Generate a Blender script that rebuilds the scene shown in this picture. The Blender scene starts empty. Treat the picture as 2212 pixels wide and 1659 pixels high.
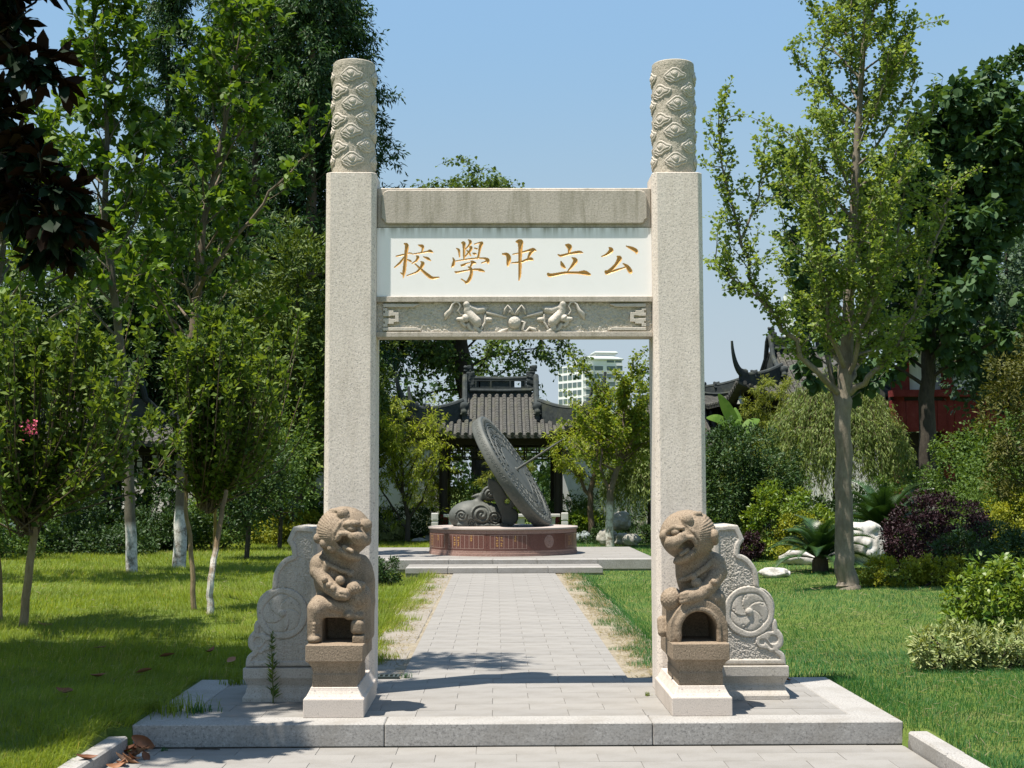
import bpy, bmesh, math, random
import numpy as np
from mathutils import Matrix, Vector

rng = np.random.default_rng(7)
random.seed(7)
SC = bpy.context.scene
COL = SC.collection

# ---------------------------------------------------------------- camera
CAM = np.array([-0.143, 0.0, 1.505])
PITCH, YAW, ROLL, FPX = math.radians(4.352), math.radians(0.68), math.radians(0.16), 2950.0 / 2212.0
cam_d = bpy.data.cameras.new("camera")
cam = bpy.data.objects.new("camera", cam_d)
COL.objects.link(cam)
cam_d.sensor_width = 36.0
cam_d.lens = 36.0 * FPX
cam_d.clip_start, cam_d.clip_end = 0.1, 6000.0
CAMROT = (Matrix.Rotation(-YAW, 3, 'Z') @ Matrix.Rotation(math.pi / 2 + PITCH, 3, 'X') @ Matrix.Rotation(-ROLL, 3, 'Z'))
cam.matrix_world = Matrix.Translation(Vector(CAM)) @ CAMROT.to_4x4()
SC.camera = cam
RM = np.array(CAMROT)

# ---------------------------------------------------------------- sky, sun, exposure
KX, KY = 0.29, 0.18                      # ground shadow of a one-metre post
SUN_EL = math.atan(1.0 / math.hypot(KX, KY))
SUN_AZ = math.atan2(-KX, -KY)
world = bpy.data.worlds.new("World")
SC.world = world
world.use_nodes = True
wn = world.node_tree
bgn = wn.nodes["Background"]
sky = wn.nodes.new("ShaderNodeTexSky")
sky.sky_type = 'NISHITA'
sky.sun_disc = False
sky.sun_elevation = SUN_EL
sky.sun_rotation = SUN_AZ % (2 * math.pi)
sky.altitude = 0
sky.air_density = 1.0
sky.dust_density = 0.4
sky.ozone_density = 1.2
tint = wn.nodes.new("ShaderNodeMix"); tint.data_type = 'RGBA'; tint.blend_type = 'MULTIPLY'
tint.inputs[0].default_value = 1.0
tint.inputs[7].default_value = (0.95, 1.01, 0.92, 1.0)          # slightly milky summer air
lum = wn.nodes.new("ShaderNodeRGBToBW"); wn.links.new(sky.outputs[0], lum.inputs[0])
ma = wn.nodes.new("ShaderNodeMath"); ma.operation = 'MULTIPLY_ADD'; wn.links.new(lum.outputs[0], ma.inputs[0]); ma.inputs[1].default_value = 0.42; ma.inputs[2].default_value = 0.13
dv = wn.nodes.new("ShaderNodeVectorMath"); dv.operation = 'DIVIDE'; wn.links.new(sky.outputs[0], dv.inputs[0]); wn.links.new(ma.outputs[0], dv.inputs[1])
wn.links.new(dv.outputs[0], tint.inputs[6]); 
tcw = wn.nodes.new("ShaderNodeTexCoord"); spw = wn.nodes.new("ShaderNodeSeparateXYZ"); wn.links.new(tcw.outputs['Generated'], spw.inputs[0])
mrw = wn.nodes.new("ShaderNodeMapRange"); mrw.interpolation_type = 'SMOOTHSTEP'; wn.links.new(spw.outputs[2], mrw.inputs[0])
mrw.inputs[1].default_value = 0.02; mrw.inputs[2].default_value = 0.34; mrw.inputs[3].default_value = 0.92; mrw.inputs[4].default_value = 0.0
hzw = wn.nodes.new("ShaderNodeMix"); hzw.data_type = 'RGBA'; wn.links.new(mrw.outputs[0], hzw.inputs[0])
hzw.inputs[7].default_value = (2.22, 2.60, 3.02, 1.0)           # pale haze low in the sky, all the way round
wn.links.new(tint.outputs[2], hzw.inputs[6]); wn.links.new(hzw.outputs[2], bgn.inputs[0])
bgn.inputs[1].default_value = 0.118
sun_d = bpy.data.lights.new("sun", 'SUN')
sun_d.energy = 4.9
sun_d.angle = math.radians(0.53)
sun_d.color = (1.0, 0.935, 0.85)
sun = bpy.data.objects.new("sun", sun_d)
COL.objects.link(sun)
sun.rotation_euler = Vector((KX, KY, -1.0)).to_track_quat('-Z', 'Y').to_euler()
sun.location = (-20, -10, 60)
SC.view_settings.view_transform = 'Standard'
SC.view_settings.look = 'None'
SC.view_settings.exposure = 1.0
SC.view_settings.gamma = 1.0
SC.view_settings.use_curve_mapping = False
SC.render.engine = 'CYCLES'
SC.cycles.use_denoising = True
SC.cycles.max_bounces = 8
SC.cycles.diffuse_bounces = 4
SC.cycles.glossy_bounces = 2
SC.cycles.transmission_bounces = 4
SC.cycles.transparent_max_bounces = 8
SC.cycles.caustics_reflective = False
SC.cycles.caustics_refractive = False
SC.cycles.sample_clamp_indirect = 6.0

# a point of the place seen along a given sight line (photo measured on a 2212-wide print)
def W(px, py, Y):
    d = RM @ np.array([(px - 1106.0) / 2950.0, -(py - 829.5) / 2950.0, -1.0])
    return CAM + d * ((Y - CAM[1]) / d[1])
def GP(px, py, z=0.0):
    d = RM @ np.array([(px - 1106.0) / 2950.0, -(py - 829.5) / 2950.0, -1.0])
    return CAM + d * ((z - CAM[2]) / d[2])

# ---------------------------------------------------------------- object helpers
def link_mesh(name, me, mat, parent=None):
    o = bpy.data.objects.new(name, me)
    COL.objects.link(o)
    if mat is not None and not me.materials:
        me.materials.append(mat)
    if parent is not None:
        o.parent = parent
    return o

def mesh_np(name, V, F, smooth=False):
    V = np.asarray(V, dtype=np.float32)
    me = bpy.data.meshes.new(name)
    if isinstance(F, np.ndarray):
        k = F.shape[1]
        me.vertices.add(len(V)); me.vertices.foreach_set('co', V.ravel())
        me.loops.add(F.size); me.loops.foreach_set('vertex_index', F.astype(np.int32).ravel())
        me.polygons.add(len(F))
        me.polygons.foreach_set('loop_start', np.arange(0, F.size, k, dtype=np.int32))
        me.update(calc_edges=True)
    else:
        me.from_pydata(V.tolist(), [], F)
        me.update()
    if smooth:
        me.polygons.foreach_set('use_smooth', np.ones(len(me.polygons), dtype=bool))
    return me

def tag(o, label=None, cat=None, group=None, kind=None):
    if label: o['label'] = label
    if cat: o['category'] = cat
    if group: o['group'] = group
    if kind: o['kind'] = kind
    return o

def thing(name, label, cat, loc=(0, 0, 0), rz=0.0, group=None):
    o = bpy.data.objects.new(name, None)
    o.empty_display_size = 0.2
    COL.objects.link(o)
    o.location = tuple(float(c) for c in loc); o.rotation_euler = (0, 0, rz)
    return tag(o, label, cat, group)

def copy_tree(o, parent=None):
    c = o.copy(); COL.objects.link(c)
    if parent is not None: c.parent = parent
    for ch in list(o.children):
        copy_tree(ch, c)
    return c

class Geo:
    def __init__(s): s.v = []; s.f = []
    def add(s, V, F):
        b = len(s.v)
        s.v += [tuple(map(float, p)) for p in V]
        s.f += [tuple(int(i) + b for i in f) for f in F]
        return s
    def box(s, x0, x1, y0, y1, z0, z1):
        return s.add([(x0,y0,z0),(x1,y0,z0),(x1,y1,z0),(x0,y1,z0),(x0,y0,z1),(x1,y0,z1),(x1,y1,z1),(x0,y1,z1)],
                     [(0,3,2,1),(4,5,6,7),(0,1,5,4),(1,2,6,5),(2,3,7,6),(3,0,4,7)])
    def frustum(s, a, z0, b, z1, cx=0, cy=0):     # a, b: half sizes (x, y) or a single number
        ax, ay = a if hasattr(a, '__len__') else (a, a)
        bx, by = b if hasattr(b, '__len__') else (b, b)
        return s.add([(cx-ax,cy-ay,z0),(cx+ax,cy-ay,z0),(cx+ax,cy+ay,z0),(cx-ax,cy+ay,z0),
                      (cx-bx,cy-by,z1),(cx+bx,cy-by,z1),(cx+bx,cy+by,z1),(cx-bx,cy+by,z1)],
                     [(0,3,2,1),(4,5,6,7),(0,1,5,4),(1,2,6,5),(2,3,7,6),(3,0,4,7)])
    def stack(s, prof, cx=0, cy=0):                # prof: list of (half_x, half_y, z): one closed moulded block
        V = []; F = []
        for hx, hy, z in prof:
            V += [(cx-hx,cy-hy,z),(cx+hx,cy-hy,z),(cx+hx,cy+hy,z),(cx-hx,cy+hy,z)]
        n = len(prof)
        F.append((3,2,1,0)); F.append(tuple(4*(n-1)+i for i in range(4)))
        for i in range(n-1):
            for k in range(4):
                F.append((4*i+k, 4*i+(k+1)%4, 4*i+4+(k+1)%4, 4*i+4+k))
        return s.add(V, F)
    def prism(s, poly, y0, y1):                    # poly in (x, z), extruded along y
        n = len(poly)
        V = [(x, y0, z) for x, z in poly] + [(x, y1, z) for x, z in poly]
        F = [tuple(range(n)), tuple(range(2*n-1, n-1, -1))]
        F += [(i, i+n, (i+1)%n+n, (i+1)%n) for i in range(n)]
        return s.add(V, F)
    def prism_z(s, poly, z0, z1):                  # poly in (x, y)
        n = len(poly)
        V = [(x, y, z0) for x, y in poly] + [(x, y, z1) for x, y in poly]
        F = [tuple(range(n-1, -1, -1)), tuple(range(n, 2*n))]
        F += [(i, (i+1)%n, (i+1)%n+n, i+n) for i in range(n)]
        return s.add(V, F)
    def lathe(s, prof, n=48, a0=0.0, a1=2*math.pi, cx=0, cy=0):   # prof: list of (r, z)
        full = abs(a1-a0-2*math.pi) < 1e-6
        m = n if full else n+1
        V = []
        for r, z in prof:
            for i in range(m):
                a = a0+(a1-a0)*i/n
                V.append((cx+r*math.cos(a), cy+r*math.sin(a), z))
        F = []
        for j in range(len(prof)-1):
            for i in range(n):
                i2 = (i+1) % m
                F.append((j*m+i, j*m+i2, (j+1)*m+i2, (j+1)*m+i))
        if full:
            if prof[0][0] > 1e-6: F.append(tuple(range(m-1, -1, -1)))
            if prof[-1][0] > 1e-6: F.append(tuple((len(prof)-1)*m+i for i in range(m)))
        return s.add(V, F)
    def tube(s, pts, rad, n=8, cap=True, flat=None):
        V, F = tube_np(np.asarray(pts, float), rad, n, flat)
        b = len(s.v)
        s.add(V, F)
        if cap:
            m = len(pts)
            s.f.append(tuple(b+i for i in range(n-1, -1, -1)))
            s.f.append(tuple(b+(m-1)*n+i for i in range(n)))
        return s
    def obj(s, name, mat, parent=None, smooth=False, bevel=0.0, seg=1, loc=None):
        me = bpy.data.meshes.new(name)
        me.from_pydata(s.v, [], s.f)
        me.update()
        if bevel > 0:
            bm = bmesh.new(); bm.from_mesh(me)
            es = [e for e in bm.edges if len(e.link_faces) == 2 and e.calc_face_angle(0) > 0.5]
            bmesh.ops.bevel(bm, geom=es, offset=bevel, segments=seg, affect='EDGES', clamp_overlap=True)
            bm.to_mesh(me); bm.free()
        if smooth:
            me.polygons.foreach_set('use_smooth', np.ones(len(me.polygons), dtype=bool))
            if smooth == 'auto':
                me.set_sharp_from_angle(angle=math.radians(40))
        o = link_mesh(name, me, mat, parent)
        if loc is not None: o.location = tuple(float(c) for c in loc)
        return o

def tube_np(P, rad, n=8, flat=None):
    P = np.asarray(P, float); m = len(P)
    R = np.broadcast_to(np.asarray(rad, float), (m,))
    T = np.gradient(P, axis=0); T /= (np.linalg.norm(T, axis=1, keepdims=True) + 1e-9)
    ref = np.array([0.0, 0.0, 1.0]) if abs(T[0, 2]) < 0.9 else np.array([1.0, 0.0, 0.0])
    V = []
    u = np.cross(ref, T[0]); u /= np.linalg.norm(u)
    ang = np.arange(n) * 2*math.pi/n
    for i in range(m):
        u = u - T[i]*np.dot(u, T[i]); u /= (np.linalg.norm(u)+1e-9)
        w = np.cross(T[i], u)
        ru, rw = (R[i], R[i]) if flat is None else (R[i]*flat[0], R[i]*flat[1])
        V.append(P[i] + ru*np.cos(ang)[:, None]*u + rw*np.sin(ang)[:, None]*w)
    V = np.concatenate(V)
    F = []
    for i in range(m-1):
        for k in range(n):
            F.append((i*n+k, i*n+(k+1) % n, (i+1)*n+(k+1) % n, (i+1)*n+k))
    return V, F

# ---------------------------------------------------------------- implicit solids: surface nets
def nets(f, lo, hi, h, smooth=True):
    lo = np.array(lo, float); hi = np.array(hi, float)
    n = np.ceil((hi-lo)/h).astype(int)+1
    ax = [np.float32(lo[i]) + np.float32(h)*np.arange(n[i], dtype=np.float32) for i in range(3)]
    X, Y, Z = np.meshgrid(*ax, indexing='ij')
    D = f(X, Y, Z).astype(np.float32)
    D[0] = D[-1] = 1e-3; D[:, 0] = D[:, -1] = 1e-3; D[:, :, 0] = D[:, :, -1] = 1e-3
    S = D < 0
    cells = tuple(k-1 for k in n)
    acc = np.zeros(cells+(3,), np.float32); cnt = np.zeros(cells, np.float32)
    off = [(i, j, k) for i in (0, 1) for j in (0, 1) for k in (0, 1)]
    def sl(o): return tuple(slice(o[i], o[i]+cells[i]) for i in range(3))
    for a in off:
        for axis in range(3):
            if a[axis]: continue
            b = list(a); b[axis] = 1; b = tuple(b)
            da, db = D[sl(a)], D[sl(b)]
            m = S[sl(a)] != S[sl(b)]
            t = np.where(m, da/(da-db+1e-12), 0)
            for c in range(3):
                acc[..., c] += np.where(m, a[c] + (t if c == axis else 0), 0)
            cnt += m
    act = cnt > 0
    idx = -np.ones(cells, int); idx[act] = np.arange(act.sum())
    ijk = np.argwhere(act)
    V = lo + h*(ijk + acc[act]/cnt[act][:, None])
    F = []
    for axis in range(3):
        b, c = (axis+1) % 3, (axis+2) % 3
        s0 = [slice(None)]*3; s1 = [slice(None)]*3
        s0[axis] = slice(0, -1); s1[axis] = slice(1, None)
        A, B = S[tuple(s0)], S[tuple(s1)]
        e = np.argwhere(A != B)
        ok = (e[:, b] > 0) & (e[:, c] > 0) & (e[:, b] < cells[b]) & (e[:, c] < cells[c])
        e = e[ok]
        if not len(e): continue
        ins = A[tuple(e.T)]
        def at(db, dc):
            q = e.copy(); q[:, b] -= db; q[:, c] -= dc
            return idx[tuple(q.T)]
        q = np.stack([at(1, 1), at(0, 1), at(0, 0), at(1, 0)], 1)
        q[~ins] = q[~ins][:, ::-1]
        F.append(q)
    F = np.concatenate(F)
    F = F[(F >= 0).all(1)]
    return V, F

def smin(a, b, k):
    h = np.maximum(k-np.abs(a-b), 0)/k
    return np.minimum(a, b) - h*h*k*0.25
def smax(a, b, k): return -smin(-a, -b, k)
def sd_sph(X, Y, Z, c, r): return np.sqrt((X-c[0])**2+(Y-c[1])**2+(Z-c[2])**2)-r
def sd_ell(X, Y, Z, c, r, rot=None):
    x, y, z = X-c[0], Y-c[1], Z-c[2]
    if rot is not None:                                   # rotation in the xz plane
        ca, sa = math.cos(rot), math.sin(rot)
        x, z = ca*x+sa*z, -sa*x+ca*z
    k0 = np.sqrt((x/r[0])**2+(y/r[1])**2+(z/r[2])**2)
    return (k0-1.0)*min(r)
def sd_cap(X, Y, Z, a, b, ra, rb=None):
    rb = ra if rb is None else rb
    a = np.array(a, float); b = np.array(b, float); d = b-a
    t = np.clip(((X-a[0])*d[0]+(Y-a[1])*d[1]+(Z-a[2])*d[2])/max(1e-9, d@d), 0, 1)
    return np.sqrt((X-a[0]-t*d[0])**2+(Y-a[1]-t*d[1])**2+(Z-a[2]-t*d[2])**2)-(ra+(rb-ra)*t)
def sd_box(X, Y, Z, c, s, r=0.0):
    qx, qy, qz = np.abs(X-c[0])-s[0]+r, np.abs(Y-c[1])-s[1]+r, np.abs(Z-c[2])-s[2]+r
    return np.sqrt(np.maximum(qx, 0)**2+np.maximum(qy, 0)**2+np.maximum(qz, 0)**2)+np.minimum(np.maximum(qx, np.maximum(qy, qz)), 0)-r
def sd_chain(X, Y, Z, pts, rads):
    d = None
    for i in range(len(pts)-1):
        e = sd_cap(X, Y, Z, pts[i], pts[i+1], rads[i], rads[i+1])
        d = e if d is None else np.minimum(d, e)
    return d
def poly_sdf(X, Z, poly):
    P = np.array(poly, np.float32)
    d = np.full(X.shape, 1e9, np.float32); s = np.ones(X.shape, np.float32)
    n = len(P)
    for i in range(n):
        a, b = P[i], P[i-1]
        ex, ez = b[0]-a[0], b[1]-a[1]
        wx, wz = X-a[0], Z-a[1]
        t = np.clip((wx*ex+wz*ez)/(ex*ex+ez*ez+1e-12), 0, 1)
        d = np.minimum(d, (wx-ex*t)**2+(wz-ez*t)**2)
        c1, c2, c3 = Z >= a[1], Z < b[1], ex*wz > ez*wx
        flip = (c1 & c2 & c3) | (~c1 & ~c2 & ~c3)
        s = np.where(flip, -s, s)
    return s*np.sqrt(d)
def vnoise(X, Y, Z, sc, seed=0):
    r = np.random.default_rng(seed)
    out = 0
    for k in range(6):
        w = r.normal(size=3)*sc; p = r.uniform(0, 6.28)
        out = out + np.sin(X*w[0]+Y*w[1]+Z*w[2]+p)
    return out/6.0
def sdf_obj(name, f, lo, hi, h, mat, parent=None, loc=None):
    V, F = nets(f, lo, hi, h)
    o = link_mesh(name, mesh_np(name, V, F, smooth=True), mat, parent)
    if loc is not None: o.location = tuple(float(c) for c in loc)
    return o

# ---------------------------------------------------------------- materials
class NT:
    def __init__(s, name):
        s.m = bpy.data.materials.new(name); s.m.use_nodes = True
        s.t = s.m.node_tree; s.b = s.t.nodes["Principled BSDF"]; s.out = s.t.nodes["Material Output"]
        s.tc = None
    def n(s, typ, **kw):
        nd = s.t.nodes.new(typ)
        for k, v in kw.items():
            if k[0] == 'i' and k[1:].isdigit():
                if hasattr(v, 'is_linked') or isinstance(v, bpy.types.NodeSocket): s.t.links.new(v, nd.inputs[int(k[1:])])
                else: nd.inputs[int(k[1:])].default_value = v
            else: setattr(nd, k, v)
        return nd
    def coord(s, which='Object'):
        if s.tc is None: s.tc = s.n("ShaderNodeTexCoord")
        return s.tc.outputs[which]
    def noise(s, scale, detail=3, rough=0.55, vec=None, dist=0.0):
        nd = s.n("ShaderNodeTexNoise")
        s.t.links.new(vec if vec is not None else s.coord(), nd.inputs['Vector'])
        nd.inputs['Scale'].default_value = scale; nd.inputs['Detail'].default_value = detail
        nd.inputs['Roughness'].default_value = rough; nd.inputs['Distortion'].default_value = dist
        return nd.outputs['Fac']
    def ramp(s, fac, stops):
        nd = s.n("ShaderNodeValToRGB"); s.t.links.new(fac, nd.inputs[0])
        cr = nd.color_ramp
        while len(cr.elements) < len(stops): cr.elements.new(0.5)
        for e, (p, c) in zip(cr.elements, stops):
            e.position = p; e.color = (c[0], c[1], c[2], 1) if hasattr(c, '__len__') else (c, c, c, 1)
        return nd.outputs[0]
    def mix(s, fac, a, b, mode='MIX'):
        nd = s.n("ShaderNodeMix", data_type='RGBA', blend_type=mode)
        for sock, v in ((nd.inputs[0], fac), (nd.inputs[6], a), (nd.inputs[7], b)):
            if isinstance(v, bpy.types.NodeSocket): s.t.links.new(v, sock)
            elif hasattr(v, '__len__'): sock.default_value = (v[0], v[1], v[2], 1)
            else: sock.default_value = v
        return nd.outputs[2]
    def math(s, op, a, b=0.0):
        nd = s.n("ShaderNodeMath", operation=op)
        for sock, v in ((nd.inputs[0], a), (nd.inputs[1], b)):
            if isinstance(v, bpy.types.NodeSocket): s.t.links.new(v, sock)
            else: sock.default_value = v
        return nd.outputs[0]
    def map(s, scale=(1, 1, 1), which='Object'):
        nd = s.n("ShaderNodeMapping"); s.t.links.new(s.coord(which), nd.inputs[0])
        nd.inputs[3].default_value = scale
        return nd.outputs[0]
    def bump(s, h, strength=0.3, dist=0.01):
        nd = s.n("ShaderNodeBump"); s.t.links.new(h, nd.inputs['Height'])
        nd.inputs['Strength'].default_value = strength; nd.inputs['Distance'].default_value = dist
        s.t.links.new(nd.outputs[0], s.b.inputs['Normal'])
        return nd.outputs[0]
    def set(s, col=None, rough=0.8, spec=0.3, metal=0.0):
        if col is not None:
            if isinstance(col, bpy.types.NodeSocket): s.t.links.new(col, s.b.inputs['Base Color'])
            else: s.b.inputs['Base Color'].default_value = (col[0], col[1], col[2], 1)
        s.b.inputs['Roughness'].default_value = rough
        s.b.inputs['Specular IOR Level'].default_value = spec
        s.b.inputs['Metallic'].default_value = metal
        return s.m

def granite(name, base, dark, light, scale=160, speck=0.5, stain=None, stain_amt=0.5, rough=0.75, bump=0.25, streak=False, rand=0.0, bscale=None, fleck=0):
    t = NT(name)
    n1 = t.noise(scale, 4, 0.75)
    c = t.ramp(n1, [(0.36, dark), (0.47, base), (0.56, base), (0.68, light)])
    c = t.mix(1.0-speck, c, base)
    if fleck: c = t.mix(t.ramp(t.noise(fleck, 2, .5), [(.66, 0.0), (.72, .75)]), c, tuple(x*.8 for x in dark))
    big = t.noise(1.7, 5, 0.6)
    c = t.mix(t.ramp(big, [(0.42, 0.0), (0.75, 0.35)]), c, tuple(x*0.72 for x in base))
    if stain is not None:
        v = t.map((9, 9, 1.1)) if streak else None
        st = t.noise(1.6 if streak else 3.2, 6, 0.65, v)
        c = t.mix(t.ramp(st, [(0.48, 0.0), (0.72, stain_amt)]), c, stain)
    if rand > 0:
        oi = t.n("ShaderNodeObjectInfo")
        k = t.math('ADD', t.math('MULTIPLY', oi.outputs['Random'], rand), 1.0-rand*0.55)
        c = t.mix(1.0, c, t.n("ShaderNodeCombineColor", i0=k, i1=k, i2=k).outputs[0], 'MULTIPLY')
    t.bump(t.noise(bscale or scale*0.55, 4, 0.7), bump, 0.006)
    return t.set(c, rough, 0.25)

M = {}
M['pillar'] = granite('pillar_granite', (0.645, 0.575, 0.50), (0.28, 0.255, 0.24), (0.80, 0.73, 0.65), 80, 0.85, (0.36, 0.31, 0.25), 0.35, bump=0.35, streak=True, fleck=42)
M['drumstone'] = granite('grey_drum_stone', (0.44, 0.405, 0.355), (0.23, 0.21, 0.18), (0.55, 0.515, 0.46), 120, 0.8, (0.25, 0.225, 0.17), 0.5, bump=0.4, streak=True, fleck=50)
M['carved'] = granite('carved_granite', (0.535, 0.485, 0.415), (0.30, 0.27, 0.225), (0.65, 0.60, 0.53), 110, 0.6, (0.27, 0.24, 0.18), 0.35, bump=0.35)
M['rough'] = granite('rough_hewn_granite', (0.42, 0.38, 0.31), (0.21, 0.185, 0.14), (0.57, 0.53, 0.45), 90, 0.9, (0.21, 0.19, 0.12), 0.5, bump=1.0, bscale=70)
M['pecked'] = granite('pecked_relief_ground', (0.55, 0.50, 0.42), (0.30, 0.27, 0.21), (0.68, 0.63, 0.55), 90, 0.8, (0.30, 0.27, 0.19), 0.4, bump=0.8, bscale=70)
M['beam'] = granite('weathered_beam_granite', (0.45, 0.40, 0.335), (0.24, 0.21, 0.18), (0.58, 0.53, 0.46), 90, 0.8, (0.17, 0.155, 0.10), 0.6, streak=True, bump=0.3)
M['slab'] = granite('pale_paving_granite', (0.232, 0.221, 0.203), (0.18, 0.17, 0.154), (0.275, 0.265, 0.248), 120, 0.6, (0.178, 0.165, 0.143), 0.65, bump=0.12, rand=0.10)
M['kerb'] = granite('kerb_granite', (0.310, 0.297, 0.275), (0.165, 0.157, 0.147), (0.45, 0.435, 0.405), 75, 1.0, (0.21, 0.19, 0.16), 0.55, bump=0.25, rand=0.06)
M['base'] = granite('pedestal_granite', (0.52, 0.46, 0.40), (0.31, 0.27, 0.24), (0.64, 0.58, 0.52), 140, 0.8, (0.30, 0.25, 0.20), 0.5, bump=0.2, fleck=55)
M['redstone'] = granite('red_brown_granite', (0.250, 0.192, 0.134), (0.095, 0.070, 0.046), (0.41, 0.335, 0.25), 120, 1.0, (0.115, 0.092, 0.062), 0.75, bump=0.8, streak=False, fleck=60)
M['joint'] = NT('paving_joint_mortar').set((0.205, 0.192, 0.17), 0.95, 0.1)
# ================================================================ ground, paving
def soil_material(name, a, b, c, sc=6.0):
    t = NT(name)
    n = t.noise(sc, 6, 0.65)
    col = t.ramp(n, [(0.3, a), (0.5, b), (0.72, c)])
    col = t.mix(t.ramp(t.noise(sc*14, 4, 0.7), [(0.4, 0.0), (0.7, 0.5)]), col, tuple(x*0.6 for x in b))
    t.bump(t.noise(sc*12, 5, 0.7), 0.6, 0.02)
    return t.set(col, 0.95, 0.1)
M['turf'] = soil_material('turf_soil', (0.07, 0.11, 0.022), (0.10, 0.14, 0.03), (0.13, 0.14, 0.045), 2.0)
M['dirt'] = soil_material('dry_dirt', (0.20, 0.17, 0.125), (0.27, 0.235, 0.175), (0.34, 0.30, 0.235), 5.0)
M['concrete'] = granite('drain_concrete', (0.24, 0.215, 0.18), (0.17, 0.15, 0.125), (0.30, 0.275, 0.235), 90, 0.7, (0.17, 0.145, 0.11), 0.6, bump=0.4)

def ground_z(x, y):
    x = np.asarray(x, float); y = np.asarray(y, float)
    z = -0.035 + 0.02*np.sin(x*0.9+1.0)*np.sin(y*0.6) + 0.03*np.sin(x*0.31+y*0.22)
    z = z + np.clip((np.abs(x)-3.0)/6.0, 0, 1)*0.10                     # lawns swell slightly away from the path
    z = np.where(y < 9.2, z - np.clip((9.2-y)/1.0, 0, 1)*0.075, z)       # and dip to the front kerbs
    paved = ((np.abs(x) < 2.60) & (y < 8.87)) | ((np.abs(x) < 2.46) & (y < 10.95))
    z = np.where(paved, -0.27, z)
    strip = (np.abs(x) < 1.38) & (y >= 10.8) & (y < 25.0)
    z = np.where(strip, -0.07, z)
    z = np.where((np.abs(x) < 2.75) & (y > 25.62) & (y < 30.75), -0.09, z)
    return z
gx = np.unique(np.concatenate([-np.geomspace(14, 2500, 26), np.linspace(-14, 14, 141), np.geomspace(14, 2500, 26), [-2.62, -2.58, 2.58, 2.62, -2.47, -2.45, 2.45, 2.47]]))
gy = np.unique(np.concatenate([[-2500, -600, -150, -50, -20], np.linspace(-8, 40, 241), [8.86, 8.88, 10.93, 10.97, 25.6, 25.64], np.geomspace(40, 4000, 34)]))
GX, GY = np.meshgrid(gx, gy, indexing='ij')
GZ = ground_z(GX, GY)
ii = np.arange(len(gx)*len(gy)).reshape(len(gx), len(gy))
GF = np.stack([ii[:-1, :-1], ii[1:, :-1], ii[1:, 1:], ii[:-1, 1:]], -1).reshape(-1, 4)
tag(link_mesh('ground', mesh_np('ground', np.stack([GX, GY, GZ], -1).reshape(-1, 3), GF, True), M['turf']), kind='structure')

_slabs = {}
def slab_mesh(w, d, h, bev, mat):
    key = (round(w, 3), round(d, 3), h, mat.name)
    if key not in _slabs:
        g = Geo(); x, y, b = w/2, d/2, bev
        V = [(-x,-y,-h),(x,-y,-h),(x,y,-h),(-x,y,-h), (-x,-y,-b),(x,-y,-b),(x,y,-b),(-x,y,-b), (-x+b,-y+b,0),(x-b,-y+b,0),(x-b,y-b,0),(-x+b,y-b,0)]
        F = [(8,9,10,11)]
        for k in range(4):
            F += [(k,(k+1)%4,4+(k+1)%4,4+k),(4+k,4+(k+1)%4,8+(k+1)%4,8+k)]
        me = bpy.data.meshes.new('paving_slab'); me.from_pydata(V, [], F); me.update(); me.materials.append(mat)
        _slabs[key] = me
    return _slabs[key]
def pave(root, x0, x1, y0, y1, z, sx, sy, mat, gap=0.0026, h=0.05, off=0.0, jit=0.0012):
    r = random.Random(3)
    rows = max(1, round((y1-y0)/sy)); sy = (y1-y0)/rows
    for j in range(rows):
        ya, yb = y0+j*sy, y0+(j+1)*sy
        x = x0 - (sx/2 if j % 2 else 0) - off
        while x < x1-1e-4:
            a, b = max(x, x0), min(x+sx, x1)
            x += sx
            if b-a < 0.03: continue
            o = bpy.data.objects.new('paving_slab', slab_mesh(b-a-gap, yb-ya-gap, h, 0.0012, mat))
            COL.objects.link(o); o.parent = root
            o.location = ((a+b)/2, (ya+yb)/2, z+r.uniform(-jit, jit))
            o.rotation_euler = (r.uniform(-.0012, .0012), r.uniform(-.0012, .0012), 0)

# front pavement, its kerbs
fp = tag(Geo().box(-2.47, 2.47, -3.0, 8.88, -0.25, -0.151).obj('front_pavement', M['joint']), kind='structure')
pave(fp, -2.46, 2.46, 5.0, 8.88, -0.145, 0.50, 0.25, M['slab'], off=0.06)
far = Geo()
for j in range(16):
    far.box(-2.46, 2.46, -3.0+j*0.5, -2.505+j*0.5, -0.2, -0.146)
tag(far.obj('paving_slab', M['slab'], fp), kind='stuff')
for sgn in (-1, 1):
    kb = tag(Geo().box(sgn*2.545-0.06, sgn*2.545+0.06, -3.0, 8.84, -0.3, -0.11).obj('kerb', M['joint']), kind='structure')
    y = 8.84
    r = random.Random(5+sgn)
    while y > 1.0:
        L = 0.74
        g = Geo().box(-0.065, 0.065, -L/2+0.004, L/2-0.004, -0.16, 0)
        o = g.obj('kerb_stone', M['kerb'], kb, bevel=0.012)
        o.location = (sgn*2.545+r.uniform(-.004, .004), y-L/2, -0.052+r.uniform(-.006, .004))
        o.rotation_euler = (r.uniform(-.006, .006), r.uniform(-.02, .02), r.uniform(-.006, .006))
        y -= L

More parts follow.
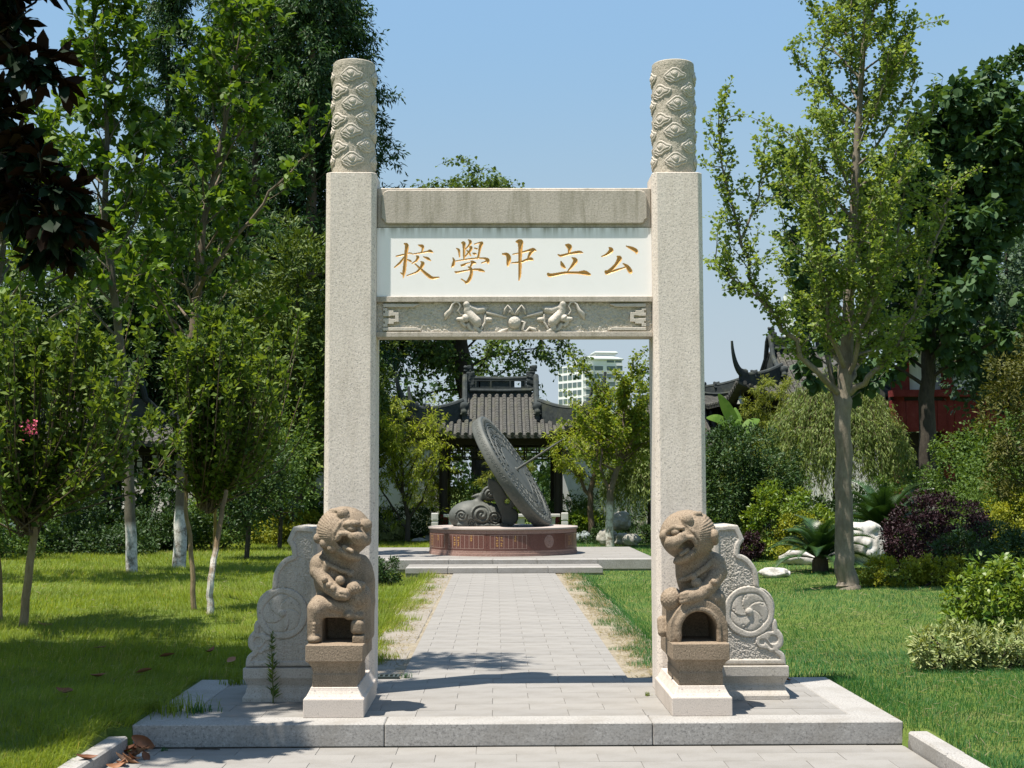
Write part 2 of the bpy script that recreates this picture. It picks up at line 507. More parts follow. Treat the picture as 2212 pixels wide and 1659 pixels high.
# gate platform
pl = tag(Geo().box(-2.44, 2.44, 8.93, 10.94, -0.20, -0.008).obj('gate_platform', M['joint']), kind='structure')
pave(pl, -2.19, 2.19, 9.175, 10.96, 0.0, 0.51, 0.25, M['slab'], h=0.04, off=0.02)
def edge(poly):
    cx = sum(p[0] for p in poly)/len(poly); cy = sum(p[1] for p in poly)/len(poly)
    g = Geo().prism_z([(x-cx, y-cy) for x, y in poly], -0.145, 0.0)
    return g.obj('edge_stone', M['kerb'], pl, bevel=0.006, loc=(cx, cy, 0.001))
e = 0.0022
edge([(-0.86+e, 8.89), (0.86-e, 8.89), (0.86-e, 9.172), (-0.86+e, 9.172)])
for s in (-1, 1):
    q = [(s*(0.86+e), 8.89), (s*2.47, 8.89), (s*2.193, 9.172), (s*(0.86+e), 9.172)]
    edge(q if s > 0 else q[::-1])
    q = [(s*2.472, 8.894), (s*2.472, 9.93-e), (s*2.194, 9.93-e), (s*2.194, 9.176)]
    edge(q if s > 0 else q[::-1])
    q = [(s*2.472, 9.93+e), (s*2.472, 10.96), (s*2.194, 10.96), (s*2.194, 9.93+e)]
    edge(q if s > 0 else q[::-1])

# path behind the gate
pa = tag(Geo().box(-0.905, 0.905, 10.962, 24.34, -0.12, -0.008).obj('path', M['joint']), kind='structure')
pave(pa, -0.90, 0.90, 10.967, 24.33, 0.0, 0.45, 0.25, M['slab'], h=0.04, off=0.10)
def strip(sgn):
    n = 90
    ys = np.linspace(10.965, 24.5, n); r = random.Random(11+sgn)
    xs = [0.907, 1.0, 1.12, 1.25, 1.42]
    V = []; F = []
    for y in ys:
        for k, x in enumerate(xs):
            V.append((sgn*x, y, -0.016 + r.uniform(-.006, .006) - (0.02 if k == 4 else 0)))
    for i in range(n-1):
        for k in range(4):
            q = (i*5+k, i*5+k+1, (i+1)*5+k+1, (i+1)*5+k)
            F.append(q if sgn > 0 else q[::-1])
    me = mesh_np('dirt_strip', V, F, True)
    return tag(link_mesh('dirt_strip', me, M['dirt']), kind='structure')
strip(1); ds = strip(-1)
r_ = random.Random(2)
y = 11.16
while y < 23.6:                                              # concrete lids of the drain on the left
    L = r_.choice([1.1, 1.3, 0.9])
    g = Geo().box(-0.20, 0.19, -L/2+.008, L/2-.008, -0.05, 0)
    o = g.obj('drain_cover', M['concrete'], ds, bevel=0.006)
    o.location = (-1.13+r_.uniform(-.01, .01), y+L/2, -0.011+r_.uniform(-.005, .004)); o.rotation_euler = (r_.uniform(-.006, .006), r_.uniform(-.02, .02), 0)
    y += L
M['iron'] = NT('dark_cast_iron').set((0.045, 0.06, 0.058), 0.6, 0.4, 0.3)
gt = thing('drain_grate', 'small dark iron drain grate at the foot of the path beside the gate', 'drain grate', (-1.12, 11.06, 0.012))
Geo().box(-.2, .2, -.075, -.06, -.02, .004).box(-.2, .2, .06, .075, -.02, .004).box(-.2, -.185, -.06, .06, -.02, .004).box(.185, .2, -.06, .06, -.02, .004).obj('frame', M['iron'], gt)
bar = None
for k in range(9):
    if bar is None:
        bar = Geo().box(-.008, .008, -.06, .06, -.02, .002).obj('bar', M['iron'], gt); bar.location.x = -.16
    else:
        b2 = bar.copy(); COL.objects.link(b2); b2.location.x = -.16+k*.04

# plaza and its step
pz = tag(Geo().box(-2.83, 2.83, 25.52, 30.8, -0.1, 0.172).obj('sundial_plaza', M['joint']), kind='structure')
pave(pz, -2.85, 2.85, 25.86, 30.85, 0.18, 0.80, 0.50, M['slab'], h=0.05)
st = tag(Geo().box(-1.75, 1.75, 24.37, 25.5, -0.1, 0.08).obj('plaza_step', M['joint']), kind='structure')
def risers(root, xs, y0, y1, z, h):
    for a, b in zip(xs[:-1], xs[1:]):
        Geo().box(-(b-a)/2+.003, (b-a)/2-.003, -(y1-y0)/2, (y1-y0)/2, -h, 0).obj('edge_stone', M['kerb'], root, bevel=0.006, loc=((a+b)/2, (y0+y1)/2, z))
risers(st, [-1.75, -1.0, -.12, .78, 1.75], 24.35, 24.72, 0.098, 0.1)
pave(st, -1.75, 1.75, 24.725, 25.495, 0.098, 0.9, 0.385, M['slab'], h=0.04)
risers(pz, [-2.85, -1.95, -1.02, -.2, .62, 1.75, 2.85], 25.5, 25.855, 0.18, 0.18)

# ================================================================ the gate
gate = thing('memorial_gate', 'tall grey granite gateway with cloud-carved pillar tops and a white board of gold characters', 'gate', (0, 10.33, 0))
def octa(w, c):
    return [(-w+c,-w),(w-c,-w),(w,-w+c),(w,w-c),(w-c,w),(-w+c,w),(-w,w-c),(-w,-w+c)]
# one carved cloud: a bossed scroll wrapped on the round pillar head
def cloud_mesh(R, seed):
    r = np.random.default_rng(seed)
    nu, nv = 76, 50
    hw, hh = 0.098, 0.062
    u = np.linspace(-hw, hw, nu); v = np.linspace(-hh, hh, nv)
    U, Vv = np.meshgrid(u, v, indexing='ij')
    poly = [(-.094,-.012),(-.07,-.032),(-.045,-.034),(-.02,-.052),(.012,-.054),(.04,-.036),(.07,-.03),(.09,-.014),(.094,.006),(.075,.016),(.055,.02),(.035,.036),(.01,.05),(-.02,.05),(-.045,.034),(-.065,.018),(-.085,.006)]
    d = poly_sdf(U.astype(np.float32), Vv.astype(np.float32), poly)
    h = 0.0065*np.clip(-d/0.003, 0, 1)
    ring = np.abs(d+0.016)
    h += np.where(d < -0.016, 0.0035*np.clip((-d-0.016)/0.003, 0, 1), 0)
    h -= 0.005*np.exp(-(ring/0.0025)**2)
    cx, cy = -0.004, 0.004
    rr = np.hypot(U-cx, Vv-cy); th = np.arctan2(Vv-cy, U-cx)
    h += np.where(d < -0.016, -0.006*np.exp(-((rr-0.026-0.004*th/3.14)/0.003)**2), 0)
    h += 0.005*np.clip((0.014-rr)/0.003, 0, 1)
    tail = poly_sdf(U.astype(np.float32), Vv.astype(np.float32), [(-.094,-.022),(-.06,-.045),(-.03,-.058),(-.005,-.06),(-.03,-.05),(-.06,-.032)])
    h = np.maximum(h, 0.0065*np.clip(-tail/0.003, 0, 1))
    rad = R + h
    inside = h > 0.0006
    X = rad*np.sin(U/R); Y = -rad*np.cos(U/R)
    V = np.stack([X, Y, Vv], -1).reshape(-1, 3)
    id_ = np.arange(nu*nv).reshape(nu, nv)
    F = np.stack([id_[:-1,:-1], id_[1:,:-1], id_[1:,1:], id_[:-1,1:]], -1).reshape(-1, 4)
    keep = inside.reshape(-1)[F].any(1)
    F = F[keep]
    used, inv = np.unique(F, return_inverse=True)
    return mesh_np('cloud', V[used], inv.reshape(F.shape), True)
RC = 0.165
cl_me = cloud_mesh(RC, 1); cl_me.materials.append(M['carved'])
for sgn in (-1, 1):
    sh = Geo().prism_z(octa(0.1895, 0.034), 0.0, 3.878)
    p = sh.obj('pillar', M['pillar'], gate, bevel=0.004, loc=(sgn*1.230, 0, 0))
    prof = [(RC, 3.878), (RC, 4.722), (RC-.012, 4.747), (RC-.035, 4.762), (0, 4.767)]
    # a finely pecked drum with a slightly uneven face
    n = 96; zs = np.concatenate([np.linspace(3.878, 4.722, 60)])
    A, Zz = np.meshgrid(np.arange(n)*2*math.pi/n, zs, indexing='ij')
    rr = RC-0.002 + 0.0016*rng.normal(size=A.shape)
    V = np.stack([rr*np.cos(A), rr*np.sin(A), Zz], -1)
    g = Geo()
    idg = np.arange(n*len(zs)).reshape(n, len(zs))
    g.add(V.reshape(-1, 3), [(idg[i, j], idg[(i+1) % n, j], idg[(i+1) % n, j+1], idg[i, j+1]) for i in range(n) for j in range(len(zs)-1)])
    g.lathe([(RC-.002, 4.722), (RC-.004, 4.757), (RC-.012, 4.765), (0, 4.768)], 96)
    ct = g.obj('column_top', M['rough'], gate, smooth='auto', loc=(sgn*1.230, 0, 0))
    row = 0
    for k in range(7):
        z = 4.645 - k*0.1095
        off = 0 if k % 2 == 0 else 45
        for q in range(4):
            o = bpy.data.objects.new('cloud', cl_me); COL.objects.link(o); o.parent = ct
            o.location = (0, 0, z + rng.normal()*0.004 - (0.012 if k % 2 and q in (1, 3) else 0))
            o.rotation_euler = (0, 0, math.radians(q*90+off+rng.normal()*2))
            sx = 1.0
            o.scale = (1.0, 1.0, 1.08)

XI = 1.0405       # inner face of the pillars
# upper beam: block with a raised face panel whose lower corners are notched
tb = Geo().box(-XI+.001, XI-.001, -0.098, 0.098, 3.471, 3.778).obj('top_beam', M['beam'], gate, bevel=0.008)
def notched(x, z0, z1, c):
    return [(-x+c, z0), (x-c, z0), (x-c*.55, z0+c*.12), (x-c*.4, z0+c*.55), (x-c*.1, z0+c*.7), (x, z0+c), (x, z1-c), (x-c*.35, z1-c*.3), (x-c, z1), (-x+c, z1),
            (-x+c*.35, z1-c*.3), (-x, z1-c), (-x, z0+c), (-x+c*.1, z0+c*.7), (-x+c*.4, z0+c*.55), (-x+c*.55, z0+c*.12)]
Geo().prism(notched(1.006, 3.500, 3.758, 0.05), -0.123, -0.0975).obj('face_panel', M['beam'], tb, bevel=0.006)

# white board with carved, gilded characters
M['marble'] = granite('white_painted_board', (0.80, 0.80, 0.78), (0.70, 0.70, 0.68), (0.84, 0.84, 0.82), 60, 0.3, (0.42, 0.38, 0.28), 0.0, rough=0.5, bump=0.03)
def board_material():
    t = NT('white_board_rain_stained')
    sep = t.n("ShaderNodeSeparateXYZ", i0=t.coord())
    v = t.map((26, 26, 2.2))
    st = t.noise(1.0, 5, 0.6, v)
    top = t.n("ShaderNodeMapRange", i0=sep.outputs[2], i1=3.36, i2=3.471, i3=0.0, i4=1.0).outputs[0]
    f = t.math('MULTIPLY', t.ramp(st, [(0.38, 0.0), (0.7, 1.0)]), t.math('MULTIPLY', top, top))
    col = t.mix(f, (0.86, 0.835, 0.805), (0.25, 0.23, 0.15))
    col = t.mix(t.ramp(t.noise(7, 5, 0.6), [(0.5, 0.0), (0.8, 0.10)]), col, (0.6, 0.58, 0.52))
    return t.set(col, 0.45, 0.4)
M['board'] = board_material()
tg = NT('gilt_paint'); M['gilt'] = tg.set(tg.ramp(tg.noise(60, 3, .6), [(0.3, (0.52, 0.27, 0.075)), (0.7, (0.72, 0.42, 0.13))]), 0.45, 0.5, 0.15)
A_ = (1180, 700, 5.821); B_ = (1480, 700, 4.608)
CH = [
 (A_, [[(50,400,8),(130,385,14),(215,362,10),(280,347,10),(320,352,4)],
  [(195,180,10),(235,215,30),(222,350,26),(205,520,26),(190,660,26),(175,770,6)], [(130,690,4),(170,720,14),(180,735,10)],
  [(190,420,12),(110,520,16),(20,595,3)], [(240,455,6),(290,480,14),(315,500,5)],
  [(440,205,6),(500,225,26),(515,260,18),(498,325,10)], [(345,362,8),(480,342,12),(600,318,14),(640,310,24),(690,335,8)],
  [(405,400,10),(430,420,22),(400,480,16),(330,525,5)], [(530,410,6),(600,440,20),(650,475,8)],
  [(485,495,8),(515,530,28),(475,610,22),(400,680,14),(240,740,3)], [(380,535,6),(440,590,14),(500,645,18),(600,730,26),(680,780,24),(795,770,4)]]),
 (A_, [[(1105,265,5),(1145,300,18),(1160,415,10)], [(1195,165,10),(1230,175,28),(1235,250,22),(1235,440,14)],
  [(1315,115,8),(1345,150,24),(1330,200,16),(1265,275,6)], [(1330,240,6),(1360,250,22),(1330,320,18),(1245,415,6)],
  [(1285,300,8),(1325,345,14),(1350,390,8)], [(1415,190,4),(1500,165,12),(1540,170,26)], [(1545,180,24),(1520,230,24),(1500,330,16),(1480,430,16)],
  [(1415,258,6),(1460,272,12)], [(1390,345,8),(1420,360,18),(1450,365,6)], [(1040,430,5),(1060,480,18),(1045,550,24),(1020,590,6)],
  [(1090,485,6),(1230,462,10),(1400,440,12),(1500,435,10),(1600,440,16),(1645,470,30),(1655,520,14)], [(1640,485,14),(1540,520,3)],
  [(1185,555,10),(1210,560,22),(1270,530,12),(1330,515,4)], [(1360,490,10),(1390,510,28),(1440,520,6)], [(1385,515,20),(1345,590,12)],
  [(1310,590,6),(1350,615,22),(1365,700,24),(1330,800,26),(1280,860,20),(1250,840,10),(1190,800,3)],
  [(1075,670,6),(1120,680,16),(1300,645,12),(1450,630,16),(1530,645,24),(1590,665,6)]]),
 (B_, [[(130,285,10),(190,295,22),(215,350,30),(205,420,20),(200,455,5)], [(270,290,3),(390,265,10),(480,240,14),(550,225,20),(585,238,10)],
  [(555,240,16),(510,280,18),(475,360,10)], [(250,410,3),(380,398,14),(450,370,14),(520,355,20),(545,368,8)],
  [(320,115,10),(370,120,36),(375,170,30),(370,300,24),(370,450,20),(365,580,16),(355,650,3)]]),
 (B_, [[(1000,160,8),(1045,180,32),(1055,215,24),(1040,280,10)], [(895,295,6),(940,310,16),(1040,285,14),(1180,260,18),(1235,268,6)],
  [(935,390,6),(955,440,22),(990,480,12)], [(1090,335,6),(1135,375,28),(1100,440,20),(1030,525,5)],
  [(760,565,18),(800,580,22),(1000,545,16),(1180,545,18),(1260,545,30),(1330,570,16)]]),
 (B_, [[(1600,195,6),(1630,235,28),(1570,290,16),(1500,320,4)], [(1840,178,3),(1920,210,22),(1975,245,22),(1980,280,6)],
  [(1715,320,8),(1745,350,30),(1690,440,20),(1620,510,24),(1575,545,26),(1560,530,20)], [(1575,555,18),(1700,510,14),(1830,470,8)],
  [(1795,418,5),(1850,460,22),(1890,520,28),(1905,550,10)]])]
YB = -0.102                                     # board face, relative to the gate's middle plane
hx = 0.003
bx = np.arange(-XI+.001, XI-.0005, hx); bz = np.arange(2.945, 3.4705, hx)
BX, BZ = np.meshgrid(bx, bz, indexing='ij')
dep = np.zeros(BX.shape); own = -np.ones(BX.shape, int)
k_m = (10.33+YB)/2950.0
for ci, ((x0, y0, s), strokes) in enumerate(CH):
    for stv in strokes:
        P = []
        for (x, y_, hw) in stv:
            w3 = W((x0+x/s)/1.3888, (y0+y_/s)/1.3888, 10.33+YB)
            P.append((w3[0], w3[2], max(0.0035, hw*1.05/s/1.3888*k_m)))
        P = np.array(P)
        # Catmull-Rom smoothing of the brush path
        Q = []
        E = np.concatenate([[2*P[0]-P[1]], P, [2*P[-1]-P[-2]]])
        for i in range(1, len(E)-2):
            for t in np.linspace(0, 1, 6, endpoint=False):
                a, b, c, d = E[i-1], E[i], E[i+1], E[i+2]
                Q.append(0.5*((2*b)+(c-a)*t+(2*a-5*b+4*c-d)*t*t+(3*b-a-3*c+d)*t**3))
        Q.append(P[-1]); Q = np.array(Q); Q[:, 2] = np.maximum(Q[:, 2], 0.003)
        lo, hi = Q[:, :2].min(0)-0.03, Q[:, :2].max(0)+0.03
        ia = slice(np.searchsorted(bx, lo[0]), np.searchsorted(bx, hi[0])); ja = slice(np.searchsorted(bz, lo[1]), np.searchsorted(bz, hi[1]))
        sx_, sz_ = BX[ia, ja], BZ[ia, ja]
        d = np.full(sx_.shape, 1e9)
        for i in range(len(Q)-1):
            d = np.minimum(d, sd_cap(sx_, 0*sx_, sz_, (Q[i,0],0,Q[i,1]), (Q[i+1,0],0,Q[i+1,1]), Q[i,2], Q[i+1,2]))
        dd = np.clip(-d, 0, 0.013)*1.0
        m = (d < 0)
        sub = dep[ia, ja]; so = own[ia, ja]
        so[m] = ci
        dep[ia, ja] = np.maximum(sub, dd)
V = np.stack([BX, YB+dep, BZ], -1).reshape(-1, 3)
idb = np.arange(BX.size).reshape(BX.shape)
F = np.stack([idb[:-1,:-1], idb[1:,:-1], idb[1:,1:], idb[:-1,1:]], -1).reshape(-1, 4)
fo = own.reshape(-1)[F].max(1)
def subset(name, F, mat, parent, extra=None):
    used, inv = np.unique(F, return_inverse=True)
    me = mesh_np(name, V[used], inv.reshape(F.shape))
    return link_mesh(name, me, mat, parent)
nb = subset('name_board', F[fo < 0], M['board'], gate)
for ci in range(5):
    subset('character', F[fo == ci], M['gilt'], nb)
Geo().box(-XI+.001, XI-.001, YB+0.016, 0.098, 2.9455, 3.4705).obj('board_back', M['board'], nb)

# lower beam: frame, pecked ground, fret corners, two relief lions on ribbons and a ball
rb = Geo().box(-XI+.001, XI-.001, -0.078, 0.085, 2.638, 2.9445).obj('relief_beam', M['beam'], gate, bevel=0.004)
Geo().box(-XI+.001, XI-.001, -0.120, -0.078, 2.903, 2.9445).obj('border', M['beam'], rb, bevel=0.003)
Geo().box(-XI+.001, XI-.001, -0.120, -0.078, 2.638, 2.676).obj('border', M['beam'], rb, bevel=0.003)
gx_ = np.arange(-XI+.001, XI, 0.006); gz_ = np.arange(2.674, 2.9055, 0.006)
PX, PZ = np.meshgrid(gx_, gz_, indexing='ij')
rr = np.random.default_rng(4)
hgt = rr.normal(size=PX.shape)
hgt = 0.5*hgt + 0.25*(np.roll(hgt, 1, 0)+np.roll(hgt, 1, 1))
Vp = np.stack([PX, -0.084-np.clip(hgt, -1, 1.6)*0.0055, PZ], -1).reshape(-1, 3)
ip = np.arange(PX.size).reshape(PX.shape)
tag(link_mesh('pecked_ground', mesh_np('pecked_ground', Vp, np.stack([ip[:-1,:-1], ip[1:,:-1], ip[1:,1:], ip[:-1,1:]], -1).reshape(-1, 4), True), M['pecked'], rb))
def rxz(zx, zy):           # relief drawing units -> beam x, z
    return ((zx-2184)*0.000478, 2.9445-(zy-45)*0.000488)
def relief_poly(name, pts, y0, y1, flip):
    P = [rxz(*p) for p in pts]
    if flip: P = [(-x, z) for x, z in P][::-1]
    return Geo().prism(P, y0, y1).obj(name, M['carved'], rb, bevel=0.0025)
for fl in (False, True):
    relief_poly('fret_ornament', [(112,155),(690,160),(590,205),(112,208)], -0.112, -0.082, fl)
    relief_poly('fret_ornament', [(112,525),(640,522),(720,572),(112,575)], -0.112, -0.082, fl)
    relief_poly('fret_ornament', [(112,222),(180,222),(180,262),(275,262),(275,292),(358,292),(358,438),(282,438),(282,468),(180,468),(180,512),(112,512),(112,465),(140,465),(140,430),(112,430),(112,385),(230,385),(230,392),(300,392),(300,340),(230,340),(230,348),(112,348),(112,300),(140,300),(140,262),(112,262)], -0.110, -0.082, fl)
def relief_lion(fl):
    def c(zx, zy, y): 
        x, z = rxz(zx, zy); return (-x if fl else x, y, z)
    k = 0.00046
    def f(X, Y, Z):
        ch = lambda pts: sd_chain(X, Y, Z, [c(p[0], p[1], p[3]) for p in pts], [p[2]*k for p in pts])
        d = ch([(1440,270,70,-.09),(1500,350,78,-.095),(1580,430,82,-.098),(1600,470,60,-.095)])
        d = smin(d, ch([(1425,165,62,-.10),(1440,215,50,-.10)]), .02)
        d = smin(d, ch([(1480,205,34,-.10),(1600,255,62,-.085),(1690,240,60,-.085),(1740,215,30,-.085)]), .012)
        d = smin(d, ch([(1400,385,66,-.105),(1380,400,50,-.105),(1290,392,28,-.1)]), .008)
        d = smin(d, ch([(1360,410,30,-.102),(1350,450,28,-.102),(1390,485,30,-.10),(1400,500,22,-.10)]), .006)
        d = smin(d, ch([(1600,440,50,-.098),(1560,520,36,-.098),(1615,570,34,-.098),(1660,585,26,-.098)]), .008)
        d = smin(d, ch([(1450,480,36,-.09),(1490,550,34,-.09),(1570,580,20,-.09)]), .006)
        d = smin(d, ch([(1720,330,22,-.095),(1715,450,20,-.1),(1660,540,20,-.1)]), .004)
        d = smin(d, ch([(1760,400,40,-.095),(1800,400,34,-.095)]), .006)
        d = d + 0.0022*np.sin(X*620+Z*260)*np.sin(Z*560-X*120)
        return d
    xa, xb = sorted((c(1230, 0, 0)[0], c(1860, 0, 0)[0]))
    return sdf_obj('relief_lion', f, (xa, -.15, 2.666), (xb, -.07, 2.93), 0.0038, M['carved'], rb)
relief_lion(False); relief_lion(True)
def ribbon(pts, fl, w=1.0):
    P = [(rxz(p[0], p[1])[0]*(-1 if fl else 1), p[3], rxz(p[0], p[1])[1]) for p in pts]
    return Geo().tube(P, [p[2]*0.00046 for p in pts], 8, flat=(1.0, 1.0)).obj('ribbon', M['carved'], rb, smooth=True)
for fl in (False, True):
    ribbon([(1490,330,10,-.09),(1330,320,16,-.10),(1290,260,18,-.105),(1330,190,16,-.108),(1300,140,18,-.11),(1250,125,18,-.11),(1205,165,20,-.11),(1175,250,34,-.105),(1110,320,46,-.098),(1085,400,14,-.09)], fl)
    ribbon([(1195,220,14,-.112),(1120,290,20,-.108),(1060,320,6,-.09)], fl)
    ribbon([(1740,285,38,-.09),(1900,325,26,-.092),(2060,365,12,-.095)], fl)
    ribbon([(2184,330,14,-.105),(2120,240,18,-.11),(2075,180,16,-.11),(2035,240,18,-.11),(2010,320,14,-.10)], fl)
    ribbon([(2160,330,10,-.1),(2110,270,14,-.11),(2080,300,12,-.10)], fl)
ribbon([(2080,540,10,-.09),(1990,580,36,-.09),(1880,612,8,-.088)], False)
ribbon([(2290,430,16,-.1),(2340,440,26,-.1),(2300,560,22,-.1),(2360,590,24,-.1),(2420,530,24,-.1),(2490,560,40,-.095),(2550,612,8,-.09)], False)
cx_, cz_ = rxz(2184, 440)
def ball(X, Y, Z):
    d = sd_ell(X, Y, Z, (cx_, -.085, cz_), (.051, .04, .051))
    return d + 0.0016*(np.cos((X-cx_)*190)*np.cos((Z-cz_)*230) > 0.55)
sdf_obj('relief_ball', ball, (cx_-.06, -.135, cz_-.06), (cx_+.06, -.07, cz_+.06), 0.0035, M['carved'], rb)
# ================================================================ guardian lions
S_ = 0.000609
def on_ell(c, r, x, z, push=0.0):
    q = 1-((x-c[0])/r[0])**2-((z-c[2])/r[2])**2
    return c[1]-r[1]*math.sqrt(max(0.02, q))-push

def lion_left(X, Y, Z):
    px = lambda a: (a-385)*S_
    pz = lambda b: (1600-b)*S_
    P = lambda a, b, y: (px(a), y, pz(b))
    # seat block with an arched hollow under the belly
    d = sd_box(X, Y, Z, (0.015, 0.03, 0.135), (0.205, 0.20, 0.165), 0.06)
    d = smin(d, sd_ell(X, Y, Z, P(330, 850, 0.02), (0.150, 0.145, 0.215), -0.18), 0.05)
    d = smin(d, sd_ell(X, Y, Z, P(600, 1010, 0.09), (0.10, 0.12, 0.22)), 0.05)
    d = smin(d, sd_cap(X, Y, Z, P(400, 700, 0.0), P(420, 560, -0.04), 0.10, 0.11), 0.04)
    # thigh, shin and paw of the raised side
    d = smin(d, sd_ell(X, Y, Z, P(170, 1235, -0.10), (0.068, 0.12, 0.085)), 0.03)
    d = smin(d, sd_cap(X, Y, Z, P(140, 1230, -0.16), P(118, 1540, -0.165), 0.056, 0.040), 0.02)
    d = smin(d, sd_ell(X, Y, Z, P(135, 1560, -0.185), (0.047, 0.065, 0.032)), 0.012)
    d = smin(d, sd_cap(X, Y, Z, P(190, 1175, -0.15), P(540, 1235, -0.15), 0.042, 0.05), 0.02)
    for i in range(4):
        d = smin(d, sd_sph(X, Y, Z, P(140, 1395+i*36, -0.212), 0.013), 0.006)
    # hollow
    hole = np.maximum(np.abs(X-px(390))-0.105, Z-0.165)
    hole = smax(hole, np.sqrt((X-px(390))**2+(Z-0.07)**2)-0.135, 0.02)
    hole = np.maximum(hole, Y-0.13)
    hole = np.maximum(hole, -Z-0.01)
    d = smax(d, -hole, 0.012)
    # right foot on an embroidered ball
    d = smin(d, sd_ell(X, Y, Z, P(520, 1295, -0.17), (0.040, 0.06, 0.036)), 0.012)
    d = smin(d, sd_cap(X, Y, Z, P(560, 1310, -0.17), P(635, 1310, -0.17), 0.030, 0.028), 0.008)
    d = smin(d, sd_box(X, Y, Z, P(612, 1430, -0.16), (0.046, 0.055, 0.046), 0.026), 0.008)
    d = smin(d, sd_box(X, Y, Z, P(625, 1565, -0.15), (0.042, 0.06, 0.030), 0.012), 0.006)
    # cub climbing on the lap
    d = smin(d, sd_ell(X, Y, Z, P(610, 1110, -0.12), (0.088, 0.095, 0.098)), 0.02)
    d = smin(d, sd_ell(X, Y, Z, P(580, 1000, -0.17), (0.060, 0.065, 0.050), 0.25), 0.012)
    d = smin(d, sd_cap(X, Y, Z, P(560, 950, -0.18), P(670, 965, -0.19), 0.026, 0.020), 0.008)
    d = smin(d, sd_sph(X, Y, Z, P(640, 1000, -0.205), 0.018), 0.006)
    cub = sd_ell(X, Y, Z, P(600, 1090, -0.17), (0.07, 0.09, 0.07))
    d = d + np.where(cub < 0.01, 0.0028*np.sin(900*np.sqrt((X-px(470))**2+(Z-pz(1000))**2)), 0)
    # arm reaching down across the chest
    d = smin(d, sd_ell(X, Y, Z, P(165, 770, -0.03), (0.075, 0.10, 0.085)), 0.03)
    d = smin(d, sd_chain(X, Y, Z, [P(150, 830, -0.08), P(290, 985, -0.155), P(400, 1060, -0.19), P(470, 1070, -0.205)], [0.058, 0.050, 0.046, 0.042]), 0.006)
    for i, (a, b) in enumerate(((245, 905), (300, 965), (350, 1000))):
        d = smin(d, sd_sph(X, Y, Z, P(a, b, -0.195-i*0.012), 0.022), 0.006)
    for b in (1050, 1090):
        d = smin(d, sd_cap(X, Y, Z, P(440, b-10, -0.235), P(490, b, -0.235), 0.015), 0.004)
    # collar, bell
    d = smin(d, sd_chain(X, Y, Z, [P(175, 690, -0.10), P(330, 770, -0.145), P(440, 820, -0.15), P(540, 830, -0.12)], [0.016]*4), 0.005)
    d = smin(d, sd_sph(X, Y, Z, P(415, 918, -0.165), 0.034), 0.004)
    d = smin(d, sd_sph(X, Y, Z, P(520, 850, -0.14), 0.024), 0.006)
    d = smin(d, sd_cap(X, Y, Z, P(260, 750, -0.13), P(220, 860, -0.13), 0.025, 0.012), 0.01)
    # head
    c, r = P(438, 385, -0.065), (0.186, 0.175, 0.172)
    h = sd_ell(X, Y, Z, c, r)
    F = lambda a, b, push=0.0: P(a, b, on_ell(c, r, px(a), pz(b), push))
    h = smin(h, sd_ell(X, Y, Z, F(600, 440, -0.005), (0.085, 0.080, 0.056), -0.5), 0.02)     # muzzle
    h = smin(h, sd_ell(X, Y, Z, F(500, 625, -0.005), (0.095, 0.085, 0.040), -0.45), 0.015)   # lower jaw
    mouth = sd_chain(X, Y, Z, [P(425, 470, -0.205), P(490, 520, -0.255), P(575, 565, -0.285)], [0.040, 0.046, 0.030])
    h = smax(h, -mouth, 0.006)
    h = smin(h, sd_cap(X, Y, Z, P(470, 545, -0.215), P(560, 590, -0.255), 0.016, 0.014), 0.004)
    h = smin(h, sd_chain(X, Y, Z, [F(395, 455, .004), F(430, 400, .006), F(510, 400, .012)], [0.014, 0.016, 0.016]), 0.006)  # cheek welt
    h = smin(h, sd_ell(X, Y, Z, F(620, 430, 0.060), (0.044, 0.040, 0.036), -0.4), 0.004)     # nose
    h = smax(h, -sd_ell(X, Y, Z, F(560, 352, 0.020), (0.060, 0.040, 0.022), -0.35), 0.005)    # socket
    h = smin(h, sd_ell(X, Y, Z, F(540, 345, -0.004), (0.034, 0.034, 0.026), -0.3), 0.003)     # eye
    h = smin(h, sd_ell(X, Y, Z, F(545, 290, 0.006), (0.062, 0.036, 0.026), 0.10), 0.008)     # brow
    h = smin(h, sd_ell(X, Y, Z, F(690, 310, 0.006), (0.045, 0.040, 0.045), -0.9), 0.010)
    h = smax(h, -sd_cap(X, Y, Z, F(640, 330, 0.014), F(655, 385, 0.03), 0.018, 0.014), 0.006)
    h = smin(h, sd_ell(X, Y, Z, F(700, 470, 0.0), (0.032, 0.045, 0.045)), 0.010)
    # mane: a welted edge and combed strands behind it
    edge = sd_chain(X, Y, Z, [F(500, 205), F(420, 285), F(360, 380), F(350, 470), F(400, 560), F(470, 650)], [0.012]*6)
    ex = px(440)-0.35*(Z-pz(300)) - 0.02
    back = np.clip((ex-X)/0.03, 0, 1)
    ang = np.arctan2(Z-pz(430), X-px(470))
    h = h - back*0.004 + back*0.0018*np.sin(ang*60)
    h = smin(h, edge, 0.006)
    h = smin(h, np.abs(sd_sph(X, Y, Z, F(440, 180, -0.005), 0.034))-0.010, 0.003)            # curled ear
    h = smin(h, sd_sph(X, Y, Z, F(445, 180, 0.0), 0.016), 0.003)
    h = smin(h, sd_cap(X, Y, Z, F(290, 150, -0.0), F(390, 155, 0.004), 0.014, 0.020), 0.004)
    h = smax(h, -sd_cap(X, Y, Z, F(300, 168, 0.012), F(385, 172, 0.014), 0.008), 0.004)
    for a, b, q in ((165, 455, 0.038), (235, 510, 0.034), (320, 560, 0.034), (405, 615, 0.034), (470, 665, 0.028)):
        h = smin(h, sd_sph(X, Y, Z, F(a, b, -0.010), q), 0.004)
    d = smin(d, h, 0.025)
    return d + 0.0009*vnoise(X, Y, Z, 260, 3) + 0.0014*vnoise(X, Y, Z, 70, 5)

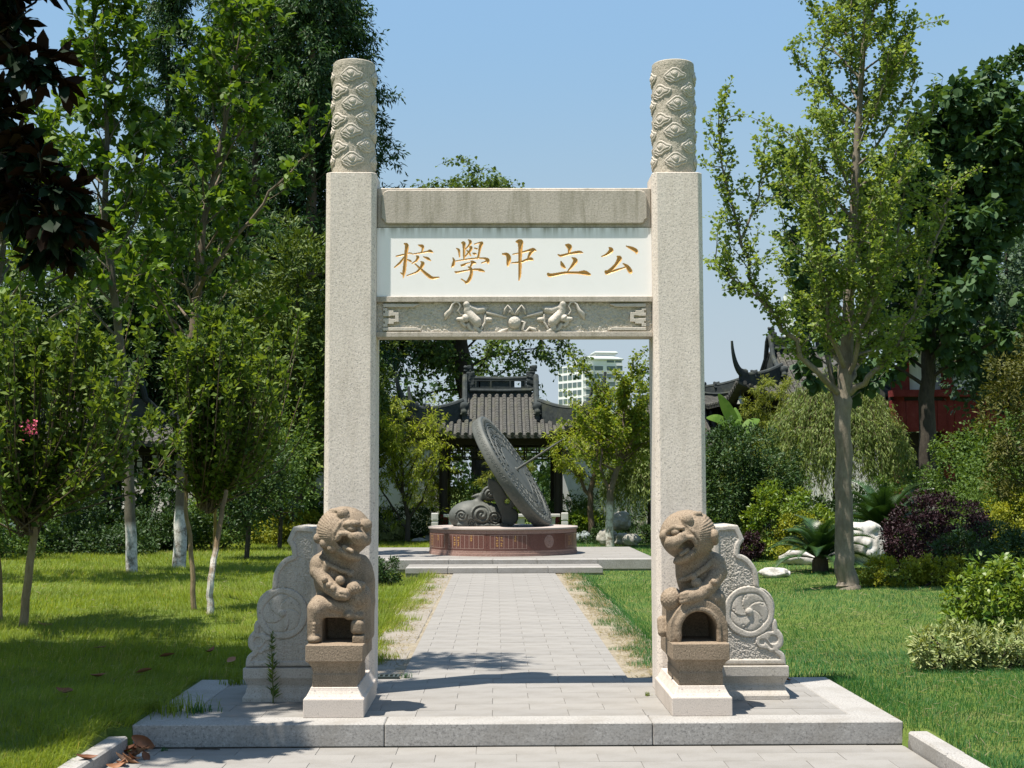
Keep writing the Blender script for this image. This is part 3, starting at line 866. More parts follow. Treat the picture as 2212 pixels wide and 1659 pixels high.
def lion_right(X, Y, Z):
    px = lambda a: (a-500)*S_
    pz = lambda b: (1550-b)*S_
    P = lambda a, b, y: (px(a), y, pz(b))
    d = sd_box(X, Y, Z, (0.005, 0.03, 0.135), (0.200, 0.20, 0.165), 0.06)
    d = smin(d, sd_ell(X, Y, Z, P(560, 850, 0.02), (0.150, 0.145, 0.225), 0.20), 0.05)
    d = smin(d, sd_cap(X, Y, Z, P(520, 740, 0.0), P(470, 560, -0.04), 0.11, 0.11), 0.04)
    # haunch and arched legs round the hollow
    d = smin(d, sd_ell(X, Y, Z, P(700, 1090, -0.08), (0.085, 0.11, 0.062), 0.25), 0.025)
    ring = np.sqrt(np.sqrt((X-px(510))**2+(np.maximum(Z-0.075, 0)*0.95)**2+1e-9)**2)
    arch = np.maximum(np.abs(ring-0.150)-0.034, np.abs(Y+0.10)-0.105)
    d = smin(d, arch-0.012, 0.015)
    d = smin(d, np.maximum(np.abs(ring-0.137)-0.008, np.abs(Y+0.10)-0.125)-0.004, 0.006)
    hole = ring-0.118
    hole = np.maximum(hole, Y-0.13)
    d = smax(d, -hole, 0.010)
    d = smin(d, sd_cap(X, Y, Z, P(770, 1390, -0.17), P(775, 1480, -0.18), 0.034, 0.036), 0.010)
    d = smin(d, sd_chain(X, Y, Z, [P(330, 1240, -0.20), P(275, 1360, -0.21), P(270, 1500, -0.2)], [0.026, 0.024, 0.028]), 0.010)
    d = smin(d, sd_cap(X, Y, Z, P(140, 1350, -0.02), P(140, 1470, -0.05), 0.036, 0.034), 0.012)
    d = smin(d, sd_chain(X, Y, Z, [P(560, 1110, -0.16), P(660, 1060, -0.165), P(760, 1080, -0.15), P(780, 1140, -0.14)], [0.020, 0.024, 0.024, 0.018]), 0.006)
    # brocade ball under the paw
    b = sd_sph(X, Y, Z, P(235, 1095, -0.12), 0.080)
    bx_, bz_ = X-px(235), Z-pz(1095)
    d = smin(d, b + 0.002*np.sin(bx_*240)*np.sin(bz_*240), 0.006)
    # arm and paw
    d = smin(d, sd_ell(X, Y, Z, P(740, 740, -0.03), (0.080, 0.10, 0.10), 0.3), 0.03)
    d = smin(d, sd_chain(X, Y, Z, [P(770, 800, -0.08), P(640, 960, -0.15), P(520, 1040, -0.185), P(400, 1060, -0.20)], [0.062, 0.055, 0.050, 0.054]), 0.006)
    for a, b2 in ((690, 900), (620, 965), (545, 1010)):
        d = smin(d, sd_ell(X, Y, Z, P(a, b2, -0.19), (0.028, 0.03, 0.022), -0.6), 0.006)
    for q in range(3):
        d = smin(d, sd_cap(X, Y, Z, P(370, 1020+q*36, -0.235), P(320, 1035+q*36, -0.225), 0.018), 0.004)
    # sash, bell
    d = smin(d, sd_chain(X, Y, Z, [P(700, 655, -0.10), P(600, 740, -0.145), P(470, 830, -0.15), P(330, 890, -0.10)], [0.015]*4), 0.004)
    d = smin(d, sd_chain(X, Y, Z, [P(710, 685, -0.105), P(610, 765, -0.15), P(480, 850, -0.155), P(340, 905, -0.105)], [0.010]*4), 0.004)
    d = smin(d, np.abs(sd_sph(X, Y, Z, P(465, 840, -0.165), 0.020))-0.006, 0.004)
    d = smin(d, sd_sph(X, Y, Z, P(500, 915, -0.165), 0.038), 0.004)
    # head
    c, r = P(432, 385, -0.065), (0.192, 0.175, 0.172)
    h = sd_ell(X, Y, Z, c, r)
    F = lambda a, b, push=0.0: P(a, b, on_ell(c, r, px(a), pz(b), push))
    h = smin(h, sd_ell(X, Y, Z, F(275, 445, -0.005), (0.090, 0.080, 0.056), 0.45), 0.02)
    h = smin(h, sd_ell(X, Y, Z, F(385, 615, -0.008), (0.095, 0.085, 0.038), 0.5), 0.015)
    mouth = sd_chain(X, Y, Z, [P(425, 470, -0.200), P(365, 515, -0.255), P(295, 560, -0.285)], [0.036, 0.044, 0.028])
    h = smax(h, -mouth, 0.006)
    h = smin(h, sd_cap(X, Y, Z, P(390, 540, -0.215), P(310, 585, -0.255), 0.016, 0.013), 0.004)
    h = smin(h, sd_chain(X, Y, Z, [F(480, 470, .002), F(440, 405, .006), F(350, 400, .014)], [0.013, 0.016, 0.016]), 0.006)
    h = smin(h, sd_ell(X, Y, Z, F(215, 450, 0.050), (0.050, 0.042, 0.040), 0.4), 0.004)
    h = smin(h, sd_ell(X, Y, Z, F(315, 395, 0.022), (0.034, 0.03, 0.030)), 0.005)
    h = smax(h, -sd_ell(X, Y, Z, F(250, 350, 0.012), (0.058, 0.042, 0.030), 0.35), 0.005)
    h = smin(h, sd_ell(X, Y, Z, F(265, 348, -0.010), (0.032, 0.034, 0.027)), 0.003)
    h = smin(h, sd_chain(X, Y, Z, [F(180, 345, 0.006), F(240, 295, 0.012), F(340, 300, 0.004)], [0.018, 0.022, 0.012]), 0.005)
    h = smin(h, sd_ell(X, Y, Z, F(150, 390, 0.002), (0.035, 0.04, 0.04)), 0.010)
    ex = px(430)+0.42*(Z-pz(300)) + 0.05
    back = np.clip((X-ex)/0.03, 0, 1)
    ang = np.arctan2(Z-pz(400), X-px(330))
    h = h - back*0.004 + back*0.0026*np.sin(ang*64)
    top = np.clip((pz(230)-0.0-(-Z+2*pz(230)))/0.02, 0, 1)*np.clip((px(330)-X)/0.02, 0, 1)
    h = h + top*0.0025*np.sin((X*0.9+Z*0.5)*480)
    h = smin(h, sd_chain(X, Y, Z, [F(330, 190), F(360, 250), F(460, 340), F(530, 440), F(510, 540), F(420, 640)], [0.012]*6), 0.005)
    h = smin(h, sd_chain(X, Y, Z, [F(440, 560), F(380, 620), F(340, 650)], [0.012, 0.012, 0.008]), 0.005)
    h = smin(h, sd_ell(X, Y, Z, F(400, 215, 0.004), (0.040, 0.03, 0.048), 0.5), 0.004)
    h = smin(h, sd_cap(X, Y, Z, F(500, 150, 0.0), F(550, 145, 0.012), 0.018, 0.018), 0.004)
    h = smax(h, -sd_cap(X, Y, Z, F(470, 185, 0.012), F(510, 175, 0.016), 0.010), 0.004)
    h = smin(h, sd_ell(X, Y, Z, F(700, 385, 0.0), (0.036, 0.05, 0.044)), 0.006)
    h = smin(h, sd_ell(X, Y, Z, F(720, 440, 0.0), (0.026, 0.05, 0.036)), 0.006)
    d = smin(d, h, 0.025)
    return d + 0.0009*vnoise(X, Y, Z, 260, 4) + 0.0014*vnoise(X, Y, Z, 70, 6)

def pedestal(root):
    # grey moulded plinth running back to the pillar; red-brown block on it
    g = Geo().stack([(.200,.485,0),(.200,.485,.120),(.192,.480,.126),(.186,.474,.130),(.176,.462,.150),(.164,.452,.172),(.158,.448,.186),(.157,.447,.194)], 0, .485)
    g.obj('plinth', M['base'], root, bevel=0.004)
    g = Geo().stack([(.148,.295,.1945),(.148,.295,.276),(.144,.291,.282),(.146,.293,.300),(.153,.300,.325),(.168,.312,.350),(.181,.322,.362),(.190,.328,.364),(.190,.328,.470)], 0, .345)
    g.obj('pedestal', M['redstone'], root, bevel=0.006)
for sgn, fn, lab in ((-1, lion_left, 'brown stone guardian lion with a cub on its lap at the pillar beside shaded lawn'),
                     (1, lion_right, 'brown stone guardian lion with paw on a carved ball over an arched hollow')):
    root = thing('stone_lion', lab, 'lion statue', (sgn*1.215, 9.13, 0), group='stone guardian lions at the gate')
    pedestal(root)
    sdf_obj('lion_body', fn, (-.26, -.30, -.004), (.26, .27, 0.955), 0.0052, M['redstone'], root, loc=(0, .355, .470))

# ================================================================ drum stones
OUT = [(-65,75),(0,76),(110,68),(150,72),(165,100),(208,200),(170,258),(160,325),(195,336),(230,355),(262,385),(290,420),(311,458),(325,500),(332,560),(335,620),(352,626),(385,640),(412,662),(437,690),(455,722),(466,760),(470,802),(468,850),(460,893),(478,905),(487,930),(492,985),(510,1003),(530,1030),(541,1058),(543,1090),(538,1125),(520,1150),(500,1166),(525,1183),(545,1205),(556,1235),(560,1265),(560,1300),(-65,1300)]
def drum_stone(sgn, label):
    u = 0.000809
    root = thing('drum_stone', label, 'drum stone', (sgn*1.4215, 10.14, 0), group='drum stones buttressing the gate pillars')
    g = Geo()
    prof = [(.575,0),(.575,.028),(.568,.040),(.552,.060),(.545,.092),(.540,.094),(.540,.114),(.560,.150),(.572,.166),(.572,.236)]
    V = []; F = []
    for x, z in prof:
        xo = (x*1000+65)*u; e = (0.575-x)*0.9
        ya = -.33+e; yb = .33-e
        V += [(0, ya, z), (xo, ya, z), (xo, yb, z), (0, yb, z)]
    n = len(prof)
    F.append((3,2,1,0)); F.append(tuple(4*(n-1)+i for i in range(4)))
    for i in range(n-1):
        for k in range(4): F.append((4*i+k, 4*i+(k+1)%4, 4*i+4+(k+1)%4, 4*i+4+k))
    if sgn < 0:
        V = [(-x, y, z) for x, y, z in V]; F = [f[::-1] for f in F]
    g.add(V, F).obj('moulded_base', M['drumstone'], root, bevel=0.004)
    poly = [((a+65)*u, (1597-b)*u) for a, b in OUT]
    dc = ((240+65)*u, (1597-835)*u)
    RD = 225*u
    def f(X, Y, Z):
        x2, z2 = X[:, 0, :]*sgn, Z[:, 0, :]
        o = poly_sdf(x2, z2, poly)
        rad = np.sqrt((x2-dc[0])**2+(z2-dc[1])**2); th = np.arctan2(z2-dc[1], x2-dc[0])
        h = np.zeros_like(x2)                                      # relief height of the front face
        field = np.clip((-o-0.036)/0.004, 0, 1)                    # rim stands proud of the field
        h = -field*(0.011+0.0022*np.random.default_rng(3).normal(size=x2.shape))
        h = np.where(rad < RD, np.maximum(h, -0.001), h)
        h -= 0.008*np.exp(-((rad-RD)/0.004)**2)*(rad > RD*.98)
        ri = 172*u
        sw = (th*sgn + 2.1*np.sqrt(np.clip(rad/ri, 0, 1)))*5/(2*math.pi)
        fr = sw-np.floor(sw)
        lobe = ri*(0.975+0.03*np.cos((fr-0.5)*2*math.pi))
        pet = 0.0058*fr*np.clip(rad/ri*1.8, 0, 1)*np.clip((lobe-rad)/.03, 0, 1) - 0.0045*np.exp(-((fr-0.03)/0.04)**2)*np.clip(rad/.05, 0, 1)
        h = np.where(rad < lobe, -0.005+pet, h)
        h -= np.where(rad < ri*1.1, 0.008*np.exp(-((rad-lobe)/0.0035)**2), 0)
        h = np.maximum(h, np.where(rad < 0.027, -0.004+0.016*np.sqrt(np.clip(1-(rad/0.027)**2, 0, 1)), -1))
        # curl ends of the petals, and the scroll below the disc
        for q in range(5):
            a = sgn*(q*2*math.pi/5+0.55); c2 = (dc[0]+ri*0.80*math.cos(a), dc[1]+ri*0.80*math.sin(a))
            r2 = np.hypot(x2-c2[0], z2-c2[1]); h -= 0.005*np.exp(-((r2-0.012)/0.003)**2)
        sc = poly_sdf(x2, z2, [((p_+65)*u, (1597-q_)*u) for p_, q_ in ((300,1060),(400,1010),(520,1010),(540,1090),(500,1165),(420,1185),(395,1160),(320,1150),(296,1110))])
        h = np.where(sc < 0, np.maximum(h, -0.001), h)
        for (a_, b_, rr_) in ((450,1080,40),(352,1100,24)):
            c2 = ((a_+65)*u, (1597-b_)*u); r2 = np.hypot(x2-c2[0], z2-c2[1])
            h = np.where(r2 < rr_*u, -0.010, h)
        ln = sd_cap(x2, 0*x2, z2, ((370+65)*u, 0, (1597-1080)*u), ((430+65)*u, 0, (1597-1150)*u), .010)
        h = np.where(ln < 0, -0.008, h)
        h = np.where((z2 < 0.275), np.maximum(h, -0.001), h)
        o2 = o + 0.0
        edge = np.clip((0.009+o)/0.009, 0, 1)*0.009                # softened outer arris
        yf = (-0.29 - h + edge)[:, None, :]
        return smax(smax(np.broadcast_to(o2[:, None, :], X.shape).copy(), yf-Y, 0.006), Y-0.24, 0.006)
    xa, xb = sorted((sgn*-0.004, sgn*0.52))
    sdf_obj('carved_slab', f, (xa, -.32, .2365), (xb, .26, 1.245), 0.0048, M['drumstone'], root)
drum_stone(-1, 'carved drum stone in tree shade beside the weedy end of the platform')
drum_stone(1, 'sunlit carved drum stone with pinwheel disc beside the open right lawn')

# ================================================================ drum plinth and sundial
def red_granite():
    t = NT('polished_red_granite')
    n = t.noise(150, 3, 0.8)
    c = t.ramp(n, [(0.35, (0.045, 0.018, 0.015)), (0.5, (0.120, 0.047, 0.038)), (0.64, (0.20, 0.095, 0.075))])
    return t.set(c, 0.28, 0.45)
M['redgranite'] = red_granite()
M['redfrieze'] = granite('chiselled_red_granite', (0.30, 0.19, 0.155), (0.17, 0.09, 0.07), (0.44, 0.33, 0.28), 60, 0.95, (0.2, 0.12, 0.09), 0.4, bump=0.8)
M['pinktop'] = granite('drum_top_granite', (0.36, 0.31, 0.275), (0.25, 0.20, 0.17), (0.46, 0.41, 0.37), 120, 0.7, bump=0.15)
M['incised'] = NT('pale_incised_line').set((0.46, 0.34, 0.28), 0.8, 0.2)
tg = NT('gilt_inscription'); M['gold2'] = tg.set((0.52, 0.30, 0.09), 0.5, 0.4)
RDM = 1.50
dr = thing('sundial_plinth', 'round polished red granite drum with gold inscriptions and a carved medallion', 'plinth', (0.0, 28.1, 0.18))
Geo().lathe([(0.0, 0.0), (RDM+.012, 0.0), (RDM+.012, .055), (RDM-.004, .062)], 128).lathe([(RDM-.004, .062), (RDM-.03, .07), (RDM-.03, .505)], 128).obj('core', M['redfrieze'], dr, smooth='auto')
Geo().lathe([(RDM-.02, .508), (RDM+.022, .508), (RDM+.030, .514), (RDM+.030, .540), (RDM+.022, .547), (0, .549)], 128).obj('top_slab', M['pinktop'], dr, smooth='auto')
def arc_panel(a0, a1, r, z0, z1, th, n=10):
    g = Geo(); V = []; F = []
    for i in range(n+1):
        a = a0+(a1-a0)*i/n; c, s_ = math.cos(a), math.sin(a)
        for rr2, z in ((r, z0), (r+th, z0), (r+th, z1), (r, z1)): V.append((rr2*c, rr2*s_, z))
    for i in range(n):
        for k in range(4): F.append((4*i+k, 4*(i+1)+k, 4*(i+1)+(k+1)%4, 4*i+(k+1)%4))
    F += [(0,1,2,3), (4*n+3,4*n+2,4*n+1,4*n)]
    return g.add(V, [f[::-1] for f in F])
PANA = [-172, -138, -102.5, -70, -37, -5]          # stone joints, degrees (camera side is -90)
for a, b in zip([-205]+PANA, PANA+[27]):
    p = arc_panel(math.radians(a)+.0012, math.radians(b)-.0012, RDM-.028, .112, .430, .030, 14).obj('panel', M['redgranite'], dr, smooth='auto')
    arc_panel(math.radians(a)+.0012, math.radians(b)-.0012, RDM-.028, .434, .506, .028, 14).obj('frieze', M['redfrieze'], dr, smooth='auto')
    arc_panel(math.radians(a)+.0012, math.radians(b)-.0012, RDM-.028, .062, .108, .032, 14).obj('frieze', M['redfrieze'], dr, smooth='auto')
    if a in (-205, -5, -70+0.0) or (a, b) == (-70, -37): continue
    lines = Geo(); marks = Geo()
    nl = 8; m0, m1 = a+2.6, b-2.6
    for k in range(nl+1):
        an = math.radians(m0+(m1-m0)*k/nl); w = 0.0016
        q = arc_panel(an-w, an+w, RDM, .150, .408, .004, 1); lines.add(q.v, q.f)
    for z in (.150, .408):
        q = arc_panel(math.radians(m0), math.radians(m1), RDM, z-.002, z+.002, .004, 12); lines.add(q.v, q.f)
    tag(lines.obj('ruled_lines', M['incised'], p), kind='stuff')
    r = random.Random(int(a)+400)
    for col_, (zt, cnt) in ((1, (.36, 4)), (2, (.36, 4)), (6, (.385, 3))):
        if col_ == 6: an0 = m0+(m1-m0)*5.5/nl
        else: an0 = m0+(m1-m0)*(col_+.5)/nl
        for i in range(cnt):
            z = zt-i*(.050 if col_ < 6 else .04)
            for k in range(6):                    # each small character: a few cut strokes
                aa = math.radians(an0)+r.uniform(-.010, .010); zz = z+r.uniform(-.016, .016)
                if r.random() < .55: q = arc_panel(aa-.009, aa+.009, RDM, zz-.0022, zz+.0022, .003, 1)
                else: q = arc_panel(aa-.0016, aa+.0016, RDM, zz-.012, zz+.012, .003, 1)
                marks.add(q.v, q.f)
    tag(marks.obj('inscription', M['gold2'], p), kind='stuff')
# medallion with a coiled relief
am = math.radians(-53.5)
nu, nv = 70, 70
uu, vv = np.meshgrid(np.linspace(-.125, .125, nu), np.linspace(-.135, .135, nv), indexing='ij')
q = np.sqrt((uu/.120)**2+(vv/.130)**2); th = np.arctan2(vv, uu)
hh = 0.006*np.clip((1-q)/.04, 0, 1) - 0.004*np.exp(-((q-.88)/.03)**2) + np.where(q < .84, 0.004*np.sin(q*26+th*2)+0.003*np.sin(th*9-q*14), 0)
V = np.stack([(RDM+.003+hh)*np.cos(am+uu/RDM), (RDM+.003+hh)*np.sin(am+uu/RDM), .28+vv], -1).reshape(-1, 3)
im = np.arange(nu*nv).reshape(nu, nv)
F = np.stack([im[:-1,:-1], im[1:,:-1], im[1:,1:], im[:-1,1:]], -1).reshape(-1, 4)
F = F[(q.reshape(-1)[F] < 1.0).all(1)]
used, inv = np.unique(F, return_inverse=True)
link_mesh('medallion', mesh_np('medallion', V[used], inv.reshape(F.shape), True), M['redfrieze'], dr)

def bronze_mat():
    t = NT('dark_grey_bronze')
    n = t.noise(2.2, 5, 0.6)
    c = t.ramp(n, [(0.3, (0.060, 0.065, 0.058)), (0.7, (0.098, 0.104, 0.094))])
    c = t.mix(t.ramp(t.noise(28, 4, .7), [(0.45, 0), (0.75, .35)]), c, (0.15, 0.15, 0.125))
    t.bump(t.noise(40, 4, .6), 0.15, 0.01)
    return t.set(c, 0.62, 0.35, 0.1)
M['bronze'] = bronze_mat()
sd = thing('sundial', 'large dark bronze sundial, a tilted disc with a slim gnomon on a scrolled support', 'sundial', (0.285, 28.1, 0.729))
# dial built flat (normal +z) and tilted in place
RF = 1.315; TH = 0.235
nrm = Vector((0.826, -0.18, 0.535)).normalized()
xdir = Vector((0.0, 1.0, 0.0)); xdir = (xdir - nrm*xdir.dot(nrm)).normalized(); ydir = nrm.cross(xdir)
DM = Matrix((xdir, ydir, nrm)).transposed().to_4x4()
DM.translation = Vector((0.0, 0.0, 1.155))
def groove(r, w=.016, d=.024): return [(r-w, 0), (r-w*.5, -d), (r+w*.5, -d), (r+w, 0)]
prof = [(0, 0)]
for r in (0.575, 0.80, 1.03, 1.085): prof += groove(r)
prof += [(RF-.035, 0), (RF-.012, -.006), (RF, -.022), (RF, -TH+.03), (RF-.02, -TH), (0, -TH)]
dial = Geo().lathe([(r, z) for r, z in prof][::-1], 120).obj('dial', M['bronze'], sd, smooth='auto'); dial.matrix_local = DM
marks = Geo(); r = random.Random(4)
for k in range(24):                               # hour ticks and little characters in the ring bands
    a = k*math.pi/12
    for (r0, r1) in ((0.62, 0.76), (0.85, 0.98)):
        c, s_ = math.cos(a), math.sin(a); t_ = 0.010
        marks.add([(r0*c-t_*s_, r0*s_+t_*c, 0), (r1*c-t_*s_, r1*s_+t_*c, 0), (r1*c+t_*s_, r1*s_-t_*c, 0), (r0*c+t_*s_, r0*s_-t_*c, 0),
                   (r0*c-t_*s_, r0*s_+t_*c, .012), (r1*c-t_*s_, r1*s_+t_*c, .012), (r1*c+t_*s_, r1*s_-t_*c, .012), (r0*c+t_*s_, r0*s_-t_*c, .012)],
                  [(4,5,6,7)[::-1],(0,1,5,4),(1,2,6,5),(2,3,7,6),(3,0,4,7)])
    for i in range(6):
        aa = a+.13+r.uniform(-.06, .06); rr2 = 0.91+r.uniform(-.06, .06); L = .035
        c, s_ = math.cos(aa), math.sin(aa)
        if r.random() < .5: p0, p1 = (rr2*c, rr2*s_), ((rr2+L)*c, (rr2+L)*s_)
        else: p0, p1 = (rr2*math.cos(aa-.03), rr2*math.sin(aa-.03)), (rr2*math.cos(aa+.03), rr2*math.sin(aa+.03))
        marks.tube([(p0[0], p0[1], .002), (p1[0], p1[1], .002)], .009, 4)
o = tag(marks.obj('hour_marks', M['bronze'], sd), kind='stuff'); o.matrix_local = DM
fr = Geo(); r = random.Random(9)
for k in range(60):                               # scrolls of the outer border
    a0 = k*2*math.pi/60
    pts = [((1.19+.062*math.cos(t)*(1-t/9))*math.cos(a0+.036*math.sin(t)*(1-t/9)), (1.19+.062*math.cos(t)*(1-t/9))*math.sin(a0+.036*math.sin(t)*(1-t/9)), .004) for t in np.linspace(0, 6.5, 11)]
    fr.tube(pts, .011, 4)
o = tag(fr.obj('border_scrolls', M['bronze'], sd), kind='stuff'); o.matrix_local = DM
rimg = Geo()
for k in range(84):                               # low ring scrolls round the rim
    a0 = k*2*math.pi/84
    pts = []
    for t in np.linspace(0, 7.5, 13):
        q = .040*(1-t/10)
        a = a0+q*math.cos(t)/RF; pts.append((RF*math.cos(a), RF*math.sin(a), -TH*.5+q*1.6*math.sin(t)))
    rimg.tube(pts, .0055, 4)
o = tag(rimg.obj('rim_scrolls', M['bronze'], sd), kind='stuff'); o.matrix_local = DM
o = Geo().tube([(0, 0, -.02), (0, 0, .9), (0, 0, 1.23)], [.026, .019, .004], 10).lathe([(0.06, 0), (.055, .015), (.03, .022)], 16).obj('gnomon', M['bronze'], sd, smooth='auto'); o.matrix_local = DM
def beast(X, Y, Z):
    d = sd_ell(X, Y, Z, (-0.98, 0.0, 0.22), (0.42, 0.34, 0.30), 0.12)
    d = smin(d, sd_ell(X, Y, Z, (-0.62, 0.0, 0.20), (0.40, 0.30, 0.28)), 0.08)
    d = smin(d, sd_cap(X, Y, Z, (-0.85, 0, .42), (-0.72, 0, .62), 0.10, 0.07), 0.06)
    d = smin(d, sd_cap(X, Y, Z, (-0.80, -.02, .62), (-0.92, -.02, .60), 0.05, 0.02), 0.02)
    d = smin(d, sd_ell(X, Y, Z, (-0.56, 0.0, 0.66), (0.17, 0.22, 0.16)), 0.03)
    def curl(cx, cz, R, turns=2.2, w=.022, cy=-.30):
        x, z = X-cx, Z-cz; rr2 = np.sqrt(x*x+z*z); th = np.arctan2(z, x)
        sp = np.sin((rr2/R*turns)*2*math.pi - th)
        return np.where(rr2 < R, 0.018*sp, 0)
    rel = curl(-.72, .24, .21)+curl(-.45, .17, .14)+curl(-1.13, .22, .13)+curl(-.55, .66, .15)+curl(-.92, .08, .09)+curl(-.28, .10, .09)
    d = smin(d, sd_box(X, Y, Z, (-.70, 0, .03), (.52, .30, .03), .02), .04)
    d = d + rel*(Y < -.05)
    return np.maximum(d, -Z)
sdf_obj('scroll_beast', beast, (-1.45, -.42, -.01), (-.14, .40, .88), 0.016, M['bronze'], sd)
def prop(X, Y, Z):
    poly = [(-.60,.98),(-.42,.93),(-.30,.78),(-.20,.60),(-.12,.52),(-.02,.50),(0.0,.44),(-.08,.38),(-.10,.36),(-.02,.33),(.03,.24),(.02,.13),(-.05,.04),(-.12,0.0),(-.30,-.02),(-.34,.25),(-.42,.45),(-.52,.65),(-.60,.80)]
    o = poly_sdf(X[:, 0, :]*1.0-.0, Z[:, 0, :], poly)[:, None, :]
    h1 = np.sqrt((X+.20)**2+(Z-.50)**2)-.055
    d = smax(np.broadcast_to(o, X.shape).copy(), np.abs(Y-.02)-.24, .03)
    return smax(d, -h1, .02)
sdf_obj('cloud_prop', prop, (-.66, -.30, -.01), (.12, .34, 1.02), 0.018, M['bronze'], sd)
# ================================================================ buildings
def tile_mat(name, a, b, c):
    t = NT(name)
    n = t.noise(9, 5, 0.65)
    col = t.ramp(n, [(0.3, a), (0.55, b), (0.75, c)])
    col = t.mix(t.ramp(t.noise(2.3, 4, .6), [(0.5, 0), (0.75, .5)]), col, (0.10, 0.105, 0.06))
    t.bump(t.noise(50, 4, .7), 0.4, 0.01)
    return t.set(col, 0.85, 0.2)
M['tile'] = tile_mat('grey_clay_tile', (0.045, 0.045, 0.041), (0.074, 0.073, 0.066), (0.112, 0.109, 0.098))
M['ridge'] = tile_mat('dark_ridge_tile', (0.024, 0.030, 0.031), (0.040, 0.048, 0.048), (0.062, 0.070, 0.068))
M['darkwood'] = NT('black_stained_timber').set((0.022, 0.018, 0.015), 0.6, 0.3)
M['redpaint'] = soil_material('dark_red_paint', (0.125, 0.022, 0.020), (0.16, 0.030, 0.027), (0.20, 0.05, 0.044), 3.0)
def limewash():
    t = NT('white_limewash')
    v = t.map((2.5, 2.5, .5))
    c = t.ramp(t.noise(1.2, 6, .65, v), [(0.35, (0.62, 0.61, 0.58)), (0.6, (0.76, 0.755, 0.73))])
    return t.set(c, 0.9, 0.15)
M['lime'] = limewash()
M['rail'] = granite('balustrade_granite', (0.50, 0.49, 0.46), (0.36, 0.35, 0.33), (0.62, 0.60, 0.57), 60, 0.6, (0.3, 0.28, 0.24), 0.4, bump=0.15)

def tile_roll(name, pts, r, parent, mat, nseg=None):
    """a roll of overlapping barrel tiles down a slope: stepped half-round sections"""
    P = np.asarray(pts, float)
    L = np.concatenate([[0], np.cumsum(np.linalg.norm(np.diff(P, axis=0), axis=1))])
    n = max(3, int(L[-1]/0.16)) if nseg is None else nseg
    g = Geo()
    s = np.linspace(0, L[-1], n+1)
    Q = np.stack([np.interp(s, L, P[:, k]) for k in range(3)], 1)
    pp = []; rr = []
    for i in range(n):
        a, b = Q[i], Q[i+1]
        pp += [a, a+(b-a)*0.97]; rr += [r*0.90, r*1.04]
    g.tube(np.array(pp), np.array(rr), 7)
    return g.obj(name, mat, parent, smooth='auto')

def carved_lump(name, lo, hi, parent, mat, seed, loc, fill=0.1):
    c = [(a+b)/2 for a, b in zip(lo, hi)]; s = [(b-a)/2-0.02 for a, b in zip(lo, hi)]
    def f(X, Y, Z):
        d = sd_box(X, Y, Z, c, s, 0.03)
        return d + 0.030*vnoise(X, Y, Z, 34, seed) + 0.012*vnoise(X, Y, Z, 80, seed+1)
    return sdf_obj(name, f, [a-.04 for a in lo], [b+.04 for b in hi], 0.022, mat, parent, loc)

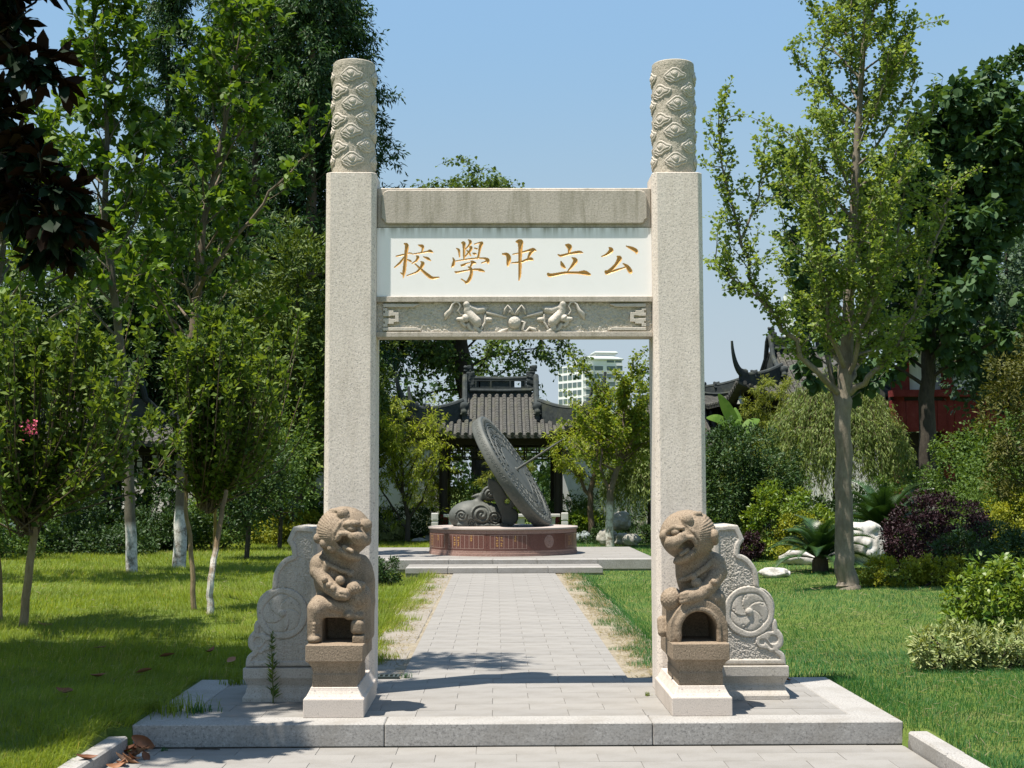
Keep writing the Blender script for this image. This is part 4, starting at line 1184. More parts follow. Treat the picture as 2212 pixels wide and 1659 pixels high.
def pavilion(root, AX, AY, GX, ZE, ZR, col_x, col_y, tip=0.95, rows=True, zr_top=None, lean=0.0):
    """hip-and-gable roof: eave half-widths AX, AY; gable at |x| = GX; eave height ZE, main ridge ZR"""
    GYY = AY*0.52                                       # gable walls stand over this line
    def zs(t): return ZE+(ZR-ZE)*(0.62*t+0.38*t*t)      # t = 1 at the ridge
    zg = zs(1-GYY/AY)
    def lift(x, y):
        q = max(0.0, abs(x)/AX-0.42)/0.58*max(0.0, abs(y)/AY-0.35)/0.65
        return 0.62*q**1.4
    def surf(x, y):
        tx = 1-abs(y)/AY
        if abs(x) > GX:
            tside = (AX-abs(x))/(AX-GX)
            zz = ZE+(zg-ZE)*(0.62*tside+0.38*tside*tside)
            return min(zs(tx), zz)+lift(x, y)
        return zs(tx)+lift(x, y)
    # roof bed
    xs = np.unique(np.concatenate([np.linspace(-AX, AX, 41), [-GX-.001, -GX, GX, GX+.001]])); ys = np.linspace(-AY, AY, 33)
    V = []; F = []
    for x in xs:
        for y in ys: V.append((x, y, surf(x, y)-0.05))
    n = len(V); V += [(v[0], v[1], v[2]-0.08) for v in V]
    m = len(ys)
    for i in range(len(xs)-1):
        for j in range(m-1):
            a = (i*m+j, (i+1)*m+j, (i+1)*m+j+1, i*m+j+1); F += [a, tuple(n+k for k in a[::-1])]
    for i in range(len(xs)-1):
        F += [(i*m, n+i*m, n+(i+1)*m, (i+1)*m), ((i+1)*m+m-1, n+(i+1)*m+m-1, n+i*m+m-1, i*m+m-1)]
    for j in range(m-1):
        F += [(j+1, n+j+1, n+j, j), ((len(xs)-1)*m+j, n+(len(xs)-1)*m+j, n+(len(xs)-1)*m+j+1, (len(xs)-1)*m+j+1)]
    g = Geo().add(V, F); g.obj('roof_bed', M['tile'], root)
    # rolls of barrel tiles, drip tiles between them
    sp = 0.222
    k = int(AX/sp)
    if rows:
        for sy in (-1, 1):
            for i in range(-k, k):
                x = (i+.5)*sp
                y0 = 0.06 if abs(x) <= GX else AY*(abs(x)-GX)/(AX-GX)*0.98*(1-GYY/AY)+GYY
                y0 = min(y0, AY-.25)
                pts = [(x, sy*y, surf(x, y)-0.015) for y in np.linspace(y0, AY+.03, 14)]
                tile_roll('tile_roll', pts, 0.072, root, M['tile'])
                if i < k-1 and sy < 0:
                    xm = x+sp/2; zc = surf(xm, AY)
                    Geo().prism([(xm-.085, zc-.03), (xm-.05, zc-.085), (xm, zc-.125), (xm+.05, zc-.085), (xm+.085, zc-.03)], -AY-.05, -AY-.02).obj('drip_tile', M['tile'], root)
        for sx in (-1, 1):
            kk = int(AY/sp)
            for i in range(-kk, kk):
                y = (i+.5)*sp
                x0 = GX+.05 if abs(y) < GYY else GX+(AX-GX)*(abs(y)-GYY)/(AY-GYY)
                if AX-x0 < .25: continue
                pts = [(sx*x, y, surf(x, y)-0.015) for x in np.linspace(x0, AX+.03, 10)]
                tile_roll('tile_roll', pts, 0.072, root, M['tile'])
    # main ridge with pierced panels, end finials
    zt = ZR
    g = Geo().box(-GX, GX, -.10, .10, zt-.12, zt+.02).tube([(-GX*.93, -.11, zt+.07), (0, -.11, zt+.055), (GX*.93, -.11, zt+.07)], .055, 8)
    rg = g.obj('main_ridge', M['ridge'], root)
    Geo().box(-GX*.9, GX*.9, -.075, .075, zt+.11, zt+.165).box(-GX*.78, GX*.78, -.06, .06, zt+.36, zt+.40).tube([(-GX*.78, 0, zt+.45), (0, 0, zt+.43), (GX*.78, 0, zt+.45)], .065, 8).obj('ridge_rail', M['ridge'], rg)
    for a_, b_ in ((-.27, .27), (.31, .38), (-.38, -.31), (.65, .72), (-.72, -.42)):
        Geo().box(GX*a_, GX*b_, -.03, .03, zt+.165, zt+.36).obj('ridge_panel', M['ridge'], rg)
    for x in (-GX*.74, -GX*.29, GX*.29, GX*.74):
        Geo().box(x-.025, x+.025, -.06, .06, zt+.165, zt+.36).obj('ridge_post', M['ridge'], rg)
    for sx in (-1, 1):
        for q in (.40, .63):
            Geo().box(sx*GX*q-.02, sx*GX*q+.02, -.03, .03, zt+.165, zt+.36).obj('ridge_post', M['ridge'], rg)
        carved_lump('ridge_finial', (-.15, -.09, 0), (.15, .09, .62), root, M['ridge'], 3 if sx > 0 else 5, (sx*GX*.90, 0, zt+.05))
        carved_lump('ridge_finial', (-.13, -.085, 0), (.13, .085, .24), root, M['ridge'], 7 if sx > 0 else 9, (sx*GX*.98, 0, zt+.62))
        for sy in (-1, 1):
            # descending ridge along the gable, its beast
            pts = [(sx*(GX+.06), sy*y, surf(GX, y)+.10) for y in np.linspace(.02, GYY*1.05, 9)]
            pts[0] = (pts[0][0], pts[0][1], zt+.52)
            pts[1] = (pts[1][0], pts[1][1], zt+.34)
            dg = Geo().tube(pts, .085, 8).obj('gable_ridge', M['ridge'], root, smooth='auto')
            x0, y0 = sx*(GX+.06), sy*GYY*1.08
            z0 = surf(GX, GYY)
            def head(X, Y, Z):
                d = sd_ell(X, Y, Z, (0, 0, .16), (.15, .10, .15))
                d = smin(d, sd_sph(X, Y, Z, (0, -.05, .0), .10), .03)
                d = smin(d, sd_cap(X, Y, Z, (-.10, 0, .24), (-.17, 0, .30), .04, .02), .02)
                d = smin(d, sd_cap(X, Y, Z, (.10, 0, .24), (.17, 0, .30), .04, .02), .02)
                d = smin(d, sd_box(X, Y, Z, (0, -.03, -.16), (.07, .07, .12), .02), .02)
                d = smin(d, sd_box(X, Y, Z, (0, -.03, -.06), (.12, .10, .02), .01), .01)
                return d+.008*vnoise(X, Y, Z, 60, 2)
            sdf_obj('ridge_beast', head, (-.24, -.2, -.32), (.24, .2, .38), .022, M['ridge'], root, (x0, y0, z0+.16))
            # hip ridge: tall panelled band running to the corner, then the soaring tip
            C0 = np.array([sx*(GX+.10), sy*GYY*1.0, z0+.48]); C1 = np.array([sx*(AX-.10), sy*(AY-.06), surf(AX-.1, AY-.06)+.16])
            top = []
            for t in np.linspace(0, 1, 12):
                p = C0*(1-t)+C1*t; p[2] -= .13*math.sin(math.pi*min(1, t))*(1-.3*t)
                top.append(p)
            top = np.array(top)
            hg = Geo()
            V = []; F = []
            dirn = (C1-C0)[:2]/np.linalg.norm((C1-C0)[:2]); nx = np.array([-dirn[1], dirn[0]])
            for i, p in enumerate(top):
                t = i/(len(top)-1); zb = surf(p[0], p[1])-.06; w = .065
                for a, zz in ((-w, zb), (w, zb), (w, p[2]), (-w, p[2])):
                    V.append((p[0]+nx[0]*a, p[1]+nx[1]*a, max(zz, zb+.01) if zz != zb else zb))
            for i in range(len(top)-1):
                for q in range(4): F.append((4*i+q, 4*i+(q+1)%4, 4*i+4+(q+1)%4, 4*i+4+q))
            F += [(3,2,1,0), tuple(4*(len(top)-1)+q for q in range(4))]
            hr = hg.add(V, F).obj('hip_ridge', M['ridge'], root)
            Geo().tube(top+np.array([0, 0, .03]), .075, 8).obj('ridge_cap', M['ridge'], hr, smooth='auto')
            lo_ = top.copy(); lo_[:, 2] = [surf(p[0], p[1])+.02+.25*(p[2]-surf(p[0], p[1])) for p in top]
            Geo().tube(lo_+np.array([nx[0], nx[1], 0])*.05*(-sx*sy), .05, 6).obj('ridge_moulding', M['ridge'], hr, smooth='auto')
            carved_lump('hip_finial', (-.12, -.10, 0), (.12, .10, .30), root, M['ridge'], 11, tuple(C0*.32+C1*.68+np.array([0, 0, -.20])))
            tp = []; rr2 = []
            for t in np.linspace(0, 1, 12):
                p = C1*1.0+np.array([dirn[0], dirn[1], 0])*(.72*(1-(1-t)**1.5)-.30)
                p[2] = C1[2]+.06+tip*t**2.3
                tp.append(p); rr2.append(.105*(1-t)+.04)
            Geo().tube(tp, rr2, 8, flat=(.75, 1.25)).obj('upturned_tip', M['ridge'], root, smooth='auto')
        # gable wall
        pts = [(y, surf(GX, y)-.02) for y in np.linspace(-GYY, GYY, 13)]
        g = Geo(); nP = len(pts)
        g.add([(sx*(GX+.03), y, z) for y, z in pts]+[(sx*(GX+.03), GYY, zg-.5), (sx*(GX+.03), -GYY, zg-.5)]+[(sx*(GX-.05), y, z) for y, z in pts]+[(sx*(GX-.05), GYY, zg-.5), (sx*(GX-.05), -GYY, zg-.5)],
              [tuple(range(nP+2)), tuple(range(2*nP+3, nP+1, -1))]+[(i, i+nP+2, (i+1) % (nP+2)+nP+2, (i+1) % (nP+2)) for i in range(nP+2)])
        g.obj('gable_wall', M['ridge'], root)
    # timber frame below
    for x in col_x:
        for y in col_y:
            c_ = Geo().lathe([(.125, .25), (.125, ZE+.15)], 16, cx=x, cy=y).obj('column', M['darkwood'], root, smooth='auto')
            Geo().lathe([(.135, .25), (.135, .62)], 16, cx=x, cy=y).obj('red_foot', M['redpaint'], c_, smooth='auto')
            Geo().lathe([(.21, 0), (.22, .10), (.17, .22), (.15, .25)], 16, cx=x, cy=y).obj('column_base', M['rail'], c_, smooth='auto')
    x1, x0, y0, y1 = max(col_x), min(col_x), min(col_y), max(col_y)
    for y in (y0, y1):
        Geo().box(x0-.3, x1+.3, y-.08, y+.08, ZE-.28, ZE-.02).obj('eave_beam', M['darkwood'], root)
        for i in range(9):
            x = x0+(x1-x0)*(i+.5)/9
            Geo().box(x-.02, x+.02, y-.025, y+.025, ZE-.62, ZE-.28).obj('lattice_bar', M['darkwood'], root)
        Geo().box(x0, x1, y-.03, y+.03, ZE-.66, ZE-.62).box(x0, x1, y-.028, y+.028, ZE-.46, ZE-.43).obj('lattice_rail', M['darkwood'], root)
    for x in (x0, x1):
        Geo().box(x-.08, x+.08, y0-.3, y1+.3, ZE-.26, ZE-.04).obj('eave_beam', M['darkwood'], root)
    # boarded soffit
    Geo().box(-AX+.3, AX-.3, -AY+.3, AY-.3, ZE-.035, ZE-.005).obj('soffit', M['darkwood'], root)
    Geo().box(x0-.5, x1+.5, y0-.6, y1+.6, -.12, .03).obj('floor_slab', M['kerb'], root, bevel=.01)

pv = thing('garden_pavilion', 'open timber pavilion with grey tiled roof and upturned corners behind the sundial', 'pavilion', (0.0, 41.6, 0.12))
pavilion(pv, 2.75, 2.55, 1.02, 2.93, 4.28, (-1.69, 1.69), (-1.45, 1.45), tip=0.98)

# stone balustrade in front of it
bl = thing('balustrade', 'low pale stone balustrade with square posts between sundial drum and pavilion', 'balustrade', (0, 36.0, 0.0))
for x in (-1.75, 0.0, 1.66):
    g = Geo().stack([(.085,.085,0),(.085,.085,.62),(.070,.070,.625),(.070,.070,.655),(.088,.088,.66),(.088,.088,.84),(.078,.078,.855)], x, 0)
    p = g.obj('post', M['rail'], bl, bevel=.006)
    Geo().box(x-.05, x+.05, -.091, -.084, .69, .81).obj('sunk_panel', M['rail'], p)
for a, b in ((-1.66, -.09), (.09, 1.57)):
    Geo().box(a, b, -.05, .05, .40, .50).box(a, b, -.045, .045, .02, .16).obj('rail', M['rail'], bl, bevel=.006)
    for q in (.25, .5, .75):
        x = a+(b-a)*q
        Geo().stack([(.09,.04,.16),(.05,.03,.20),(.05,.03,.27),(.11,.04,.33),(.12,.045,.40)], x, 0).obj('baluster', M['rail'], bl)
for x in (-1.36, 1.40, .55):
    tb_ = thing('stone_table', {-1.36: 'pale stone table beside the left pavilion column', 1.40: 'pale stone table beside the right pavilion column', .55: 'pale stone table midway behind the balustrade'}[x], 'stone table', (x, 38.2, .1), group='stone tables under the pavilion eave')
    Geo().stack([(.14,.14,0),(.14,.14,.10),(.10,.10,.14),(.10,.10,.55),(.13,.13,.60)], 0, 0).obj('pedestal', M['rail'], tb_, bevel=.006)
    Geo().box(-.24, .24, -.2, .2, .602, .68).obj('table_top', M['rail'], tb_, bevel=.008)

# long white garden wall with tiled coping
def garden_wall(name, label, p0, p1, h, th=.32, rows=True, group=None):
    p0 = np.array(p0, float); p1 = np.array(p1, float); L = np.linalg.norm(p1-p0)
    root = thing(name, label, 'wall', (p0[0], p0[1], 0), math.atan2(p1[1]-p0[1], p1[0]-p0[0]), group)
    Geo().box(0, L, -th/2, th/2, -.3, h).obj('wall', M['lime'], root)
    Geo().box(0, L, -th/2-.02, th/2+.02, -.3, .35).obj('plinth', M['rail'], root)
    Geo().prism_z([(0, 0)]*0 or [(-.08, -th/2-.22), (L+.08, -th/2-.22), (L+.08, th/2+.22), (-.08, th/2+.22)], h, h+.05).obj('coping_board', M['ridge'], root)
    if rows:
        n = int(L/.23)
        me = None
        for i in range(n):
            x = (i+.5)*L/n
            if me is None:
                o = tile_roll('coping_tile', [(0, -th/2-.27, h+.10), (0, 0, h+.42)], .075, root, M['tile'], 4); me = o
            else:
                o = me.copy(); COL.objects.link(o); o.parent = root
            o.location = (x, 0, 0)
        V = [(0, -th/2-.24, h+.05), (L, -th/2-.24, h+.05), (L, 0, h+.38), (0, 0, h+.38), (0, th/2+.24, h+.05), (L, th/2+.24, h+.05)]
        Geo().add(V, [(0,1,2,3), (3,2,5,4), (0,3,4), (1,5,2), (0,4,5,1)]).obj('coping_bed', M['ridge'], root)
        Geo().box(0, L, -.10, .10, h+.385, h+.50).tube([(0, 0, h+.53), (L, 0, h+.53)], .09, 8).obj('coping_ridge', M['ridge'], root)
    return root
garden_wall('garden_wall', 'long white garden wall with tiled coping left of the pavilion', (-13.5, 46.2), (-1.9, 45.6), 3.0)
garden_wall('garden_wall', 'white garden wall with tiled coping right of the pavilion, behind the willow', (1.9, 45.6), (9.5, 47.0), 2.7, group=None)
garden_wall('garden_wall', 'short bluish white wall under dark shrubs at the left end of the lawn', (-15.2, 41.5), (-11.6, 41.0), 1.25, rows=False)

# left pavilion, mostly behind trees
p2 = thing('tiled_pavilion', 'dark roofed garden pavilion glimpsed behind the left magnolia trunks', 'pavilion', (-10.9, 38.5, 0), math.radians(-38))
pavilion(p2, 2.6, 2.4, 0.9, 2.75, 4.2, (-1.5, 1.5), (-1.3, 1.3), tip=0.8)
# right pavilion with the soaring corner
p3 = thing('bell_pavilion', 'weathered pavilion with soaring corner eave and a hanging bell right of the gate', 'pavilion', (10.45, 47.4, 0.15), math.radians(5))
pavilion(p3, 3.0, 3.0, 1.0, 4.25, 6.1, (-1.9, 1.9), (-1.9, 1.9), tip=1.05)
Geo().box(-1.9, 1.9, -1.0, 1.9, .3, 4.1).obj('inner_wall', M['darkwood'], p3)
bell = thing('wind_bell', 'small pale bronze bell hanging under the soaring pavilion corner', 'bell', tuple(W(1600, 866, 44.6)))
Geo().lathe([(.0, .16), (.05, .15), (.075, .05), (.12, -.08), (.125, -.10), (.10, -.10), (.05, .04), (0, .10)], 16).obj('bell_body', NT('pale_bell_bronze').set((.30, .31, .27), .5, .4, .3), bell, smooth='auto')
Geo().tube([(0, 0, .15), (0, 0, .9)], .012, 5).obj('chain', M['iron'], bell)
# low tiled roof at its left, behind the banana
lh = thing('tiled_house', 'low grey tiled house roof just right of the right gate pillar', 'house', (6.6, 50.0, 0), math.radians(4))
Geo().box(-1.2, 1.6, -1.6, 1.6, 0, 2.75).obj('wall', M['lime'], lh)
rb_ = Geo().add([(-1.5, -2.1, 2.6), (1.9, -2.1, 2.6), (1.9, 0, 4.55), (-1.5, 0, 4.55), (-1.5, 2.1, 2.6), (1.9, 2.1, 2.6)], [(0,1,2,3), (3,2,5,4), (0,3,4), (1,5,2), (0,4,5,1)]).obj('roof', M['tile'], lh)
tr = None
for i in range(15):
    if tr is None: tr = tile_roll('tile_roll', [(0, -2.15, 2.62), (0, -.05, 4.60)], .075, rb_, M['tile'])
    else:
        o = tr.copy(); COL.objects.link(o); o.parent = rb_; o.location = (-1.4+i*.225, 0, 0)
tr.location = (-1.4, 0, 0)
Geo().box(-1.5, 1.9, -.1, .1, 4.55, 4.75).tube([(-1.5, 0, 4.78), (1.9, 0, 4.78)], .09, 8).obj('ridge', M['ridge'], lh)

# white gable of the house behind the willow
wh = thing('white_gable_house', 'white gabled house wall rising behind the willow right of the pavilion corner', 'house', (10.25, 42.0, 0), 0.02)
Geo().prism([(-1.1, 0), (1.1, 0), (1.1, 4.3), (.1, 5.2), (-1.1, 4.2)], -1.0, 1.0).obj('wall', M['lime'], wh)
Geo().prism([(-1.3, 4.05), (.1, 5.22), (1.3, 4.14), (1.3, 4.32), (.1, 5.44), (-1.3, 4.23)], -1.15, 1.15).obj('roof', M['tile'], wh)
# far white tower behind the tall ginkgo
M['farwhite'] = NT('far_white_render').set((0.74, 0.74, 0.73), .85, .2)
M['farblue'] = NT('far_window_glass').set((0.105, 0.145, 0.150), .25, .5)
tw = thing('white_tower', 'slim white tower with ribbed storeys just showing behind the tall ginkgo', 'tower', (69.2, 320, 0))
for k in range(17):
    f_ = Geo().box(-1.0, 1.0, -1.2, 1.2, 10+k*2.2, 10+k*2.2+1.5).obj('storey', M['farwhite'], tw)
    Geo().box(-.7, .7, -.9, .9, 10+k*2.2+1.5, 10+k*2.2+2.2).obj('window_band', M['farblue'], f_)
Geo().box(-1.0, 1.0, -1.2, 1.2, 0, 10).obj('base', M['farwhite'], tw)

# red timber building behind the big-leaved tree
rd = thing('red_building', 'dark red timber hall with round columns behind the grey trunk at right', 'building', (14.2, 44.0, 0.2))
sc44 = 44.0/2950
def rx(px): return (px-1071)*sc44-.143-14.2
for px in (1944, 2052, 2165, 2290):
    Geo().lathe([(.21, 0), (.21, 4.7)], 18, cx=rx(px), cy=0).obj('column', M['redpaint'], rd, smooth='auto')
for i, (a, b) in enumerate(((1925, 1957), (1957.5, 1985), (1985.5, 2025), (2025.5, 2062), (2062.5, 2110), (2110.5, 2160), (2160.5, 2230), (2230.5, 2300))):
    Geo().box(rx(a), rx(b), -.18, .05, 3.08, 4.08).obj('fascia_panel', M['redpaint'], rd, bevel=.01)
Geo().box(rx(1925), rx(2300), -.36, .1, 4.20, 4.42).obj('cornice', M['redpaint'], rd)
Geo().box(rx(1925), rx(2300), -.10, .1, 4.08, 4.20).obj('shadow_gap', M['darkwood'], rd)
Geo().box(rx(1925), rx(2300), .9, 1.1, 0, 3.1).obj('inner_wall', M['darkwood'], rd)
Geo().box(rx(1960), rx(2300), .3, .5, 4.42, 6.2).obj('upper_wall', M['lime'], rd)
for px in (1958, 2052, 2160):
    Geo().lathe([(.18, 4.42), (.18, 6.3)], 16, cx=rx(px), cy=0).obj('upper_column', M['redpaint'], rd, smooth='auto')
Geo().prism([(rx(1890), 6.2), (rx(2330), 6.2), (rx(2290), 7.6), (rx(1960), 7.6)], -1.6, 3.5).obj('roof', M['tile'], rd)
Geo().box(rx(1925), rx(2300), -.5, 3.2, -.4, 0.0).obj('floor', M['kerb'], rd)

# apartment block far behind
M['flat_roof'] = NT('pale_green_roof').set((0.40, 0.43, 0.41), .7, .3)
ap = thing('apartment_block', 'distant white apartment block with green glazed windows seen through the gate', 'apartment block', (0, 0, 0))
YA = 470.0
w0 = W(1262, 1054, YA)
ap.location = (float(w0[0]), YA, 0); ap.rotation_euler = (0, 0, math.radians(7))
u_ = YA/2950
FL = 2.75; NF = 16; TOP = NF*FL
fw_ = 13.6; sw_ = 12.0
Geo().box(-.2, fw_, 0, 14, -1, TOP).obj('wall', M['farwhite'], ap)
side = Geo().add([(-.2, 0, -1), (-.2, 0, TOP), (-6.8, 12, TOP), (-6.8, 12, -1), (-.2, 14, -1), (-.2, 14, TOP)], [(0,1,2,3), (0,4,5,1), (1,5,2), (2,5,4,3)]).obj('side_wall', M['farwhite'], ap)
def win(parent, x0, x1, z0, z1, y=-.02, mat='farblue'):
    f = Geo().box(x0-.08, x1+.08, y-.10, y+.05, z0-.08, z0).box(x0-.08, x1+.08, y-.10, y+.05, z1, z1+.08).box(x0-.08, x0, y-.1, y+.05, z0, z1).box(x1, x1+.08, y-.1, y+.05, z0, z1).obj('window', M['farwhite'], parent)
    Geo().box(x0, x1, y-.03, y+.04, z0, z1).obj('pane', M[mat], f)
    return f
for k in range(NF-8, NF):
    z = k*FL
    for (a, b) in ((3.9, 6.9), (8.2, 11.2)): win(ap, a, b, z+.65, z+2.25)
    for (a, b) in ((.9, 3.1), (11.9, 13.5)):
        bay = Geo().box(a-.2, b+.2, -1.0, 0, z+.2, z+.6).box(a-.2, b+.2, -1.0, 0, z+2.35, z+2.6).obj('bay', M['farwhite'], ap)
        Geo().box(a-.1, b+.1, -.9, 0, z+.6, z+2.35).obj('bay_glass', M['farblue'], bay)
    Geo().box(-.2, fw_, -.15, 0, z-.09, z+.05).obj('string_course', M['rail'], ap)
    for q in range(5):
        t0 = .06+q*.19; P0 = np.array([-.2, 0.0]); P1 = np.array([-6.8, 12.0]); d = P1-P0; nn = np.array([-d[1], d[0]])/np.linalg.norm(d)*1.0
        nn = -nn if nn[1] > 0 else nn
        a, b = P0+d*t0, P0+d*(t0+.155)
        o = nn*.12
        V = [(a[0], a[1], z+.7), (b[0], b[1], z+.7), (b[0]+o[0], b[1]+o[1], z+.7), (a[0]+o[0], a[1]+o[1], z+.7)]
        V += [(x, y, z+2.3) for x, y, _ in V]
        g = Geo().add(V, [(0,1,2,3), (7,6,5,4), (0,4,5,1), (1,5,6,2), (2,6,7,3), (3,7,4,0)]); g.obj('side_window', M['farblue'], ap)
Geo().box(-1.2, fw_+.1, -.05, 14, TOP, TOP+1.7).obj('attic', M['farwhite'], ap)
for a, b in ((8.2, 10.8), (11.2, 13.5)): win(ap, a, b, TOP+.75, TOP+1.55, -.07)
Geo().stack([(7.9, 7.6, TOP+1.7), (7.9, 7.6, TOP+2.1), (4.6, 4.4, TOP+3.2)], 6.3, 7).obj('roof', M['flat_roof'], ap)
Geo().box(5.2, 12, 3, 11, TOP+3.0, TOP+4.2).obj('lift_house', M['farwhite'], ap)
Geo().stack([(4.2, 4.6, TOP+4.2), (4.2, 4.6, TOP+4.5), (3.6, 4.0, TOP+5.0)], 8.6, 7).obj('top_roof', M['flat_roof'], ap)
# ================================================================ plants
def leaf_mat(name, c1, c2, trans=0.35, back=None, rough=0.55, spec=0.22, tcol=None):
    t = NT(name)
    at = t.n("ShaderNodeAttribute", attribute_name='var')
    c1 = tuple(x*1.45 for x in c1); c2 = tuple(x*1.45 for x in c2)
    col = t.mix(at.outputs['Fac'], c1, c2)
    if back is not None:
        geo = t.n("ShaderNodeNewGeometry")
        col = t.mix(geo.outputs['Backfacing'], col, back)
    t.set(col, rough, spec)
    tr = t.n("ShaderNodeBsdfTranslucent")
    tc = t.mix(1.0, col, tcol or (1.35, 1.25, 0.45), 'MULTIPLY')
    t.t.links.new(tc, tr.inputs[0])
    mx = t.n("ShaderNodeMixShader"); mx.inputs[0].default_value = trans
    t.t.links.new(t.b.outputs[0], mx.inputs[1]); t.t.links.new(tr.outputs[0], mx.inputs[2])
    t.t.links.new(mx.outputs[0], t.out.inputs[0])
    return t.m
def bark(name, a, b, lime=None, z0=0, z1=1):
    t = NT(name)
    v = t.map((6, 6, 1.6))
    c = t.ramp(t.noise(4, 6, .7, v), [(.3, a), (.7, b)])
    c = t.mix(t.ramp(t.noise(2.5, 4, .6), [(.45, 0), (.7, .6)]), c, tuple(x*.55 for x in a))
    if lime:
        sep = t.n("ShaderNodeSeparateXYZ", i0=t.coord())
        h = t.n("ShaderNodeMapRange", i0=sep.outputs[2], i1=lime-.12, i2=lime+.05, i3=1.0, i4=0.0).outputs[0]
        wear = t.ramp(t.noise(6, 6, .75), [(.40, .10), (.55, 1.0)])
        c = t.mix(t.math('MULTIPLY', h, wear), c, (.60, .58, .53))
    t.bump(t.noise(9, 6, .7, v), .6, .015)
    return t.set(c, .9, .15)

def norm(v): return v/(np.linalg.norm(v, axis=-1, keepdims=True)+1e-9)
def leaf_mesh(name, P, D, N, L, Wd, kind='dia', mid=0.45, fold=0.18, var=None, seed=0):
    n = len(P); r = np.random.default_rng(seed+n)
    D = norm(D); S = norm(np.cross(D, N)); N = np.cross(S, D)
    L = np.broadcast_to(L, (n,))[:, None]; Wd = np.broadcast_to(Wd, (n,))[:, None]
    if kind == 'dia':
        V = np.stack([P, P+D*L*mid+S*Wd*.5+N*Wd*fold, P+D*L, P+D*L*mid-S*Wd*.5+N*Wd*fold], 1)
        F0 = np.array([[0, 1, 2], [0, 2, 3]])
    else:
        V = np.stack([P, P+D*L*.52+N*L*.05, P+D*L-N*L*.07, P+D*L*.28+S*Wd*.43+N*Wd*fold, P+D*L*.70+S*Wd*.44+N*Wd*fold,
                      P+D*L*.28-S*Wd*.43+N*Wd*fold, P+D*L*.70-S*Wd*.44+N*Wd*fold], 1)
        F0 = np.array([[0, 3, 1], [3, 4, 1], [4, 2, 1], [0, 1, 5], [1, 6, 5], [6, 1, 2]])
    k = V.shape[1]
    F = (F0[None]+(np.arange(n)*k)[:, None, None]).reshape(-1, 3)
    me = mesh_np(name, V.reshape(-1, 3), F, kind != 'dia')
    if var is None: var = r.random(n)
    a = me.attributes.new('var', 'FLOAT', 'FACE')
    a.data.foreach_set('value', np.repeat(var, len(F0)).astype(np.float32))
    return me

def path(p0, d, L, n, r, wob=.12, up=0.0):
    P = [np.array(p0, float)]; d = np.array(d, float)/np.linalg.norm(d)
    for i in range(n):
        d = d + r.normal(size=3)*wob + np.array([0, 0, up])/n
        d /= np.linalg.norm(d)
        P.append(P[-1]+d*L/n)
    return np.array(P)
def join_tubes(name, tubes, mat, parent, sides=6):
    Vs = []; Fs = []; b = 0
    for P, R, s in tubes:
        V, F = tube_np(P, R, s)
        Vs.append(V); Fs.append(np.array(F)+b); b += len(V)
    me = mesh_np(name, np.concatenate(Vs), np.concatenate(Fs), True)
    return link_mesh(name, me, mat, parent)

def scatter_on_twigs(twigs, n, spread, r, droop=0.0, outw=0.8, rnd=0.5, t0=.1):
    """leaf base points, axes and normals along a list of twig paths"""
    P = []; D = []
    for T in twigs:
        m = len(T)-1
        t = t0+(1-t0)*r.random(n)
        f = t*m; i = np.minimum(f.astype(int), m-1); u = (f-i)[:, None]
        p = T[i]*(1-u)+T[i+1]*u
        d = norm(T[i+1]-T[i])
        side = norm(r.normal(size=(n, 3)))
        P.append(p+side*spread*r.random((n, 1))); D.append(d*outw*.5+side*.8+r.normal(size=(n, 3))*rnd+np.array([0, 0, -droop]))
    P = np.concatenate(P); D = norm(np.concatenate(D))
    N = norm(r.normal(size=P.shape)*.55+np.array([0, 0, 1.0]))
    return P, D, N

